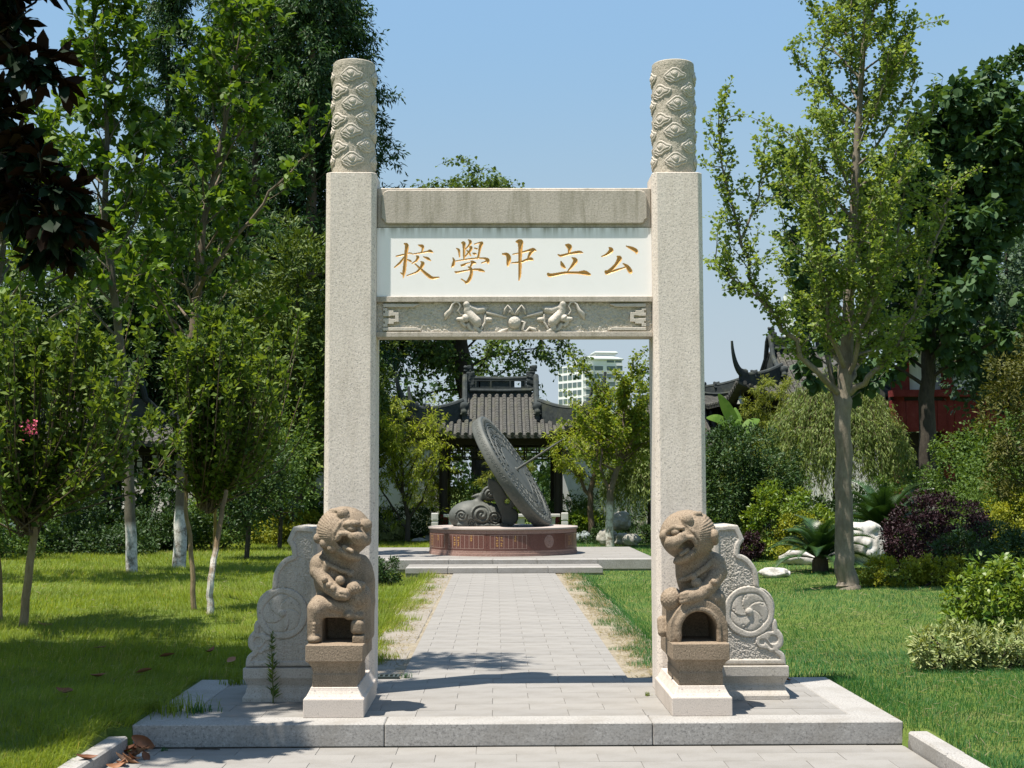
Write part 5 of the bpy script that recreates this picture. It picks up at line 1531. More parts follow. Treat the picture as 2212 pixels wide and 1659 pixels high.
def tree(name, label, loc, trunk, limbs, leaf, bark_m, leaf_m, group=None, seed=1, extra_limbs=(), flat_px=None):
    """trunk: [(x, y, z, r)] local; limbs: dict of callables of t (height share)"""
    r = np.random.default_rng(seed)
    root = thing(name, label, 'tree', loc, group=group)
    T = np.array(trunk, float)
    s = np.linspace(0, len(T)-1, 4*len(T)); idx = np.arange(len(T))
    TP = np.stack([np.interp(s, idx, T[:, k]) for k in range(4)], 1)
    V = TP[:, :3].copy(); V[1:-1, :2] += r.normal(size=(len(V)-2, 2))*TP[1:-1, 3:4]*.10
    tr = Geo().tube(V, TP[:, 3], 10).obj('trunk', bark_m, root, smooth='auto')
    br = []; twigs = []
    n = limbs['n']; H = TP[-1, 2]
    az = r.random()*6.28
    for k in range(n):
        t = limbs['t0']+(limbs['t1']-limbs['t0'])*((k+.5)/n)
        q = np.interp(t*H, TP[:, 2], np.arange(len(TP))); i = min(int(q), len(TP)-2); u = q-i
        p0 = V[i]*(1-u)+V[i+1]*u; rt = TP[i, 3]*(1-u)+TP[i+1, 3]*u
        az += 2.4+r.normal()*.3
        el = math.radians(limbs['el'](t)+r.normal()*6)
        L = limbs['L'](t)*(.75+.5*r.random())
        d = np.array([math.cos(az)*math.cos(el), math.sin(az)*math.cos(el), math.sin(el)])
        P = path(p0, d, L, 7, r, limbs.get('wob', .10), limbs.get('up', .3))
        br.append((P, np.linspace(min(rt*.6, limbs.get('r', .05)*L/2+.008), .004, 8), 5))
        ns = limbs['sub']
        for j in range(ns):
            f = .15+.85*(j+r.random())/ns; m = f*7; i2 = min(int(m), 6); u2 = m-i2
            q0 = P[i2]*(1-u2)+P[i2+1]*u2
            dd = norm(P[i2+1]-P[i2])+r.normal(size=3)*limbs.get('fan', .7)+np.array([0, 0, limbs.get('subup', .2)])
            Ls = limbs['Ls']*(.6+.8*r.random())
            tw = path(q0, dd, Ls, 4, r, .15, limbs.get('twup', 0.0))
            twigs.append(tw); br.append((tw, np.linspace(.008, .003, 5), 4))
        twigs.append(P[3:])
    for P, rad, tws in extra_limbs:
        P = np.array(P, float); s2 = np.linspace(0, len(P)-1, 3*len(P))
        P = np.stack([np.interp(s2, np.arange(len(P)), P[:, k]) for k in range(3)], 1); P[1:] += r.normal(size=P[1:].shape)*.03
        br.append((P, np.linspace(rad, .008, len(P)), 7))
        L = np.linalg.norm(np.diff(P, axis=0), axis=1).sum()
        for j in range(tws):
            f = .18+.82*(j+r.random())/tws; m = f*(len(P)-1); i2 = min(int(m), len(P)-2); u2 = m-i2
            q0 = P[i2]*(1-u2)+P[i2+1]*u2
            dd = norm(P[i2+1]-P[i2])+r.normal(size=3)*limbs.get('fan', .7)+np.array([0, 0, limbs.get('subup', .2)])
            tw = path(q0, dd, limbs['Ls']*(.6+.8*r.random()), 4, r, .15, limbs.get('twup', 0.0))
            twigs.append(tw); br.append((tw, np.linspace(.009, .003, 5), 4))
    join_tubes('branches', br, bark_m, root)
    P, D, N = scatter_on_twigs(twigs, leaf['n'], leaf['spread'], r, leaf.get('droop', 0), leaf.get('outw', .8), leaf.get('rnd', .5), leaf.get('t0', .1))
    L = leaf['L']*(.65+.6*r.random(len(P))); Wd = L*leaf['asp']
    me = leaf_mesh('crown', P, D, N, L, Wd, leaf.get('kind', 'dia'), leaf.get('mid', .45), leaf.get('fold', .18), None, seed)
    link_mesh('crown', me, leaf_m, root)
    return root

def bush(name, label, loc, ells, n, leaf, leaf_m, bark_m=None, cat='shrub', group=None, seed=1, clumps=120, rc=.16, stems=8, shell=.35, up=.35, part='foliage'):
    """ells: [(cx, cy, cz, rx, ry, rz)] local crown lobes"""
    r = np.random.default_rng(seed)
    root = thing(name, label, cat, loc, group=group)
    E = np.array(ells, float); vol = E[:, 3]*E[:, 4]*E[:, 5]; w = vol**.67; w /= w.sum()
    ci = r.choice(len(E), size=clumps, p=w)
    d = norm(r.normal(size=(clumps, 3)))
    rad = (1-shell*r.random(clumps)**1.5)[:, None]
    C = E[ci, :3]+d*E[ci, 3:]*rad
    C[:, 2] = np.maximum(C[:, 2], .04)
    outd = norm(d/E[ci, 3:])
    k = r.integers(0, clumps, n)
    dd = norm(r.normal(size=(n, 3))+outd[k]*.9+np.array([0, 0, up]))
    P = C[k]+dd*rc*(r.random((n, 1))**.5)*(.6+.8*r.random((clumps, 1)))[k]
    P[:, 2] = np.maximum(P[:, 2], .015)
    D = norm(dd+r.normal(size=(n, 3))*leaf.get('rnd', .6)+np.array([0, 0, -leaf.get('droop', 0)]))
    N = norm(outd[k]*.7+np.array([0, 0, .9])+r.normal(size=(n, 3))*.55)
    L = leaf['L']*(.65+.6*r.random(n))
    var = np.clip(.5*r.random(n)+.5*r.random(clumps)[k], 0, 1)
    me = leaf_mesh(part, P, D, N, L, L*leaf['asp'], leaf.get('kind', 'dia'), leaf.get('mid', .45), leaf.get('fold', .18), var, seed)
    link_mesh(part, me, leaf_m, root)
    if stems and bark_m is not None:
        tb = []
        for j in range(stems):
            e = C[r.integers(0, clumps)]
            b = np.array([r.normal()*.08, r.normal()*.08, 0]); m = (b+e)*.5+np.array([0, 0, .08])
            b[:2] += E[0, :2]*0.6
            tb.append((np.array([b, m, e]), np.array([.022, .014, .005]), 5))
        join_tubes('stems', tb, bark_m, root)
    return root

B = {}
B['grey'] = bark('grey_bark', (.15, .125, .095), (.26, .225, .175))
B['brown'] = bark('brown_bark', (.085, .062, .042), (.16, .125, .085))
B['dark'] = bark('dark_bark', (.040, .034, .027), (.085, .072, .056))
B['lime'] = bark('limewashed_bark', (.095, .085, .062), (.17, .15, .11), lime=.85)
B['lime2'] = bark('limewashed_pale_bark', (.115, .09, .065), (.20, .165, .12), lime=1.15)
B['limeworn'] = bark('worn_limed_myrtle_bark', (.16, .11, .065), (.27, .20, .12), lime=.75)
B['myrtle'] = bark('smooth_tan_bark', (.20, .145, .080), (.32, .25, .15))
K = {}
K['magnolia'] = leaf_mat('young_magnolia_leaf', (.022, .055, .009), (.090, .145, .018), .40)
K['grandiflora'] = leaf_mat('glossy_magnolia_leaf', (.003, .008, .003), (.006, .014, .005), .02, back=(.013, .006, .0025), rough=.6, spec=.08, tcol=(1, .8, .3))
K['meta'] = leaf_mat('soft_feathery_needles', (.016, .040, .018), (.045, .080, .028), .28, tcol=(1.1, 1.2, .6))
K['juniper'] = leaf_mat('juniper_sprays', (.018, .042, .008), (.085, .115, .016), .22)
K['myrtle'] = leaf_mat('myrtle_leaf', (.024, .052, .010), (.110, .155, .026), .42)
K['ginkgo'] = leaf_mat('ginkgo_leaf', (.070, .115, .026), (.165, .210, .055), .42, tcol=(1.3, 1.25, .5))
K['oldginkgo'] = leaf_mat('old_ginkgo_leaf', (.030, .062, .018), (.085, .125, .028), .34)
K['peach'] = leaf_mat('peach_leaf', (.120, .165, .018), (.250, .270, .036), .45, tcol=(1.2, 1.2, .4))
K['maple'] = leaf_mat('small_maple_leaf', (.060, .105, .012), (.150, .175, .022), .42)
K['willow'] = leaf_mat('willow_leaf', (.060, .095, .026), (.165, .205, .060), .40, tcol=(1.2, 1.2, .6))
K['bamboo'] = leaf_mat('bamboo_leaf', (.075, .105, .018), (.160, .175, .030), .40)
K['paulownia'] = leaf_mat('large_heart_leaf', (.020, .048, .018), (.050, .090, .034), .30)
K['bluegreen'] = leaf_mat('blue_green_leaf', (.030, .058, .034), (.070, .105, .062), .28, tcol=(1.1, 1.2, .7))
K['golden'] = leaf_mat('golden_conifer_spray', (.036, .046, .009), (.085, .082, .018), .22)
K['purple'] = leaf_mat('purple_leaf', (.009, .004, .005), (.026, .010, .013), .12, tcol=(1.3, .7, .8))
K['dark'] = leaf_mat('dark_glossy_leaf', (.011, .028, .009), (.036, .066, .016), .20, rough=.5, spec=.22)
K['mid'] = leaf_mat('mid_green_leaf', (.032, .068, .014), (.080, .125, .026), .34)
K['bright'] = leaf_mat('bright_glossy_leaf', (.040, .090, .010), (.140, .180, .020), .34, rough=.42, spec=.35)
K['yellow'] = leaf_mat('yellow_green_privet', (.060, .095, .010), (.240, .235, .022), .36)
K['varieg'] = leaf_mat('cream_edged_leaf', (.055, .095, .022), (.27, .29, .13), .25)
K['cycad'] = leaf_mat('cycad_frond', (.014, .036, .012), (.034, .072, .020), .16, rough=.35, spec=.5)
K['banana'] = leaf_mat('banana_leaf', (.070, .140, .022), (.110, .185, .034), .45)

# ---- left: two young magnolias with limed trunks
def gp(px, py, z=0.0):
    p = GP(px, py, z); return p
def at_base(px, py):
    p = GP(px, py); return (p[0], p[1], float(ground_z(p[0], p[1])))
m1 = at_base(285, 1240)
dist = m1[1]; u1 = dist/2950
def loc_from(base, px, py, dy=0.0):
    w = W(px, py, base[1]+dy); return (w[0]-base[0], dy, w[2]-base[2])
def rel(base, pts): return [tuple(loc_from(base, a, b, c)) for a, b, c in pts]
def trunk_of(base, pts): return [tuple(loc_from(base, a, b, c))+(rr_,) for a, b, c, rr_ in pts]
tree('magnolia_tree', 'tall slim young magnolia with limed trunk foot, left of the forked one', m1,
     [(0, 0, -.1, .105)] + trunk_of(m1, [(279, 1050, 0, .088), (272, 870, 0, .082), (256, 700, .1, .07), (225, 480, .1, .06), (232, 300, 0, .042), (222, 20, 0, .012)]),
     dict(n=30, t0=.40, t1=.98, el=lambda t: 22+30*t, L=lambda t: 1.8*(1.12-t)+.45, sub=6, Ls=.55, r=.028, up=.45, fan=.6, subup=.25),
     dict(n=18, L=.20, asp=.50, t0=.5, spread=.06, kind='oval', droop=.15, rnd=.55, outw=1.2, fold=.10), B['lime'], K['magnolia'], 'young magnolias on the left lawn', 11)
m2 = at_base(386, 1226)
tree('magnolia_tree', 'young magnolia with thick white-limed trunk leaning right before the conifers', m2,
     [(0, 0, -.1, .135)] + trunk_of(m2, [(390, 1120, 0, .115), (400, 900, 0, .095), (424, 660, .1, .085), (440, 480, .2, .06), (488, 260, .2, .042), (520, 60, .2, .012)]),
     dict(n=34, t0=.36, t1=.98, el=lambda t: 25+25*t, L=lambda t: 2.0*(1.15-t)+.5, sub=6, Ls=.6, r=.026, up=.45, fan=.6, subup=.25),
     dict(n=18, L=.20, asp=.50, t0=.5, spread=.06, kind='oval', droop=.12, rnd=.55, outw=1.2, fold=.10), B['lime2'], K['magnolia'], 'young magnolias on the left lawn', 12,
     extra_limbs=[(rel(m2, [(424, 640, .1), (470, 560, -.6), (560, 440, -.8), (640, 360, -.9), (690, 300, -.9)]), .05, 12)])
m3 = at_base(-70, 1265)
tree('magnolia_tree', 'broad leafy magnolia reaching in at the left edge of the photo', m3,
     [(0, 0, -.1, .11), (.05, 0, 2.0, .09), (.2, 0, 4.0, .07), (.5, .1, 6.0, .03), (.6, .1, 7.0, .012)],
     dict(n=24, t0=.42, t1=.98, el=lambda t: 20+25*t, L=lambda t: 2.4*(1.15-t)+.6, sub=6, Ls=.55, r=.028, up=.4, fan=.6, subup=.2),
     dict(n=18, L=.19, asp=.50, t0=.5, spread=.06, kind='oval', droop=.15, rnd=.55, outw=1.2, fold=.10), B['lime'], K['magnolia'], 'young magnolias on the left lawn', 13)

# ---- crape myrtles: several smooth stems, vase of small leaves
def myrtle(label, stems, crown, n, seed, flowers=()):
    base = at_base(*stems[0][0])
    root = thing('crape_myrtle', label, 'tree', base, group='crape myrtles on the left lawn')
    r = np.random.default_rng(seed)
    for st_ in stems:
        b = at_base(*st_[0]); dy = b[1]-base[1]
        pts = [(b[0]-base[0], dy, b[2]-base[2]-.06)]+[loc_from(base, a, c, dy*(1-k/len(st_[1]))) for k, (a, c) in enumerate(st_[1])]
        P = np.array(pts); s = np.linspace(0, len(P)-1, 4*len(P)); P = np.stack([np.interp(s, np.arange(len(P)), P[:, k]) for k in range(3)], 1)
        P[1:, :2] += r.normal(size=(len(P)-1, 2))*.006
        Geo().tube(P, np.linspace(st_[2], st_[2]*.55, len(P)), 8).obj('stem', st_[3] if len(st_) > 3 else B['myrtle'], root, smooth='auto')
    top = np.array(loc_from(base, *crown[0])); hw, z0, z1 = crown[1]
    br = []; tw = []
    lob = r.random(5)*6.28
    for k in range(n):
        a = lob[r.integers(0, 5)]+r.normal()*.36; q = r.random()**.6*(.75+.4*abs(math.sin(a*1.5)))
        zt = z0+(z1-z0)*((.30+.70*r.random()) if q > .6 else (.6+.4*r.random()))*(1.02-.22*q*q)*(.80+.36*r.random())
        if r.random() < .16: q *= 1.4; zt += .50*r.random()
        p0 = top+np.array([r.normal()*.06, r.normal()*.06, -.30-.35*r.random()])
        e = np.array([top[0]+hw*q*math.cos(a), top[1]+hw*q*math.sin(a)*.9, zt-base[2]])
        m_ = p0*.55+e*.45; m_[:2] = p0[:2]*.25+e[:2]*.75; m_[2] = p0[2]+(e[2]-p0[2])*.42
        P = np.array([p0, m_, e, e+np.array([r.normal()*.05, r.normal()*.05, .20])])
        s = np.linspace(0, 3, 10); P = np.stack([np.interp(s, np.arange(4), P[:, j]) for j in range(3)], 1)
        br.append((P, np.linspace(.010, .003, 10), 4)); tw.append(P)
    join_tubes('branches', br, B['brown'], root)
    P, D, N = scatter_on_twigs(tw, 112, .072, r, .0, 1.1, .6, t0=.06)
    keep = P[:, 2] > (z0-base[2]-.38+.5*r.random(len(P)))
    P, D, N = P[keep], D[keep], N[keep]
    L = .080*(.6+.8*r.random(len(P)))
    link_mesh('crown', leaf_mesh('crown', P, D, N, L, L*.58, 'dia', .45, .18, None, seed), K['myrtle'], root)
    if flowers:
        fm = leaf_mat('pink_blossom', (.42, .06, .12), (.62, .14, .22), .3, tcol=(1, .8, .8))
        for (fx, fy) in flowers:
            c = np.array(loc_from(base, fx, fy, -.9)); nn = 60
            p = c+r.normal(size=(nn, 3))*.035; d_ = norm(r.normal(size=(nn, 3)))
            link_mesh('blossom', leaf_mesh('blossom', p, d_, norm(r.normal(size=(nn, 3))), .03, .028, 'dia'), fm, root)
    return root
myrtle('crape myrtle with a pink blossom at the far left of the lawn', [((48, 1362), [(70, 1180), (88, 1060), (100, 960)], .050), ((-3, 1350), [(-2, 1250), (-14, 1100)], .050)], ((62, 1030, 0), (1.40, 1.40, 3.30)), 150, 21, [(66, 925)])
myrtle('crape myrtle with two crooked peeling stems left of the drum stone', [((421, 1318), [(413, 1200), (402, 1100), (400, 1020)], .036), ((452, 1327), [(456, 1250), (470, 1150), (490, 1060)], .046, B['limeworn']), ((455, 1290), [(462, 1200), (466, 1090)], .034, B['limeworn'])], ((450, 1000, .3), (1.12, 1.50, 3.45)), 140, 22)

# ---- the evergreen magnolia overhead at the left: its crown shades the near lawn
og = thing('evergreen_magnolia', 'dark evergreen magnolia with big rusty-backed leaves overhanging the top left', 'tree', (-6.6, 9.6, -.1))
r = np.random.default_rng(33)
Geo().tube([(0, 0, -.1), (.05, 0, 2), (.15, .1, 4), (.4, .2, 6.5), (.6, .3, 9.5)], [.24, .21, .18, .12, .03], 12).obj('trunk', B['dark'], og, smooth='auto')
br = []; tw = []
ctr = np.array([.85, .25, 7.5])
for k in range(230):
    d = norm(r.normal(size=3)); rad = np.array([2.10, 3.0, 2.4])*(.55+.45*r.random())
    e = ctr+d*rad
    if e[2] < 5.0: e[2] = 5.0+.3*r.random()
    zt = min(8.8, max(2.8, e[2]-1.3-1.2*r.random()))
    p0 = np.array([.3*zt/9, .2*zt/9, zt]); m_ = (p0+e)*.5+np.array([0, 0, .3])
    P = np.array([p0, m_, e]); s = np.linspace(0, 2, 9); P = np.stack([np.interp(s, np.arange(3), P[:, j]) for j in range(3)], 1)
    br.append((P, np.linspace(.035, .007, 9), 5))
    for j in range(8):
        q0 = P[4+r.integers(0, 5)]
        t_ = path(q0, norm(e-p0)+r.normal(size=3)*.8, .75, 4, r, .2, .1); tw.append(t_); br.append((t_, np.linspace(.012, .005, 5), 4))
for (ex_, ey_, ez_) in ((2.5, -1.0, 7.7), (2.7, -.8, 8.2), (2.9, -.6, 8.0), (2.6, -.4, 7.4), (3.0, -.9, 8.6), (2.4, -1.3, 8.3), (2.8, -1.2, 7.9), (3.1, -.3, 8.3)):
    P = path((.4, .1, 6.9), np.array([ex_-.4, ey_-.1, ez_-6.9]), math.dist((.4, .1, 6.9), (ex_, ey_, ez_)), 8, r, .03, 0); br.append((P, np.linspace(.035, .007, 9), 5))
    for j in range(11):
        t_ = path(P[4+r.integers(0, 5)], r.normal(size=3)*.8, .45, 4, r, .2); tw.append(t_); br.append((t_, np.linspace(.01, .004, 5), 4))
for (ex_, ey_, ez_) in ((3.9, .8, 8.8), (4.2, 1.0, 9.0), (3.7, 1.2, 8.6), (3.4, .7, 8.6), (3.3, 1.0, 8.2)):      # long boughs reaching over the gate
    P = path((.5, .3, 7.6), np.array([ex_-.5, ey_-.3, ez_-7.6]), 3.5, 8, r, .04, 0); br.append((P, np.linspace(.04, .008, 9), 5))
    for j in range(9):
        t_ = path(P[5+r.integers(0, 4)], r.normal(size=3)*.7+np.array([.6, 0, 0]), .5, 4, r, .2); tw.append(t_); br.append((t_, np.linspace(.01, .004, 5), 4))
# limb that hangs into the picture
hang = []
def wl(px, py, Y): return W(px, py, Y)-np.array([-6.6, 9.6, -.1])
for (pts, nt) in (([(-260, 120, 8.2), (-120, 40, 8.1), (-20, 60, 8.0), (50, 130, 8.0), (78, 170, 8.0)], 14),
                  ([(-260, 260, 8.4), (-130, 210, 8.3), (-30, 240, 8.3), (30, 330, 8.2), (60, 440, 8.2)], 18),
                  ([(-280, 420, 8.6), (-140, 380, 8.5), (-30, 420, 8.5), (40, 470, 8.4), (110, 500, 8.4)], 18),
                  ([(-200, -60, 8.1), (-60, -50, 8.0), (40, -40, 8.0), (110, -32, 8.0)], 5),
                  ([(-260, 340, 8.2), (-120, 290, 8.2), (0, 330, 8.1), (90, 400, 8.1), (130, 440, 8.1)], 13)):
    P = np.array([wl(*p) for p in pts]); s = np.linspace(0, len(P)-1, 12); P = np.stack([np.interp(s, np.arange(len(P)), P[:, j]) for j in range(3)], 1)
    p0 = np.array([.2, .1, P[0, 2]-.9]); br.append((np.array([p0, (p0+P[0])*.5+np.array([0, 0, .4]), P[0]]), np.array([.06, .045, .03]), 6))
    br.append((P, np.linspace(.024, .007, 12), 5))
    for j in range(nt):
        q0 = P[3+r.integers(0, 9)]
        t_ = path(q0, norm(P[-1]-P[0])*.6+r.normal(size=3)*.55+np.array([0, 0, -.15]), .22, 3, r, .2); hang.append(t_); br.append((t_, np.linspace(.009, .004, 4), 4))
    hang.append(P[-4:])
join_tubes('branches', br, B['dark'], og)
P, D, N = scatter_on_twigs(tw, 24, .07, r, .1, 1.2, .6)
P2, D2, N2 = scatter_on_twigs(hang, 22, .03, r, .25, 1.0, .5, t0=.2)
L2 = .16*(.7+.5*r.random(len(P2)))
link_mesh('leaf_spray', leaf_mesh('leaf_spray', P2, D2, N2, L2, L2*.40, 'oval', fold=.10, seed=4), K['grandiflora'], og)
L = .17*(.7+.5*r.random(len(P)))
link_mesh('crown', leaf_mesh('crown', P, D, N, L, L*.44, 'dia', mid=.5, fold=.10, seed=3), K['grandiflora'], og)
me = leaf_mesh('leaf', np.zeros((1, 3)), np.array([[1., 0, 0]]), np.array([[0., 0, 1]]), .165, .070, 'oval', fold=.12); me.materials.append(K['grandiflora'])
cnt = 0
P, D, N = scatter_on_twigs(hang, 7, .02, r, .25, 1.0, .5, t0=.3)
order = r.permutation(len(P))
for i in order[:300]:
    d = D[i]; s = np.cross(d, N[i]); s /= np.linalg.norm(s); n_ = np.cross(s, d)
    o = bpy.data.objects.new('leaf', me); COL.objects.link(o); o.parent = og
    mm = Matrix(((d[0], s[0], n_[0], P[i, 0]), (d[1], s[1], n_[1], P[i, 1]), (d[2], s[2], n_[2], P[i, 2]), (0, 0, 0, 1)))
    o.matrix_local = mm @ Matrix.Diagonal((.75+.5*r.random(),)*3+(1,))

# ---- tall conifers behind on the left
def dawn_redwood(label, px, Y, H, w, seed, lean=0.0):
    x = (px-1071)*Y/2950-.143
    return tree('dawn_redwood', label, (x, Y, 0), [(0, 0, -.1, .34), (0, 0, 4, .27), (lean*.5, 0, 9, .2), (lean, 0, H, .03)],
         dict(n=70, t0=.14, t1=.99, el=lambda t: 5+30*t, L=lambda t: w*(1.06-t)**.7, sub=9, Ls=.95, r=.02, up=.1, fan=.75, subup=-.25, twup=-.5, wob=.10),
         dict(n=56, L=.21, asp=.34, spread=.30, droop=.7, rnd=.55, outw=.7), B['brown'], K['meta'], 'dawn redwoods behind the left lawn', seed)
dawn_redwood('leftmost of the tall feathery dawn redwoods, bluish against the sky', 352, 52, 21.5, 2.5, 41)
dawn_redwood('dawn redwood rising beside the leftmost one, behind the forked magnolia', 480, 55, 22.5, 2.7, 42)
dawn_redwood('tall dawn redwood midway between the leftmost one and the gate pillar', 610, 50, 22.5, 3.0, 45)
dawn_redwood('nearest dawn redwood, just left of the one behind the gate pillar', 668, 45, 20.0, 2.8, 47)
dawn_redwood('dawn redwood between the forked magnolia and the midway one, dark green', 548, 46, 20.5, 2.7, 48)
dawn_redwood('dawn redwood standing right behind the left gate pillar', 735, 47, 19.5, 2.9, 43)
dawn_redwood('lower dawn redwood filling the gap behind the limed magnolias', 420, 60, 16.0, 2.8, 44)
dawn_redwood('lower dawn redwood at the far left behind the dark broadleaf tree', 215, 58, 13.0, 2.6, 46)

def dense(name, label, px, Y, z0, z1, w, n, mat, leaf, seed, group=None, bk='dark', clumps=170, rc=.55, trunk_r=.16, cat='tree', shell=.6, dx=0):
    x = (px-1071)*Y/2950-.143
    zc = (z0+z1)/2; hz = (z1-z0)/2
    r = np.random.default_rng(seed)
    el = [(0, 0, zc, w, w, hz), (w*.35, -w*.3, zc-hz*.35, w*.75, w*.75, hz*.55), (-w*.4, 0, zc-hz*.15, w*.7, w*.7, hz*.6), (.1*w, 0, zc+hz*.35, w*.6, w*.6, hz*.65)]
    root = bush(name, label, (x, Y, float(ground_z(x, Y))), el, n, leaf, mat, None, cat, group, seed, clumps, rc, 0, shell, .3, part='crown')
    Geo().tube([(0, 0, -.1), (.05, 0, z0*.6+.3), (0, 0, zc), (0, 0, z1-hz*.3)], [trunk_r, trunk_r*.8, trunk_r*.5, .02], 8).obj('trunk', B[bk], root, smooth='auto')
    br = []
    for k in range(14):
        zz = z0*.8+(zc-z0*.8)*r.random(); d = norm(r.normal(size=3)*np.array([1, 1, .3])+np.array([0, 0, .5]))
        br.append((path((0, 0, zz), d, w*.9, 5, r, .15, .3), np.linspace(trunk_r*.4, .008, 6), 5))
    join_tubes('branches', br, B[bk], root)
    return root
dense('juniper', 'dense dark juniper with yellowish sprays left of the gate pillar', 640, 37, 1.6, 8.6, 1.75, 15000, K['juniper'], dict(L=.20, asp=.34, rnd=.5), 51, clumps=210, rc=.48)
dense('juniper', 'second dark juniper half hidden behind the left gate pillar', 735, 39, 1.8, 7.4, 1.5, 9000, K['juniper'], dict(L=.20, asp=.34, rnd=.5), 52, clumps=130, rc=.48)
dense('broadleaf_tree', 'dark broadleaf tree behind the two limed magnolia trunks', 320, 43, 2.0, 11.0, 2.6, 20000, K['dark'], dict(L=.20, asp=.5), 53, 'dark broadleaf trees behind the left lawn')
dense('broadleaf_tree', 'dark broadleaf tree far left, behind the myrtle with pink blossom', 120, 41, 1.4, 9.0, 2.6, 17000, K['dark'], dict(L=.20, asp=.5), 54, 'dark broadleaf trees behind the left lawn')
dense('broadleaf_tree', 'mid green tree at the left edge behind the dark broadleaf tree', -20, 46, 2.0, 10.5, 2.6, 12000, K['mid'], dict(L=.22, asp=.5), 55)
dense('broadleaf_tree', 'yellowish green tree filling the space between the forked magnolia and the junipers', 500, 47, 2.5, 10.5, 2.3, 16000, K['juniper'], dict(L=.2, asp=.5), 56)
dense('small_tree', 'loose small tree with thin leaning stems before the white garden wall', 606, 34, .9, 3.4, 1.0, 4200, K['mid'], dict(L=.11, asp=.42), 57, clumps=120, rc=.38, trunk_r=.06)
dense('small_tree', 'low dark tree on a short forked trunk behind the crooked myrtle', 536, 30, .75, 2.7, .85, 7000, K['dark'], dict(L=.10, asp=.45), 58, clumps=110, rc=.30, trunk_r=.06)

# ---- shrubs under the left trees
def shrub(label, px, py_base, hw, h, n, mat, leaf, seed, name='shrub', group=None, bk='dark', clumps=90, rc=.16, depth=None, lobes=None, cat='shrub', stems=8, shell=.4):
    b = at_base(px, py_base); dp = depth or hw*.8
    el = lobes or [(0, 0, h*.50, hw, dp, h*.50), (-hw*.45, -dp*.2, h*.40, hw*.6, dp*.7, h*.42), (hw*.45, -dp*.1, h*.42, hw*.58, dp*.7, h*.44)]
    return bush(name, label, b, el, n, leaf, mat, B[bk], cat, group, seed, clumps, rc, stems, shell)
shrub('bright green clipped round shrub behind the left lawn', 268, 1180, .85, .95, 7000, K['bright'], dict(L=.07, asp=.5), 61, clumps=170, rc=.11)
shrub('dark hedge mass in shade at the back of the left lawn', 180, 1200, 1.6, .55, 7000, K['dark'], dict(L=.09, asp=.5), 62, name='hedge', clumps=160, rc=.2, cat='hedge')
shrub('dark shrub between the two limed magnolia trunks', 352, 1192, .9, .95, 7000, K['dark'], dict(L=.09, asp=.5), 63, clumps=120, rc=.2)
shrub('yellowish variegated bush left of the drum stone', 640, 1176, 1.15, .82, 8000, K['yellow'], dict(L=.09, asp=.5), 64, clumps=130, rc=.16)
shrub('loose green bush behind the crooked myrtle stems', 470, 1190, .9, 1.3, 6000, K['mid'], dict(L=.09, asp=.45), 65, clumps=90, rc=.22)
shrub('tall dark shrub at the far left edge of the lawn', 70, 1200, 1.3, 2.2, 9000, K['dark'], dict(L=.10, asp=.5), 66, clumps=130, rc=.26)
shrub('mid green shrub before the short white wall', -30, 1215, 1.2, 1.6, 6000, K['mid'], dict(L=.09, asp=.5), 67, clumps=110, rc=.22)
shrub('large mid green shrub before the garden wall, left of the gate', 570, 1172, 1.4, 1.7, 9000, K['mid'], dict(L=.11, asp=.45), 68, clumps=150, rc=.32)
shrub('dark green shrub under the left pavilion roof', 300, 1178, 1.9, 1.8, 9000, K['dark'], dict(L=.12, asp=.5), 69, clumps=140, rc=.3)
shrub('leafy shrub beneath the juniper, touching the left pillar', 690, 1172, 1.0, 1.2, 6000, K['mid'], dict(L=.10, asp=.45), 70, clumps=120, rc=.28)

# ---- through the gate
og2 = (-.9, 52.0, 0)
def lg(px, py, dy=0.0): w = W(px, py, 52.0+dy); return (w[0]+.9, dy, w[2])
tree('old_ginkgo', 'great old ginkgo with hanging sprays behind the pavilion', og2,
     [(0.3, 0, -.1, .62), (.3, 0, 3.0, .5)] + [lg(1000, 800)+(.42,), lg(985, 700)+(.36,), lg(1000, 580)+(.25,), lg(1008, 415)+(.04,)],
     dict(n=44, t0=.34, t1=.99, el=lambda t: 8+45*t, L=lambda t: 4.7*(1.0-t)**.45+.5, sub=11, Ls=1.15, r=.02, up=-.10, fan=.8, subup=-.1, twup=-1.4, wob=.12),
     dict(n=34, L=.15, asp=.85, spread=.20, mid=.72, droop=.5, rnd=.6), B['dark'], K['oldginkgo'], None, 71,
     extra_limbs=[([lg(985, 800), lg(955, 765, -.6), lg(900, 740, -1.0), lg(850, 745, -1.0)], .2, 60), ([lg(990, 740), lg(930, 700, -.8), lg(870, 690, -1.1), lg(815, 710, -1.2)], .15, 50), ([lg(995, 640), lg(930, 600, .3), lg(860, 600, .4), lg(800, 620, .4)], .15, 40), ([lg(1000, 720), lg(1080, 690, -1), lg(1160, 700, -1.3), lg(1225, 742, -1.4)], .16, 26)])
p = at_base(880, 1172)
tree('peach_tree', 'yellow-green weeping peach left of the sundial', p, [(0, 0, -.1, .085), (.02, 0, .7, .07), (-.15, 0, 1.5, .05), (-.2, 0, 3.0, .012)],
     dict(n=22, t0=.30, t1=.98, el=lambda t: 48, L=lambda t: 1.55, sub=7, Ls=.5, r=.03, up=.1, fan=.7, subup=.1, twup=-.6),
     dict(n=44, L=.13, asp=.24, spread=.10, droop=.75, rnd=.45), B['dark'], K['peach'], 'yellow-green trees flanking the sundial', 72,
     extra_limbs=[([(0, 0, .5), (.5, -.1, 1.4), (.9, -.2, 2.4)], .04, 10), ([(0, 0, .4), (-.6, 0, 1.2), (-1.1, 0, 2.2)], .04, 10)])
p = at_base(1279, 1172)
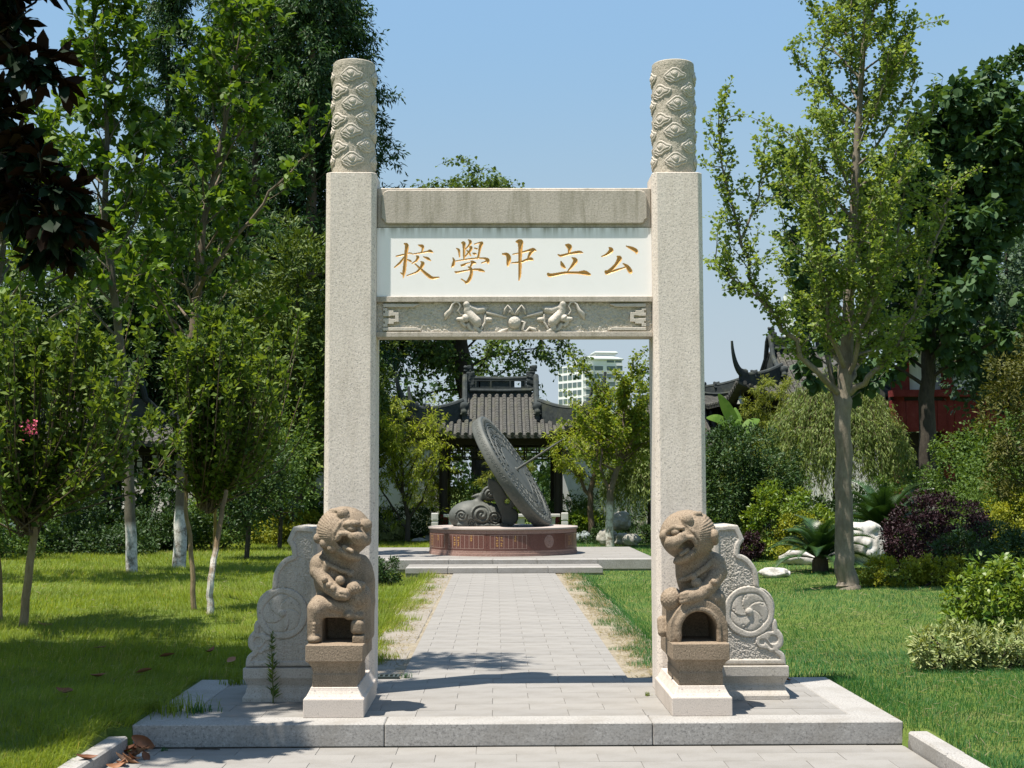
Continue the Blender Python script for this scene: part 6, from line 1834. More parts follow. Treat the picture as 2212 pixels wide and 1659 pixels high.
tree('peach_tree', 'yellow-green weeping peach right of the sundial, before the pavilion eave', p, [(0, 0, -.1, .10), (-.02, 0, .7, .09), (-.05, 0, 1.35, .08), (.15, 0, 2.2, .05), (.2, 0, 3.2, .012)],
     dict(n=14, t0=.48, t1=.98, el=lambda t: 42, L=lambda t: 1.15, sub=6, Ls=.45, r=.03, up=.1, fan=.7, subup=.1, twup=-.6),
     dict(n=40, L=.13, asp=.24, spread=.10, droop=.75, rnd=.45), B['brown'], K['peach'], 'yellow-green trees flanking the sundial', 73,
     extra_limbs=[([(-.05, 0, 1.3), (-.4, 0, 1.9), (-.75, -.1, 2.6), (-.95, -.1, 3.0)], .055, 16), ([(-.05, 0, 1.3), (-.5, .2, 2.0), (-1.0, .2, 2.4)], .03, 10)])
p = at_base(1318, 1181)
tree('maple_tree', 'spreading maple on a white-limed forked trunk right of the sundial', p, [(0, 0, -.1, .115), (-.02, 0, .6, .10), (.02, 0, 1.45, .09), (.32, 0, 2.4, .06), (.42, 0, 3.7, .012)],
     dict(n=26, t0=.50, t1=.98, el=lambda t: 30, L=lambda t: 1.35, sub=7, Ls=.5, r=.03, up=.25, fan=.7, subup=.15),
     dict(n=46, L=.085, asp=.85, spread=.15, droop=.2, rnd=.7), B['lime2'], K['maple'], None, 74,
     extra_limbs=[([(0, 0, 1.3), (-.22, 0, 2.0), (-.30, 0, 2.9), (-.45, 0, 3.6)], .05, 14), ([(.3, 0, 2.3), (.8, .1, 2.9), (1.15, .1, 3.4)], .04, 12)])
def weeping(label, px, Y, H, w, n, seed, mat, base=0.0):
    x = (px-1071)*Y/2950-.143; r = np.random.default_rng(seed)
    root = thing('willow_tree', label, 'tree', (x, Y, 0))
    Geo().tube([(0, 0, -.1), (.05, 0, H*.4), (0, 0, H*.9)], [.15, .12, .03], 8).obj('trunk', B['dark'], root, smooth='auto')
    br = []; tw = []
    for k in range(n):
        a = r.random()*6.28; q = r.random()**.5*w
        zt = H*(1-.38*(q/w)**2)*(.86+.14*r.random())
        p0 = np.array([0, 0, H*.55]); top = np.array([q*math.cos(a)*.8, q*math.sin(a)*.8, zt])
        L = (.35+.6*r.random())*zt*.72
        end = np.array([q*math.cos(a)*1.05, q*math.sin(a)*1.05, max(base+.1, zt-L)])
        P = np.array([top, top*.6+end*.4+np.array([.12*math.cos(a), .12*math.sin(a), .15]), end])
        s = np.linspace(0, 2, 9); P = np.stack([np.interp(s, np.arange(3), P[:, j]) for j in range(3)], 1); P[1:] += r.normal(size=P[1:].shape)*.04
        tw.append(P)
        if k % 4 == 0: br.append((np.array([p0, (p0+top)*.5+np.array([0, 0, .2]), top]), np.array([.05, .03, .01]), 4))
        br.append((P, np.linspace(.006, .002, 9), 3))
    join_tubes('branches', br, B['brown'], root)
    P, D, N = scatter_on_twigs(tw, 85, .10, r, 1.0, .8, .35, t0=0)
    L = .125*(.6+.7*r.random(len(P)))
    link_mesh('crown', leaf_mesh('crown', P, D, N, L, L*.22, 'dia', .4, .1, None, seed), mat, root)
weeping('weeping willow hanging behind the maple, next to the right gate pillar', 1405, 39, 3.3, 1.35, 260, 75, K['willow'])
weeping('large soft weeping willow before the white gable, left of the red hall', 1805, 37, 4.9, 2.15, 560, 76, K['willow'])
shrub('dark clipped hedge left of the sundial drum', 880, 1166, 1.25, 1.0, 9000, K['dark'], dict(L=.07, asp=.5), 81, name='hedge', cat='hedge', clumps=200, rc=.14)
shrub('pale variegated bush at the foot of the dark hedge beside the drum', 845, 1171, .45, .62, 3500, K['varieg'], dict(L=.07, asp=.5), 82, clumps=60, rc=.12)
shrub('bright green bush right of the sundial drum', 1258, 1166, .55, .85, 5000, K['bright'], dict(L=.10, asp=.4), 83, clumps=70, rc=.18)
shrub('tall green bush behind the pavilion table at right', 1235, 1160, .7, 1.25, 5000, K['mid'], dict(L=.10, asp=.4), 84, clumps=80, rc=.2)
shrub('dark low planting around the rocks under the willow', 1345, 1172, 1.2, .45, 6000, K['dark'], dict(L=.08, asp=.4), 85, clumps=110, rc=.14)
shrub('green bushes inside the pavilion view behind the sundial', 1060, 1148, 1.5, 2.0, 8000, K['mid'], dict(L=.11, asp=.45), 86, clumps=110, rc=.32)
shrub('low clipped bush at the path edge beside the left pillar', 823, 1255, .30, .42, 3000, K['dark'], dict(L=.05, asp=.5), 87, clumps=70, rc=.09)
shrub('dark bush against the white wall right of the pavilion, behind the peach', 1300, 1150, 1.7, 2.1, 9000, K['dark'], dict(L=.11, asp=.45), 88, clumps=120, rc=.3)
# bamboo by the left column and behind the pavilion
def bamboo(label, px, Y, n, H, spread, seed, leaves=60, group='bamboo clumps around the pavilion'):
    x = (px-1071)*Y/2950-.143; r = np.random.default_rng(seed)
    root = thing('bamboo', label, 'bamboo', (x, Y, 0), group=group)
    cm = NT('bamboo_cane').set((.16, .17, .06), .5, .3)
    tw = []
    for k in range(n):
        b = np.array([r.normal()*spread, r.normal()*spread*.6, 0]); d = np.array([r.normal()*.10, r.normal()*.10, 1])
        P = path(b, d, H*(.8+.35*r.random()), 7, r, .04)
        Geo().tube(P, np.linspace(.016, .005, 8), 5).obj('cane', cm, root, smooth='auto')
        for j in range(9):
            q0 = P[3+r.integers(0, 5)]; tw.append(path(q0, r.normal(size=3)*.8+np.array([0, 0, .3]), .55, 3, r, .15, -.4))
    P, D, N = scatter_on_twigs(tw, leaves, .08, r, .7, .8, .4)
    L = .14*(.6+.7*r.random(len(P)))
    link_mesh('crown', leaf_mesh('crown', P, D, N, L, L*.17, 'dia', .35, .1, None, seed), K['bamboo'], root)
bamboo('thin bamboo canes before the white wall left of the pavilion column', 935, 42.5, 9, 3.0, .28, 91)
bamboo('bamboo thicket behind the pavilion floor', 1075, 44.6, 12, 2.6, .8, 92)
bamboo('yellowish bamboo in front of the bell pavilion', 1668, 41.0, 22, 4.2, .55, 93, 90)
bamboo('yellow-green bamboo low behind the banana plant', 1560, 45.0, 12, 2.8, .5, 94, 70)

# ---- right lawn: the ginkgo
g1 = at_base(1829, 1272)
def rg(pts): return rel(g1, pts)
tree('ginkgo_tree', 'tall ginkgo with clear trunk and upswept boughs on the right lawn', g1,
     [(.05, 0, -.1, .20), (.0, 0, .12, .165), (-.02, 0, .5, .145)] + trunk_of(g1, [(1823, 1050, 0, .128), (1822, 900, 0, .122), (1824, 850, 0, .118), (1828, 760, .05, .10), (1838, 560, .1, .075), (1852, 300, .1, .055), (1868, 60, .1, .03), (1874, -120, .1, .012)]),
     dict(n=56, t0=.34, t1=.985, el=lambda t: 30+14*t, L=lambda t: .65+1.75*max(0, (1.02-t))**.8, sub=7, Ls=.46, r=.02, up=.35, fan=.6, subup=.35),
     dict(n=54, L=.061, asp=1.05, spread=.115, mid=.72, droop=.1, rnd=.8, fold=.1), B['grey'], K['ginkgo'], None, 101,
     extra_limbs=[(rg([(1812, 850, 0), (1760, 800, -.3), (1700, 720, -.5), (1640, 640, -.6), (1600, 520, -.6), (1560, 380, -.6), (1550, 235, -.6)]), .052, 46),
                  (rg([(1835, 850, 0), (1880, 815, -.3), (1940, 750, -.4), (1985, 650, -.5), (2030, 480, -.5), (2060, 400, -.5)]), .052, 36),
                  (rg([(1822, 820, 0), (1800, 760, .4), (1775, 660, .6), (1745, 500, .7), (1720, 330, .7)]), .05, 34),
                  (rg([(1832, 830, 0), (1860, 780, .5), (1885, 700, .8), (1930, 560, .9), (1960, 380, .9)]), .045, 32),
                  (rg([(1640, 640, -.6), (1590, 610, -.7), (1545, 560, -.7)]), .02, 10),
                  (rg([(1600, 520, -.6), (1640, 420, -.5), (1655, 330, -.5)]), .02, 10),
                  (rg([(1826, 800, 0), (1790, 690, -.6), (1770, 540, -.8), (1760, 400, -.8)]), .04, 30),
                  (rg([(1826, 820, 0), (1870, 700, -.6), (1900, 560, -.9), (1905, 420, -.9)]), .04, 30)])
# big-leaved tree behind it
pb = (W(2006, 1060, 33)[0], 33.0, 0)
tree('paulownia_tree', 'tall tree with large heart-shaped leaves and dark trunk before the red hall', pb,
     [(.15, 0, -.1, .36), (.05, 0, .6, .26)] + [(0, 0, 2.5, .205), (.05, 0, 4.5, .17), (.25, 0, 7.0, .12), (1.6, 0, 10.6, .03)],
     dict(n=34, t0=.36, t1=.98, el=lambda t: 25+22*t, L=lambda t: 3.3*(1.12-t)**.8+.5, sub=8, Ls=.7, r=.025, up=.35, fan=.75, subup=.1),
     dict(n=44, L=.24, asp=.82, spread=.22, kind='oval', droop=.7, rnd=.5, fold=.06), B['dark'], K['paulownia'], None, 102,
     extra_limbs=[([(.1, 0, 4.5), (1.0, -.4, 6.0), (2.0, -.6, 8.2), (2.6, -.6, 10.2)], .09, 26), ([(.2, 0, 6.0), (-.6, -.3, 7.2), (-1.6, -.4, 8.2)], .07, 20)])
pb2 = (W(1828, 1060, 31)[0], 31.0, 0)
tree('paulownia_tree', 'slender large-leaved sapling tree showing through the ginkgo boughs', pb2, [(0, 0, -.1, .09), (0, 0, 2.6, .075), (-.35, 0, 4.4, .06), (-.75, 0, 6.5, .045), (-.9, 0, 9.2, .012)],
     dict(n=18, t0=.34, t1=.98, el=lambda t: 30, L=lambda t: 1.2*(1.1-t)+.35, sub=4, Ls=.4, r=.025, up=.3, fan=.7),
     dict(n=12, L=.26, asp=.8, spread=.1, kind='oval', droop=.8, rnd=.5, fold=.06), B['grey'], K['paulownia'], None, 103)
dense('bluish_tree', 'bluish green broadleaf tree at the right edge above the red hall', 2190, 37, 3.6, 8.6, 2.1, 15000, K['bluegreen'], dict(L=.16, asp=.7), 104, bk='dark')
dense('dark_tree', 'dark tall tree filling the right edge behind the large-leaved tree', 2240, 47, 3.0, 16.5, 3.7, 24000, K['paulownia'], dict(L=.26, asp=.75, droop=.4), 105)
dense('golden_conifer', 'olive golden conifer at the right edge of the photo', 2262, 26, .3, 4.9, 1.0, 12000, K['golden'], dict(L=.10, asp=.35), 106, bk='brown', clumps=150, rc=.28)
dense('small_maple', 'fine-leaved maple in front of the red hall right of its dark trunk', 2095, 31, .6, 2.7, 1.0, 8000, K['mid'], dict(L=.075, asp=.8), 107, bk='grey', clumps=140, rc=.30, trunk_r=.05)
dense('small_maple', 'olive maple between the red hall and the golden conifer', 2180, 28.5, .6, 2.9, .85, 9000, K['mid'], dict(L=.07, asp=.8), 108, bk='grey', clumps=120, rc=.28, trunk_r=.05)
# ---- right shrubs
shrub('large dark round shrub right of the gate pillar', 1612, 1206, 1.15, 2.75, 17000, K['dark'], dict(L=.085, asp=.5), 111, clumps=190, rc=.26, lobes=[(0, 0, 1.75, 1.15, .95, 1.0), (-.4, -.2, 1.3, .8, .7, .75), (.5, -.1, 1.25, .75, .7, .7)])
shrub('loose bright shrub left of the ginkgo trunk', 1700, 1212, .82, 1.45, 9000, K['bright'], dict(L=.085, asp=.5), 112, clumps=110, rc=.20)
shrub('yellowish spirea low in front of the loose bright shrub', 1735, 1216, .55, .85, 6000, K['yellow'], dict(L=.055, asp=.45), 113, clumps=90, rc=.14)
shrub('small purple-leaved bush beside the right drum stone', 1612, 1217, .30, .58, 4200, K['purple'], dict(L=.045, asp=.6), 114, clumps=80, rc=.09)
shrub('big rounded dark purple bush right of the white boulder', 2026, 1244, .86, 1.28, 17000, K['purple'], dict(L=.05, asp=.6), 115, clumps=260, rc=.13, shell=.3)
shrub('low yellow-green privet hedge at the foot of the purple bush', 1985, 1268, 1.05, .40, 7500, K['yellow'], dict(L=.05, asp=.55), 116, name='hedge', cat='hedge', depth=.3, clumps=140, rc=.10)
shrub('dark green azalea mass right of the purple bush', 2140, 1262, .85, .75, 9000, K['dark'], dict(L=.06, asp=.45), 117, clumps=140, rc=.15)
shrub('bright pittosporum bush with shiny leaves at the right edge', 2195, 1372, .66, .86, 5200, K['bright'], dict(L=.075, asp=.42, kind='oval', fold=.1), 118, clumps=150, rc=.11, depth=.5)
shrub('low cream variegated bush before the shiny bush at right', 2052, 1432, .34, .36, 2600, K['varieg'], dict(L=.058, asp=.36), 119, clumps=90, rc=.075, depth=.25)
shrub('second cream variegated bush running out of the right edge', 2172, 1430, .34, .33, 2600, K['varieg'], dict(L=.058, asp=.36), 120, clumps=90, rc=.075, depth=.25)
shrub('dark green shrub between cycads and the willow', 1780, 1196, 1.0, 1.1, 8000, K['dark'], dict(L=.08, asp=.5), 121, clumps=110, rc=.2)
shrub('mid green shrub mass under the red hall', 1960, 1185, 1.5, 1.7, 10000, K['mid'], dict(L=.09, asp=.45), 122, clumps=130, rc=.26)
shrub('deep green shrub wall below the golden conifer', 2160, 1215, 1.2, 1.5, 11000, K['mid'], dict(L=.07, asp=.45), 123, clumps=150, rc=.22)
shrub('yellow-green shrub at the right edge above the azaleas', 2225, 1225, .8, 1.3, 8000, K['yellow'], dict(L=.06, asp=.45), 124, clumps=120, rc=.18)
shrub('leafy shrub behind the right drum stone, at the pillar', 1545, 1198, .8, 1.0, 6000, K['mid'], dict(L=.08, asp=.5), 125, clumps=90, rc=.2)
shrub('bush row under the bell pavilion, left of the willow', 1640, 1150, 2.0, 2.2, 11000, K['mid'], dict(L=.12, asp=.45), 126, clumps=140, rc=.32)

# ---- cycads: each frond a part
def frond_mesh(L, seed):
    r = np.random.default_rng(seed); n = 34
    s = np.linspace(0, 1, 14)
    mid = np.stack([L*s*(1-.10*s), 0*s, L*(.30*s-.40*s*s*s)], 1)
    V, F = tube_np(mid, np.linspace(.012, .004, 14), 4); Vs = [V]; Fs = [tuple(f) for f in F]; b = len(V)
    for k in range(n):
        f = .12+.87*k/n; c = np.array([np.interp(f, s, mid[:, j]) for j in range(3)])
        t = np.array([1, 0, .30-1.20*f*f]); t /= np.linalg.norm(t)
        w = L*.20*math.sin(math.pi*min(1, .12+.88*f)**.8)+.02
        for sd_ in (-1, 1):
            e = c+np.array([.55*w, sd_*w, .28*w-.1*w*f]); q = t*L*.014
            Vs.append(np.array([c-q, c+q, e])); Fs.append((b, b+1, b+2)); b += 3
    me = mesh_np('frond', np.concatenate(Vs), Fs)
    a = me.attributes.new('var', 'FLOAT', 'FACE'); a.data.foreach_set('value', r.random(len(me.polygons)).astype(np.float32))
    me.materials.append(K['cycad']); return me
FM = [frond_mesh(1.0, k) for k in range(3)]
def cycad(label, loc, n, size, seed, th=.30):
    r = np.random.default_rng(seed)
    root = thing('cycad', label, 'cycad', loc, group='cycads under the ginkgo')
    Geo().lathe([(.13, -.05), (.15, .1), (.14, th), (.08, th+.08), (0, th+.1)], 12).obj('trunk', B['brown'], root, smooth='auto')
    for k in range(n):
        o = bpy.data.objects.new('frond', FM[k % 3]); COL.objects.link(o); o.parent = root
        el = 1.32*(1-(k/n))**.8-.12 + r.normal()*.08
        o.location = (0, 0, th+.02); o.rotation_euler = (r.normal()*.15, -el*.9+.1, k*2.4+r.normal()*.2)
        q = size*(.8+.35*r.random()); o.scale = (q, q, q)
cycad('small cycad left of the ginkgo trunk, in front of the brown rock', at_base(1772, 1238), 40, 1.02, 131, .20)
cycad('larger dark cycad behind the ginkgo trunk and the white boulder', (W(1915, 1160, 29.5)[0], 29.5, 0), 46, 1.45, 132, .45)

# ---- banana plant: three torn leaves
bn = thing('banana_plant', 'young banana plant with arching torn leaves beside the right pillar', 'banana plant', (W(1597, 1000, 37)[0], 37.0, 0))
Geo().tube([(0, 0, 0), (0, 0, 1.6), (.02, 0, 2.55)], [.09, .07, .04], 8).obj('stem', NT('banana_stem').set((.16, .20, .06), .6, .3), bn, smooth='auto')
def banana_leaf(p0, p1, sag, w, seed):
    r = np.random.default_rng(seed); n = 16; s = np.linspace(0, 1, n)
    p0, p1 = np.array(p0), np.array(p1); mid = p0+(p1-p0)*s[:, None]; mid[:, 2] += sag*np.sin(math.pi*s)
    d = (p1-p0)/np.linalg.norm(p1-p0); side = norm(np.cross(d, np.array([0, -.75, .6])))
    V = []; F = []
    for i in range(n):
        ww = w*math.sin(math.pi*(.06+.92*s[i]))**.7
        V += [mid[i]-side*ww+np.array([0, 0, -.25*ww]), mid[i], mid[i]+side*ww+np.array([0, 0, -.25*ww])]
    for i in range(n-1):
        for k in range(2):
            if r.random() < .08 and 2 < i < n-3: continue
            F.append((3*i+k, 3*i+k+1, 3*i+k+4, 3*i+k+3))
    me = mesh_np('leaf', V, F, True); a = me.attributes.new('var', 'FLOAT', 'FACE'); a.data.foreach_set('value', r.random(len(F)).astype(np.float32))
    link_mesh('leaf', me, K['banana'], bn)
def bl_(px, py, dy=0): w = W(px, py, 37.0+dy); return np.array([w[0], w[1], w[2]])-np.array([bn.location.x, 37.0, 0])
banana_leaf(bl_(1602, 945), bl_(1552, 850, -.2), .08, .20, 1)
banana_leaf(bl_(1596, 945), bl_(1526, 902, -.4), .22, .17, 2)
banana_leaf(bl_(1600, 945), bl_(1640, 905, .3), .15, .16, 3)
banana_leaf(bl_(1598, 950), bl_(1588, 880, .4), .05, .15, 4)
banana_leaf(bl_(1598, 955), bl_(1610, 925, -.6), .16, .14, 5)
# ---- far planting that closes the view, as one wood
r = np.random.default_rng(140); n = 80000
cx = []; 
for k in range(90):
    a = r.uniform(-1, 1); Y = r.uniform(62, 95)
    x = a*Y*.62
    px = 1071+(x+.143)*2950/Y
    if 1165 < px < 1420: h = 1.5+(1054-900)*Y/2950
    elif 1520 < px < 1720: h = 1.5+(1054-880)*Y/2950
    else: h = r.uniform(5, 9)
    cx.append((x, Y, h))
cx = np.array(cx); k = r.integers(0, len(cx), n); d = norm(r.normal(size=(n, 3)))
P = np.stack([cx[k, 0]+d[:, 0]*3.2, cx[k, 1]+d[:, 1]*2.5, cx[k, 2]*.5+d[:, 2]*cx[k, 2]*.5], 1)
me = leaf_mesh('far_wood', P, norm(r.normal(size=(n, 3))), norm(d+r.normal(size=(n, 3))*.4+np.array([0, 0, .5])), .34*(.6+.8*r.random(n)), .22, 'dia', seed=9)
tag(link_mesh('far_wood', me, K['dark']), kind='stuff')
# ================================================================ grass, fallen leaves, weeds
def grass_mat(name, c1, c2, c3):
    t = NT(name)
    at = t.n("ShaderNodeAttribute", attribute_name='var')
    col = t.ramp(at.outputs['Fac'], [(0.0, c1), (0.55, c2), (0.93, c2), (1.0, c3)])
    pos = t.n("ShaderNodeNewGeometry").outputs['Position']
    big = t.noise(.8, 4, .6, pos)
    col = t.mix(t.ramp(big, [(.42, 0.0), (.68, .55)]), col, tuple(x*.6 for x in c1))
    col = t.mix(t.ramp(t.noise(.55, 5, .7, pos), [(.56, 0.0), (.74, .45)]), col, tuple(x*.62 for x in c3))
    t.set(col, .6, .25)
    tr = t.n("ShaderNodeBsdfTranslucent"); t.t.links.new(t.mix(1.0, col, (1.3, 1.2, .5), 'MULTIPLY'), tr.inputs[0])
    mx = t.n("ShaderNodeMixShader"); mx.inputs[0].default_value = .42
    t.t.links.new(t.b.outputs[0], mx.inputs[1]); t.t.links.new(tr.outputs[0], mx.inputs[2]); t.t.links.new(mx.outputs[0], t.out.inputs[0])
    return t.m
K['grassL'] = grass_mat('long_yellow_green_grass', (.095, .160, .013), (.23, .295, .034), (.44, .37, .15))
K['grassR'] = grass_mat('fine_green_grass', (.024, .110, .030), (.054, .160, .042), (.36, .30, .15))
def lawn_ok(x, y):
    ax = np.abs(x)
    e = .05*np.sin(y*5.1+x)+.05*np.sin(y*2.3+1)+.04*np.sin(y*11)
    ok = ~((ax < 2.49+e*.25) & (y < 10.98+e*.4) & (y > 8.8))
    ok &= ~((ax < 2.62+e*.12) & (y <= 8.87))
    ok &= ~((ax < np.where(x < 0, 1.19, 1.11)+e*1.9) & (y > 10.5) & (y < 24.6))
    ok &= ~((ax < 1.76) & (y > 24.2) & (y < 25.6))
    ok &= ~((ax < 2.87) & (y > 25.4) & (y < 30.9))
    ok &= ~((ax < 2.4) & (y > 38.4) & (y < 44.6))
    return ok
def lawn(name, sgn, n, hgt, wid, mat, seed, y0=7.2, y1=44.0):
    r = np.random.default_rng(seed)
    y = y0*(y1/y0)**(r.random(n)**1.05)
    xm = .43*y+1.6
    x = sgn*(.9+(xm-.9)*r.random(n))
    k = lawn_ok(x, y); x, y = x[k], y[k]; n = len(x)
    z = ground_z(x, y)
    z = np.where((np.abs(x) < 1.46) & (y > 10.9) & (y < 25.1), np.maximum(z, -.020), z)
    clump = .5+.5*np.sin(x*3.1+np.sin(y*2.7)*2)*np.sin(y*3.7+np.sin(x*2.2)*2)
    rough = .5+.5*np.sin(x*.9+2.0)*np.sin(y*.8+1.0)
    edge = np.clip(1-np.abs(np.abs(x)-np.where(y < 11, 2.55, 1.32))/.35, 0, 1)*(y < 24.5)
    far = np.clip((y-9)/26, 0, 1)
    L = hgt*(.45+.75*r.random(n))*(.70+.45*clump+.25*rough+.55*edge)*(1+.25*far)
    w = wid*(.7+.6*r.random(n))*np.maximum(1, y/9.5)**.85
    az = r.random(n)*2*math.pi; lean = (.15+.75*r.random(n)**1.3)*(.8+.5*clump)
    wind = np.stack([np.sin(x*1.3+y*.5), np.cos(y*1.1-x*.4)], -1)*.35
    h = np.stack([np.cos(az), np.sin(az)], -1)*lean[:, None]+wind
    h[:, 0] -= sgn*edge*.55
    P = np.stack([x, y, z-.01], -1)
    sdir = np.stack([-np.sin(az+r.normal(size=n)*.6), np.cos(az+r.normal(size=n)*.6), np.zeros(n)], -1)
    T = P+np.stack([h[:, 0]*L, h[:, 1]*L, L*np.sqrt(np.clip(1-.45*(h**2).sum(1), .12, 1))], -1)
    Mm = P+np.stack([h[:, 0]*L*.30, h[:, 1]*L*.30, L*.62], -1)
    s = sdir*w[:, None]
    var = np.clip(.25+.5*r.random(n)+.35*(clump-.5), 0, .9); dry = r.random(n) < .03+.10*np.clip(rough-.55, 0, 1); var[dry] = 1.0; L = np.where(dry, L*1.35, L)
    near = y < 13
    def pack(m, tri5):
        if tri5:
            V = np.stack([P[m]-s[m]*.5, P[m]+s[m]*.5, Mm[m]-s[m]*.36, Mm[m]+s[m]*.36, T[m]], 1); F0 = np.array([[0, 1, 3], [0, 3, 2], [2, 3, 4]])
        else:
            V = np.stack([P[m]-s[m]*.6, P[m]+s[m]*.6, T[m]], 1); F0 = np.array([[0, 1, 2]])
        k = V.shape[1]; F = (F0[None]+(np.arange(len(V))*k)[:, None, None]).reshape(-1, 3)
        return V.reshape(-1, 3), F, np.repeat(var[m], len(F0))
    V1, F1, a1 = pack(near, True); V2, F2, a2 = pack(~near, False)
    me = mesh_np(name, np.concatenate([V1, V2]), np.concatenate([F1, F2+len(V1)]))
    a = me.attributes.new('var', 'FLOAT', 'FACE'); a.data.foreach_set('value', np.concatenate([a1, a2]).astype(np.float32))
    return tag(link_mesh(name, me, mat), kind='stuff')
lawn('grass', -1, 370000, .072, .0042, K['grassL'], 201)
lawn('grass', 1, 370000, .052, .0034, K['grassR'], 202)

K['straw'] = grass_mat('dry_straw', (.20, .165, .095), (.32, .27, .17), (.14, .17, .04))
def straw(n, seed):
    r = np.random.default_rng(seed)
    y = 10.98*(24.3/10.98)**r.random(n); s = np.where(r.random(n) < .68, 1, -1); x = s*(.93+.40*r.random(n)**.7)
    k = np.sin(y*1.9+s)*np.sin(x*9+y*.7)+.5*r.random(n) > -.1; x, y = x[k], y[k]; n = len(x)
    P = np.stack([x, y, np.full(n, -.012)], -1); az = r.random(n)*6.28; L = .05*(.4+r.random(n))
    D = np.stack([np.cos(az), np.sin(az), .12+.5*r.random(n)**2], -1)
    me = leaf_mesh('dry_grass', P, D, np.tile([0., 0, 1.], (n, 1))+r.normal(size=(n, 3))*.3, L, .006*np.maximum(1, y/11), 'dia', .4, 0, r.random(n), seed)
    tag(link_mesh('dry_grass', me, K['straw']), kind='stuff')
straw(9000, 77)
def lawn_straw(n, seed):
    r = np.random.default_rng(seed)
    y = 8.0*(26/8.0)**r.random(n); x = np.where(r.random(n) < .7, 1, -1)*(1.2+(.42*y+1)*r.random(n))
    k = lawn_ok(x, y) & (np.sin(x*1.7+1)*np.sin(y*1.3)+.7*r.random(n) > .25); x, y = x[k], y[k]; n = len(x)
    az = r.random(n)*6.28; L = .10*(.5+r.random(n))
    P = np.stack([x, y, ground_z(x, y)+.025+.03*r.random(n)], -1); D = np.stack([np.cos(az), np.sin(az), .25*r.normal(size=n)], -1)
    me = leaf_mesh('lawn_straw', P, D, np.tile([0., 0, 1.], (n, 1))+r.normal(size=(n, 3))*.3, L, .0045*np.maximum(1, y/10), 'dia', .4, 0, r.random(n)*.8, seed)
    tag(link_mesh('lawn_straw', me, K['straw']), kind='stuff')
lawn_straw(5200, 78)

def tuft(label, loc, n, L, seed, mat, spread=.06, name='grass_tuft', group=None):
    r = np.random.default_rng(seed)
    az = r.random(n)*6.28; ln = .25+.6*r.random(n); P = np.stack([r.normal(size=n)*spread, r.normal(size=n)*spread*.7, np.zeros(n)-.005], -1)
    ll = L*(.5+.7*r.random(n)); V = []; F = []
    for i in range(n):
        h = np.array([math.cos(az[i]), math.sin(az[i])])*ln[i]; s = np.array([-h[1], h[0], 0])/np.hypot(*h)*.0030
        p = P[i]; m = p+np.array([h[0]*.35, h[1]*.35, .75])*ll[i]*.6; t = p+np.array([h[0]*1.1, h[1]*1.1, .72-.35*ln[i]])*ll[i]
        V += [p-s, p+s, m-s*.7, m+s*.7, t]; F += [(5*i, 5*i+1, 5*i+3, 5*i+2), (5*i+2, 5*i+3, 5*i+4)]
    me = mesh_np(name, V, F); a = me.attributes.new('var', 'FLOAT', 'FACE'); a.data.foreach_set('value', np.repeat(r.random(n)*.9, 2).astype(np.float32))
    o = link_mesh(name, me, mat); o.location = tuple(float(c) for c in loc)
    return tag(o, label, 'grass tuft', group)
tuft('dark grass tuft growing from a slab joint on the left end of the platform', GP(430, 1538), 70, .10, 301, K['grassR'], .06)
tuft('spreading grass tuft at the back left edge of the platform by the drum stone', GP(512, 1478), 90, .12, 302, K['grassL'], .07)
tuft('long drooping grass tuft at the front left corner of the platform', tuple(GP(372, 1545)+np.array([-.10, .1, -.02])), 260, .26, 303, K['grassL'], .16)
tuft('upright grass tuft beside the left kerb at the photo bottom', tuple(np.array([-2.78, 8.55, -.07])), 60, .24, 304, K['grassL'], .04)
tuft('small grass tuft in the joint beside the drain grate', (-.86, 11.02, 0), 34, .07, 305, K['grassR'], .02)
tuft('tiny sprig of grass in the pavement joint below the platform', GP(352, 1622, -.145), 20, .045, 306, K['grassR'], .015)
tuft('dry wisp of grass at the foot of the right pillar plinth', GP(1398, 1503), 24, .06, 307, K['grassL'], .012)
tuft('leafy sprout at the left end of the plaza step', GP(955, 1232), 50, .16, 308, K['grassR'], .10)

# tall weed in front of the left drum stone
wd = thing('weed', 'tall leafy weed growing from the paving in front of the left drum stone', 'weed', GP(590, 1519))
P = path((0, 0, -.01), (.02, 0, 1), .50, 8, rng, .03)
Geo().tube(P, np.linspace(.006, .002, 9), 5).obj('stem', NT('weed_stem').set((.10, .12, .04), .7, .2), wd)
r = np.random.default_rng(5); n = 150
f = .08+.92*r.random(n)**.75; p = np.stack([np.interp(f, np.linspace(0, 1, 9), P[:, k]) for k in range(3)], 1)
az = r.random(n)*6.28
D = np.stack([np.cos(az), np.sin(az), .55+.5*r.random(n)], -1)
L = .075*(1.15-.75*f)*(.7+.6*r.random(n))
link_mesh('leaves', leaf_mesh('leaves', p, D, norm(r.normal(size=(n, 3))*.4+np.array([0, 0, 1])), L, L*.20, 'dia', .4, .1, None, 5), K['mid'], wd)

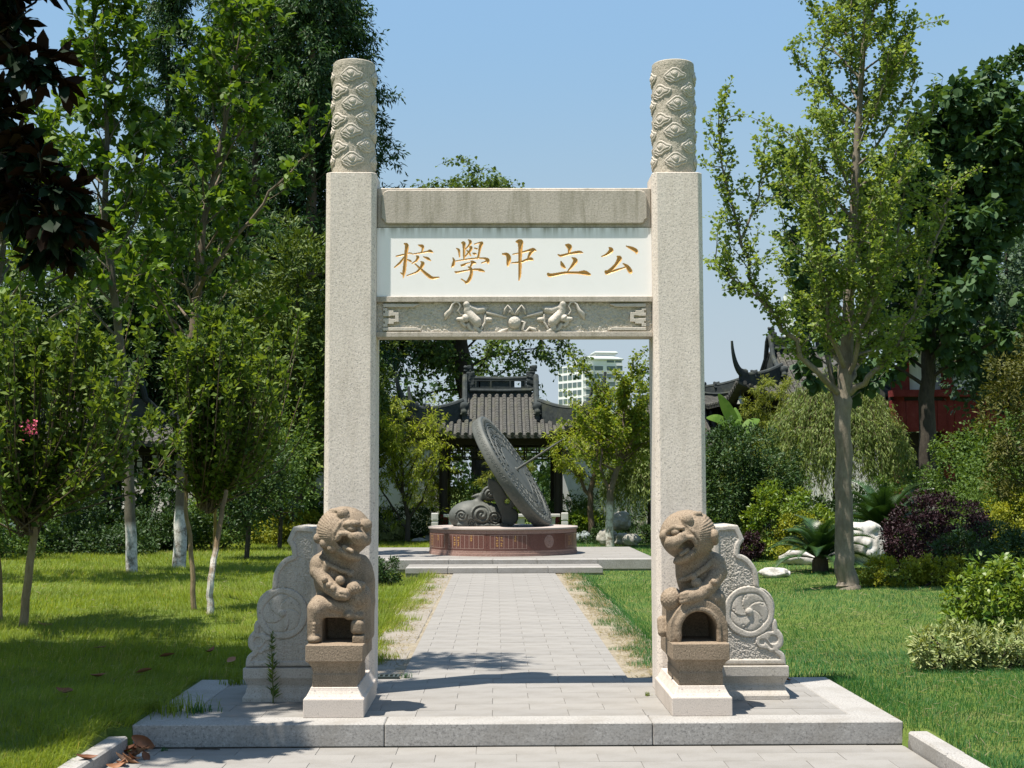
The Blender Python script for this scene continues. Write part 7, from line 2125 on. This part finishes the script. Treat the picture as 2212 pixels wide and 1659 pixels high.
# fallen leaves: dry, curled, light brown
def dry_mat():
    t = NT('dry_brown_leaf')
    oi = t.n("ShaderNodeObjectInfo")
    c = t.ramp(oi.outputs['Random'], [(0.0, (.16, .060, .026)), (.5, (.27, .125, .058)), (1.0, (.36, .20, .105))])
    c = t.mix(t.ramp(t.noise(30, 4, .6), [(.4, 0), (.75, .5)]), c, (.10, .045, .022))
    return t.set(c, .6, .3)
K['dry'] = dry_mat()
def dry_leaf_mesh(curl, roll, seed):
    r = np.random.default_rng(seed); nu, nv = 11, 7
    V = []
    for i in range(nu):
        u = i/(nu-1); w = .42*math.sin(math.pi*min(1, .04+.95*u)**.85)*.5
        for j in range(nv):
            v = (j/(nv-1)-.5)*2
            a = v*roll; x = (u-.5)
            yy = w*math.sin(a)/max(.05, abs(math.sin(roll))) if roll > .05 else w*v
            z = w*(1-math.cos(a))/max(roll, .2)*1.2+curl*(x*x)*1.0+.012*math.sin(u*9+v*2)-.012*(abs(v) < .1)
            V.append((x, yy, z))
    V = np.array(V); V[:, 2] -= V[:, 2].min()
    F = [(i*nv+j, i*nv+j+1, (i+1)*nv+j+1, (i+1)*nv+j) for i in range(nu-1) for j in range(nv-1)]
    b = len(V); V = np.concatenate([V, [(-.62, 0, .02), (-.5, .006, .03), (-.5, -.006, .03)]]); F += [(b, b+1, b+2)]
    me = mesh_np('fallen_leaf', V, F, True); me.materials.append(K['dry']); return me
DL = [dry_leaf_mesh(.35, .5, 1), dry_leaf_mesh(.7, 1.1, 2), dry_leaf_mesh(.2, 1.6, 3), dry_leaf_mesh(.9, .7, 4)]
def fallen(px, py, z, size, rot, k, label, group, up=0.0):
    p = GP(px, py, z) if px is not None else py
    o = bpy.data.objects.new('fallen_leaf', DL[k]); COL.objects.link(o)
    o.location = tuple(float(c) for c in p); o.rotation_euler = rot; o.scale = (size,)*3
    return tag(o, label, 'leaf', group)
big = fallen(None, np.array([-2.36, 8.80, -.095]), None, .17, (1.15, .35, -.25), 3, 'largest dry brown leaf, leaning on the platform riser at left', None)
r = random.Random(8)
spots = [(292, 1612), (288, 1620), (296, 1619), (303, 1614), (281, 1627), (276, 1622), (284, 1632), (300, 1626), (309, 1622), (297, 1634), (315, 1636), (288, 1640), (275, 1640), (268, 1644), (262, 1650), (271, 1652), (256, 1655), (282, 1647), (322, 1614), (247, 1657)]
for i, (a, b) in enumerate(spots):
    fallen(a+r.uniform(-2, 2), b+r.uniform(-1, 1), -.143+.004*(i % 4), r.uniform(.10, .15), (r.uniform(-.5, .5), r.uniform(-.5, .5), r.uniform(0, 6.28)), i % 4, 'dry brown leaf in the drift against the left kerb', 'dry leaves drifted against the left kerb')
for i, (a, b, lb) in enumerate([(217, 1400, 'round dry leaf on the lawn edge where the tree shade begins'), (213, 1462, 'dry leaf in deep shade near the left edge, below the round one'),
        (360, 1418, 'pale curled dry leaf in the shaded lawn under the crooked myrtle'), (455, 1408, 'dry leaf in the shade right of the pale curled one'), (498, 1428, 'dry leaf in shaded grass nearest the left drum stone'),
        (140, 1496, 'torn dry leaf near the sunny patch at the lower left'), (310, 1452, 'dry leaf alone in the middle of the tree shade'), (96, 1352, 'small dry leaf at the foot of the pink-flowered myrtle')]):
    fallen(a, b, .045, r.uniform(.13, .17), (r.uniform(-.4, .4), r.uniform(-.4, .4), r.uniform(0, 6.28)), i % 4, lb, 'dry leaves in the shaded left lawn')
fallen(188, 1640, -.048, .13, (.2, .1, .6), 1, 'dry brown leaf lying on the left kerb stone at the photo edge', None)
fallen(545, 1495, .003, .12, (.1, .1, 1.6), 2, 'dark dry leaf lying on the platform slabs beside the shaded drum stone', None)
fallen(2008, 1615, -.14, .05, (.1, .1, .6), 0, 'tiny dry leaf at the right corner of the platform foot', None)
fallen(1702, 1470, .01, .09, (.2, .3, .9), 3, 'reddish dry leaf in the grass beyond the right end of the platform', None)
tw_ = Geo().tube([(-.08, 0, .006), (0, .004, .008), (.08, -.006, .005)], [.004, .0045, .003], 6).tube([(0, .004, .008), (.05, -.016, .006)], [.003, .0015], 5).obj('twig', B['dark'], None, loc=GP(448, 1620, -.145))
tag(tw_, 'dark thin twig lying on the pavement just below the platform', 'twig')
pb_ = sdf_obj('pebble', lambda X, Y, Z: sd_ell(X, Y, Z, (0, 0, .012), (.028, .022, .014))+.003*vnoise(X, Y, Z, 90, 1), (-.04, -.035, -.005), (.04, .035, .03), .004, M['lime'], None, GP(303, 1636, -.147))
tag(pb_, 'small white pebble among the dry leaves by the left kerb', 'pebble')

# ================================================================ garden rocks
def rock_mat(name, a, b, c, d):
    t = NT(name)
    n = t.noise(3.0, 7, .7, dist=.6)
    col = t.ramp(n, [(.30, a), (.48, b), (.66, c)])
    col = t.mix(t.ramp(t.noise(1.5, 4, .6, dist=1.0), [(.50, 0), (.70, .7)]), col, d)
    t.bump(t.noise(12, 6, .7), .6, .03)
    return t.set(col, .85, .2)
M['whiterock'] = rock_mat('white_limestone', (.24, .225, .19), (.44, .42, .385), (.54, .53, .51), (.30, .235, .165))
M['greyrock'] = rock_mat('grey_limestone', (.16, .15, .125), (.27, .26, .225), (.40, .385, .345), (.13, .14, .09))
M['bluerock'] = rock_mat('blue_grey_stone', (.13, .155, .16), (.22, .255, .26), (.52, .54, .54), (.12, .14, .13))
def rock(label, loc, r3, seed, mat, cut=(), rz=0.0, group=None, h=.03):
    rs = np.random.default_rng(seed)
    pl_ = [(norm(rs.normal(size=3)), rs.uniform(.70, .92)) for _ in range(9)]
    m_ = min(r3)
    def f(X, Y, Z):
        d = sd_ell(X, Y, Z, (0, 0, r3[2]*.72), r3)
        x, y, z = X/r3[0], Y/r3[1], (Z-r3[2]*.72)/r3[2]
        for nrm_, off in pl_:
            d = smax(d, (x*nrm_[0]+y*nrm_[1]+z*nrm_[2]-off)*m_, .03*m_/.3)
        for c, q in cut: d = smax(d, -sd_ell(X, Y, Z, c, q), .03)
        return d+m_*(.16*vnoise(X, Y, Z, 5/m_*.5, seed)+.085*vnoise(X, Y, Z, 14/m_*.5, seed+1)+.045*vnoise(X, Y, Z, 34/m_*.5, seed+2))
    o = sdf_obj('garden_rock', f, (-r3[0]*1.25, -r3[1]*1.25, -.06), (r3[0]*1.25, r3[1]*1.25, r3[2]*1.95), h, mat, None, loc)
    o.rotation_euler = (0, 0, rz)
    return tag(o, label, 'rock', group)
b = at_base(1672, 1245); rock('low flat white rock alone on the right lawn', b, (.27, .16, .105), 401, M['whiterock'], h=.014)
b = at_base(1866, 1226); rock('big white boulder behind the ginkgo trunk', b, (.46, .34, .47), 402, M['whiterock'], cut=[((.40, -.28, .44), (.16, .14, .07)), ((-.05, -.36, .30), (.05, .10, .20))], h=.024)
b = at_base(1736, 1224); rock('low brownish white rock under the small cycad', b, (.46, .22, .17), 403, M['whiterock'], h=.022)
b = at_base(1802, 1220); rock('small white rock left of the ginkgo trunk foot', b, (.16, .14, .14), 404, M['whiterock'], h=.016)
b = at_base(2012, 1118); rock('small pale rock at the foot of the dark trunk', (W(2012, 1075, 31)[0], 31.0, .95), (.12, .10, .10), 405, M['whiterock'], h=.016)
for i, (px, py, q, lab) in enumerate(((1338, 1150, (.34, .25, .26), 'grey garden rock topping the rockery under the willow'), (1312, 1166, (.30, .24, .24), 'grey garden rock at the left foot of the rockery, beside the limed trunk'),
                                    (1345, 1170, (.24, .22, .20), 'small grey garden rock at the front of the rockery'), (1366, 1158, (.26, .2, .16), 'flat grey garden rock at the right end of the rockery'))):
    p = W(px, 1168 if i else 1132, 36.0-.3*i); rock(lab, (p[0], p[1], max(0.0, p[2]-.1)), q, 410+i, M['greyrock'], h=.024)
p = at_base(1262, 1172); rock('blue grey rock under the bright bush right of the drum', p, (.30, .22, .20), 420, M['bluerock'], h=.022)
p = at_base(905, 1172); rock('flat grey stone in the grass left of the drum', p, (.26, .2, .07), 421, M['greyrock'], h=.02)
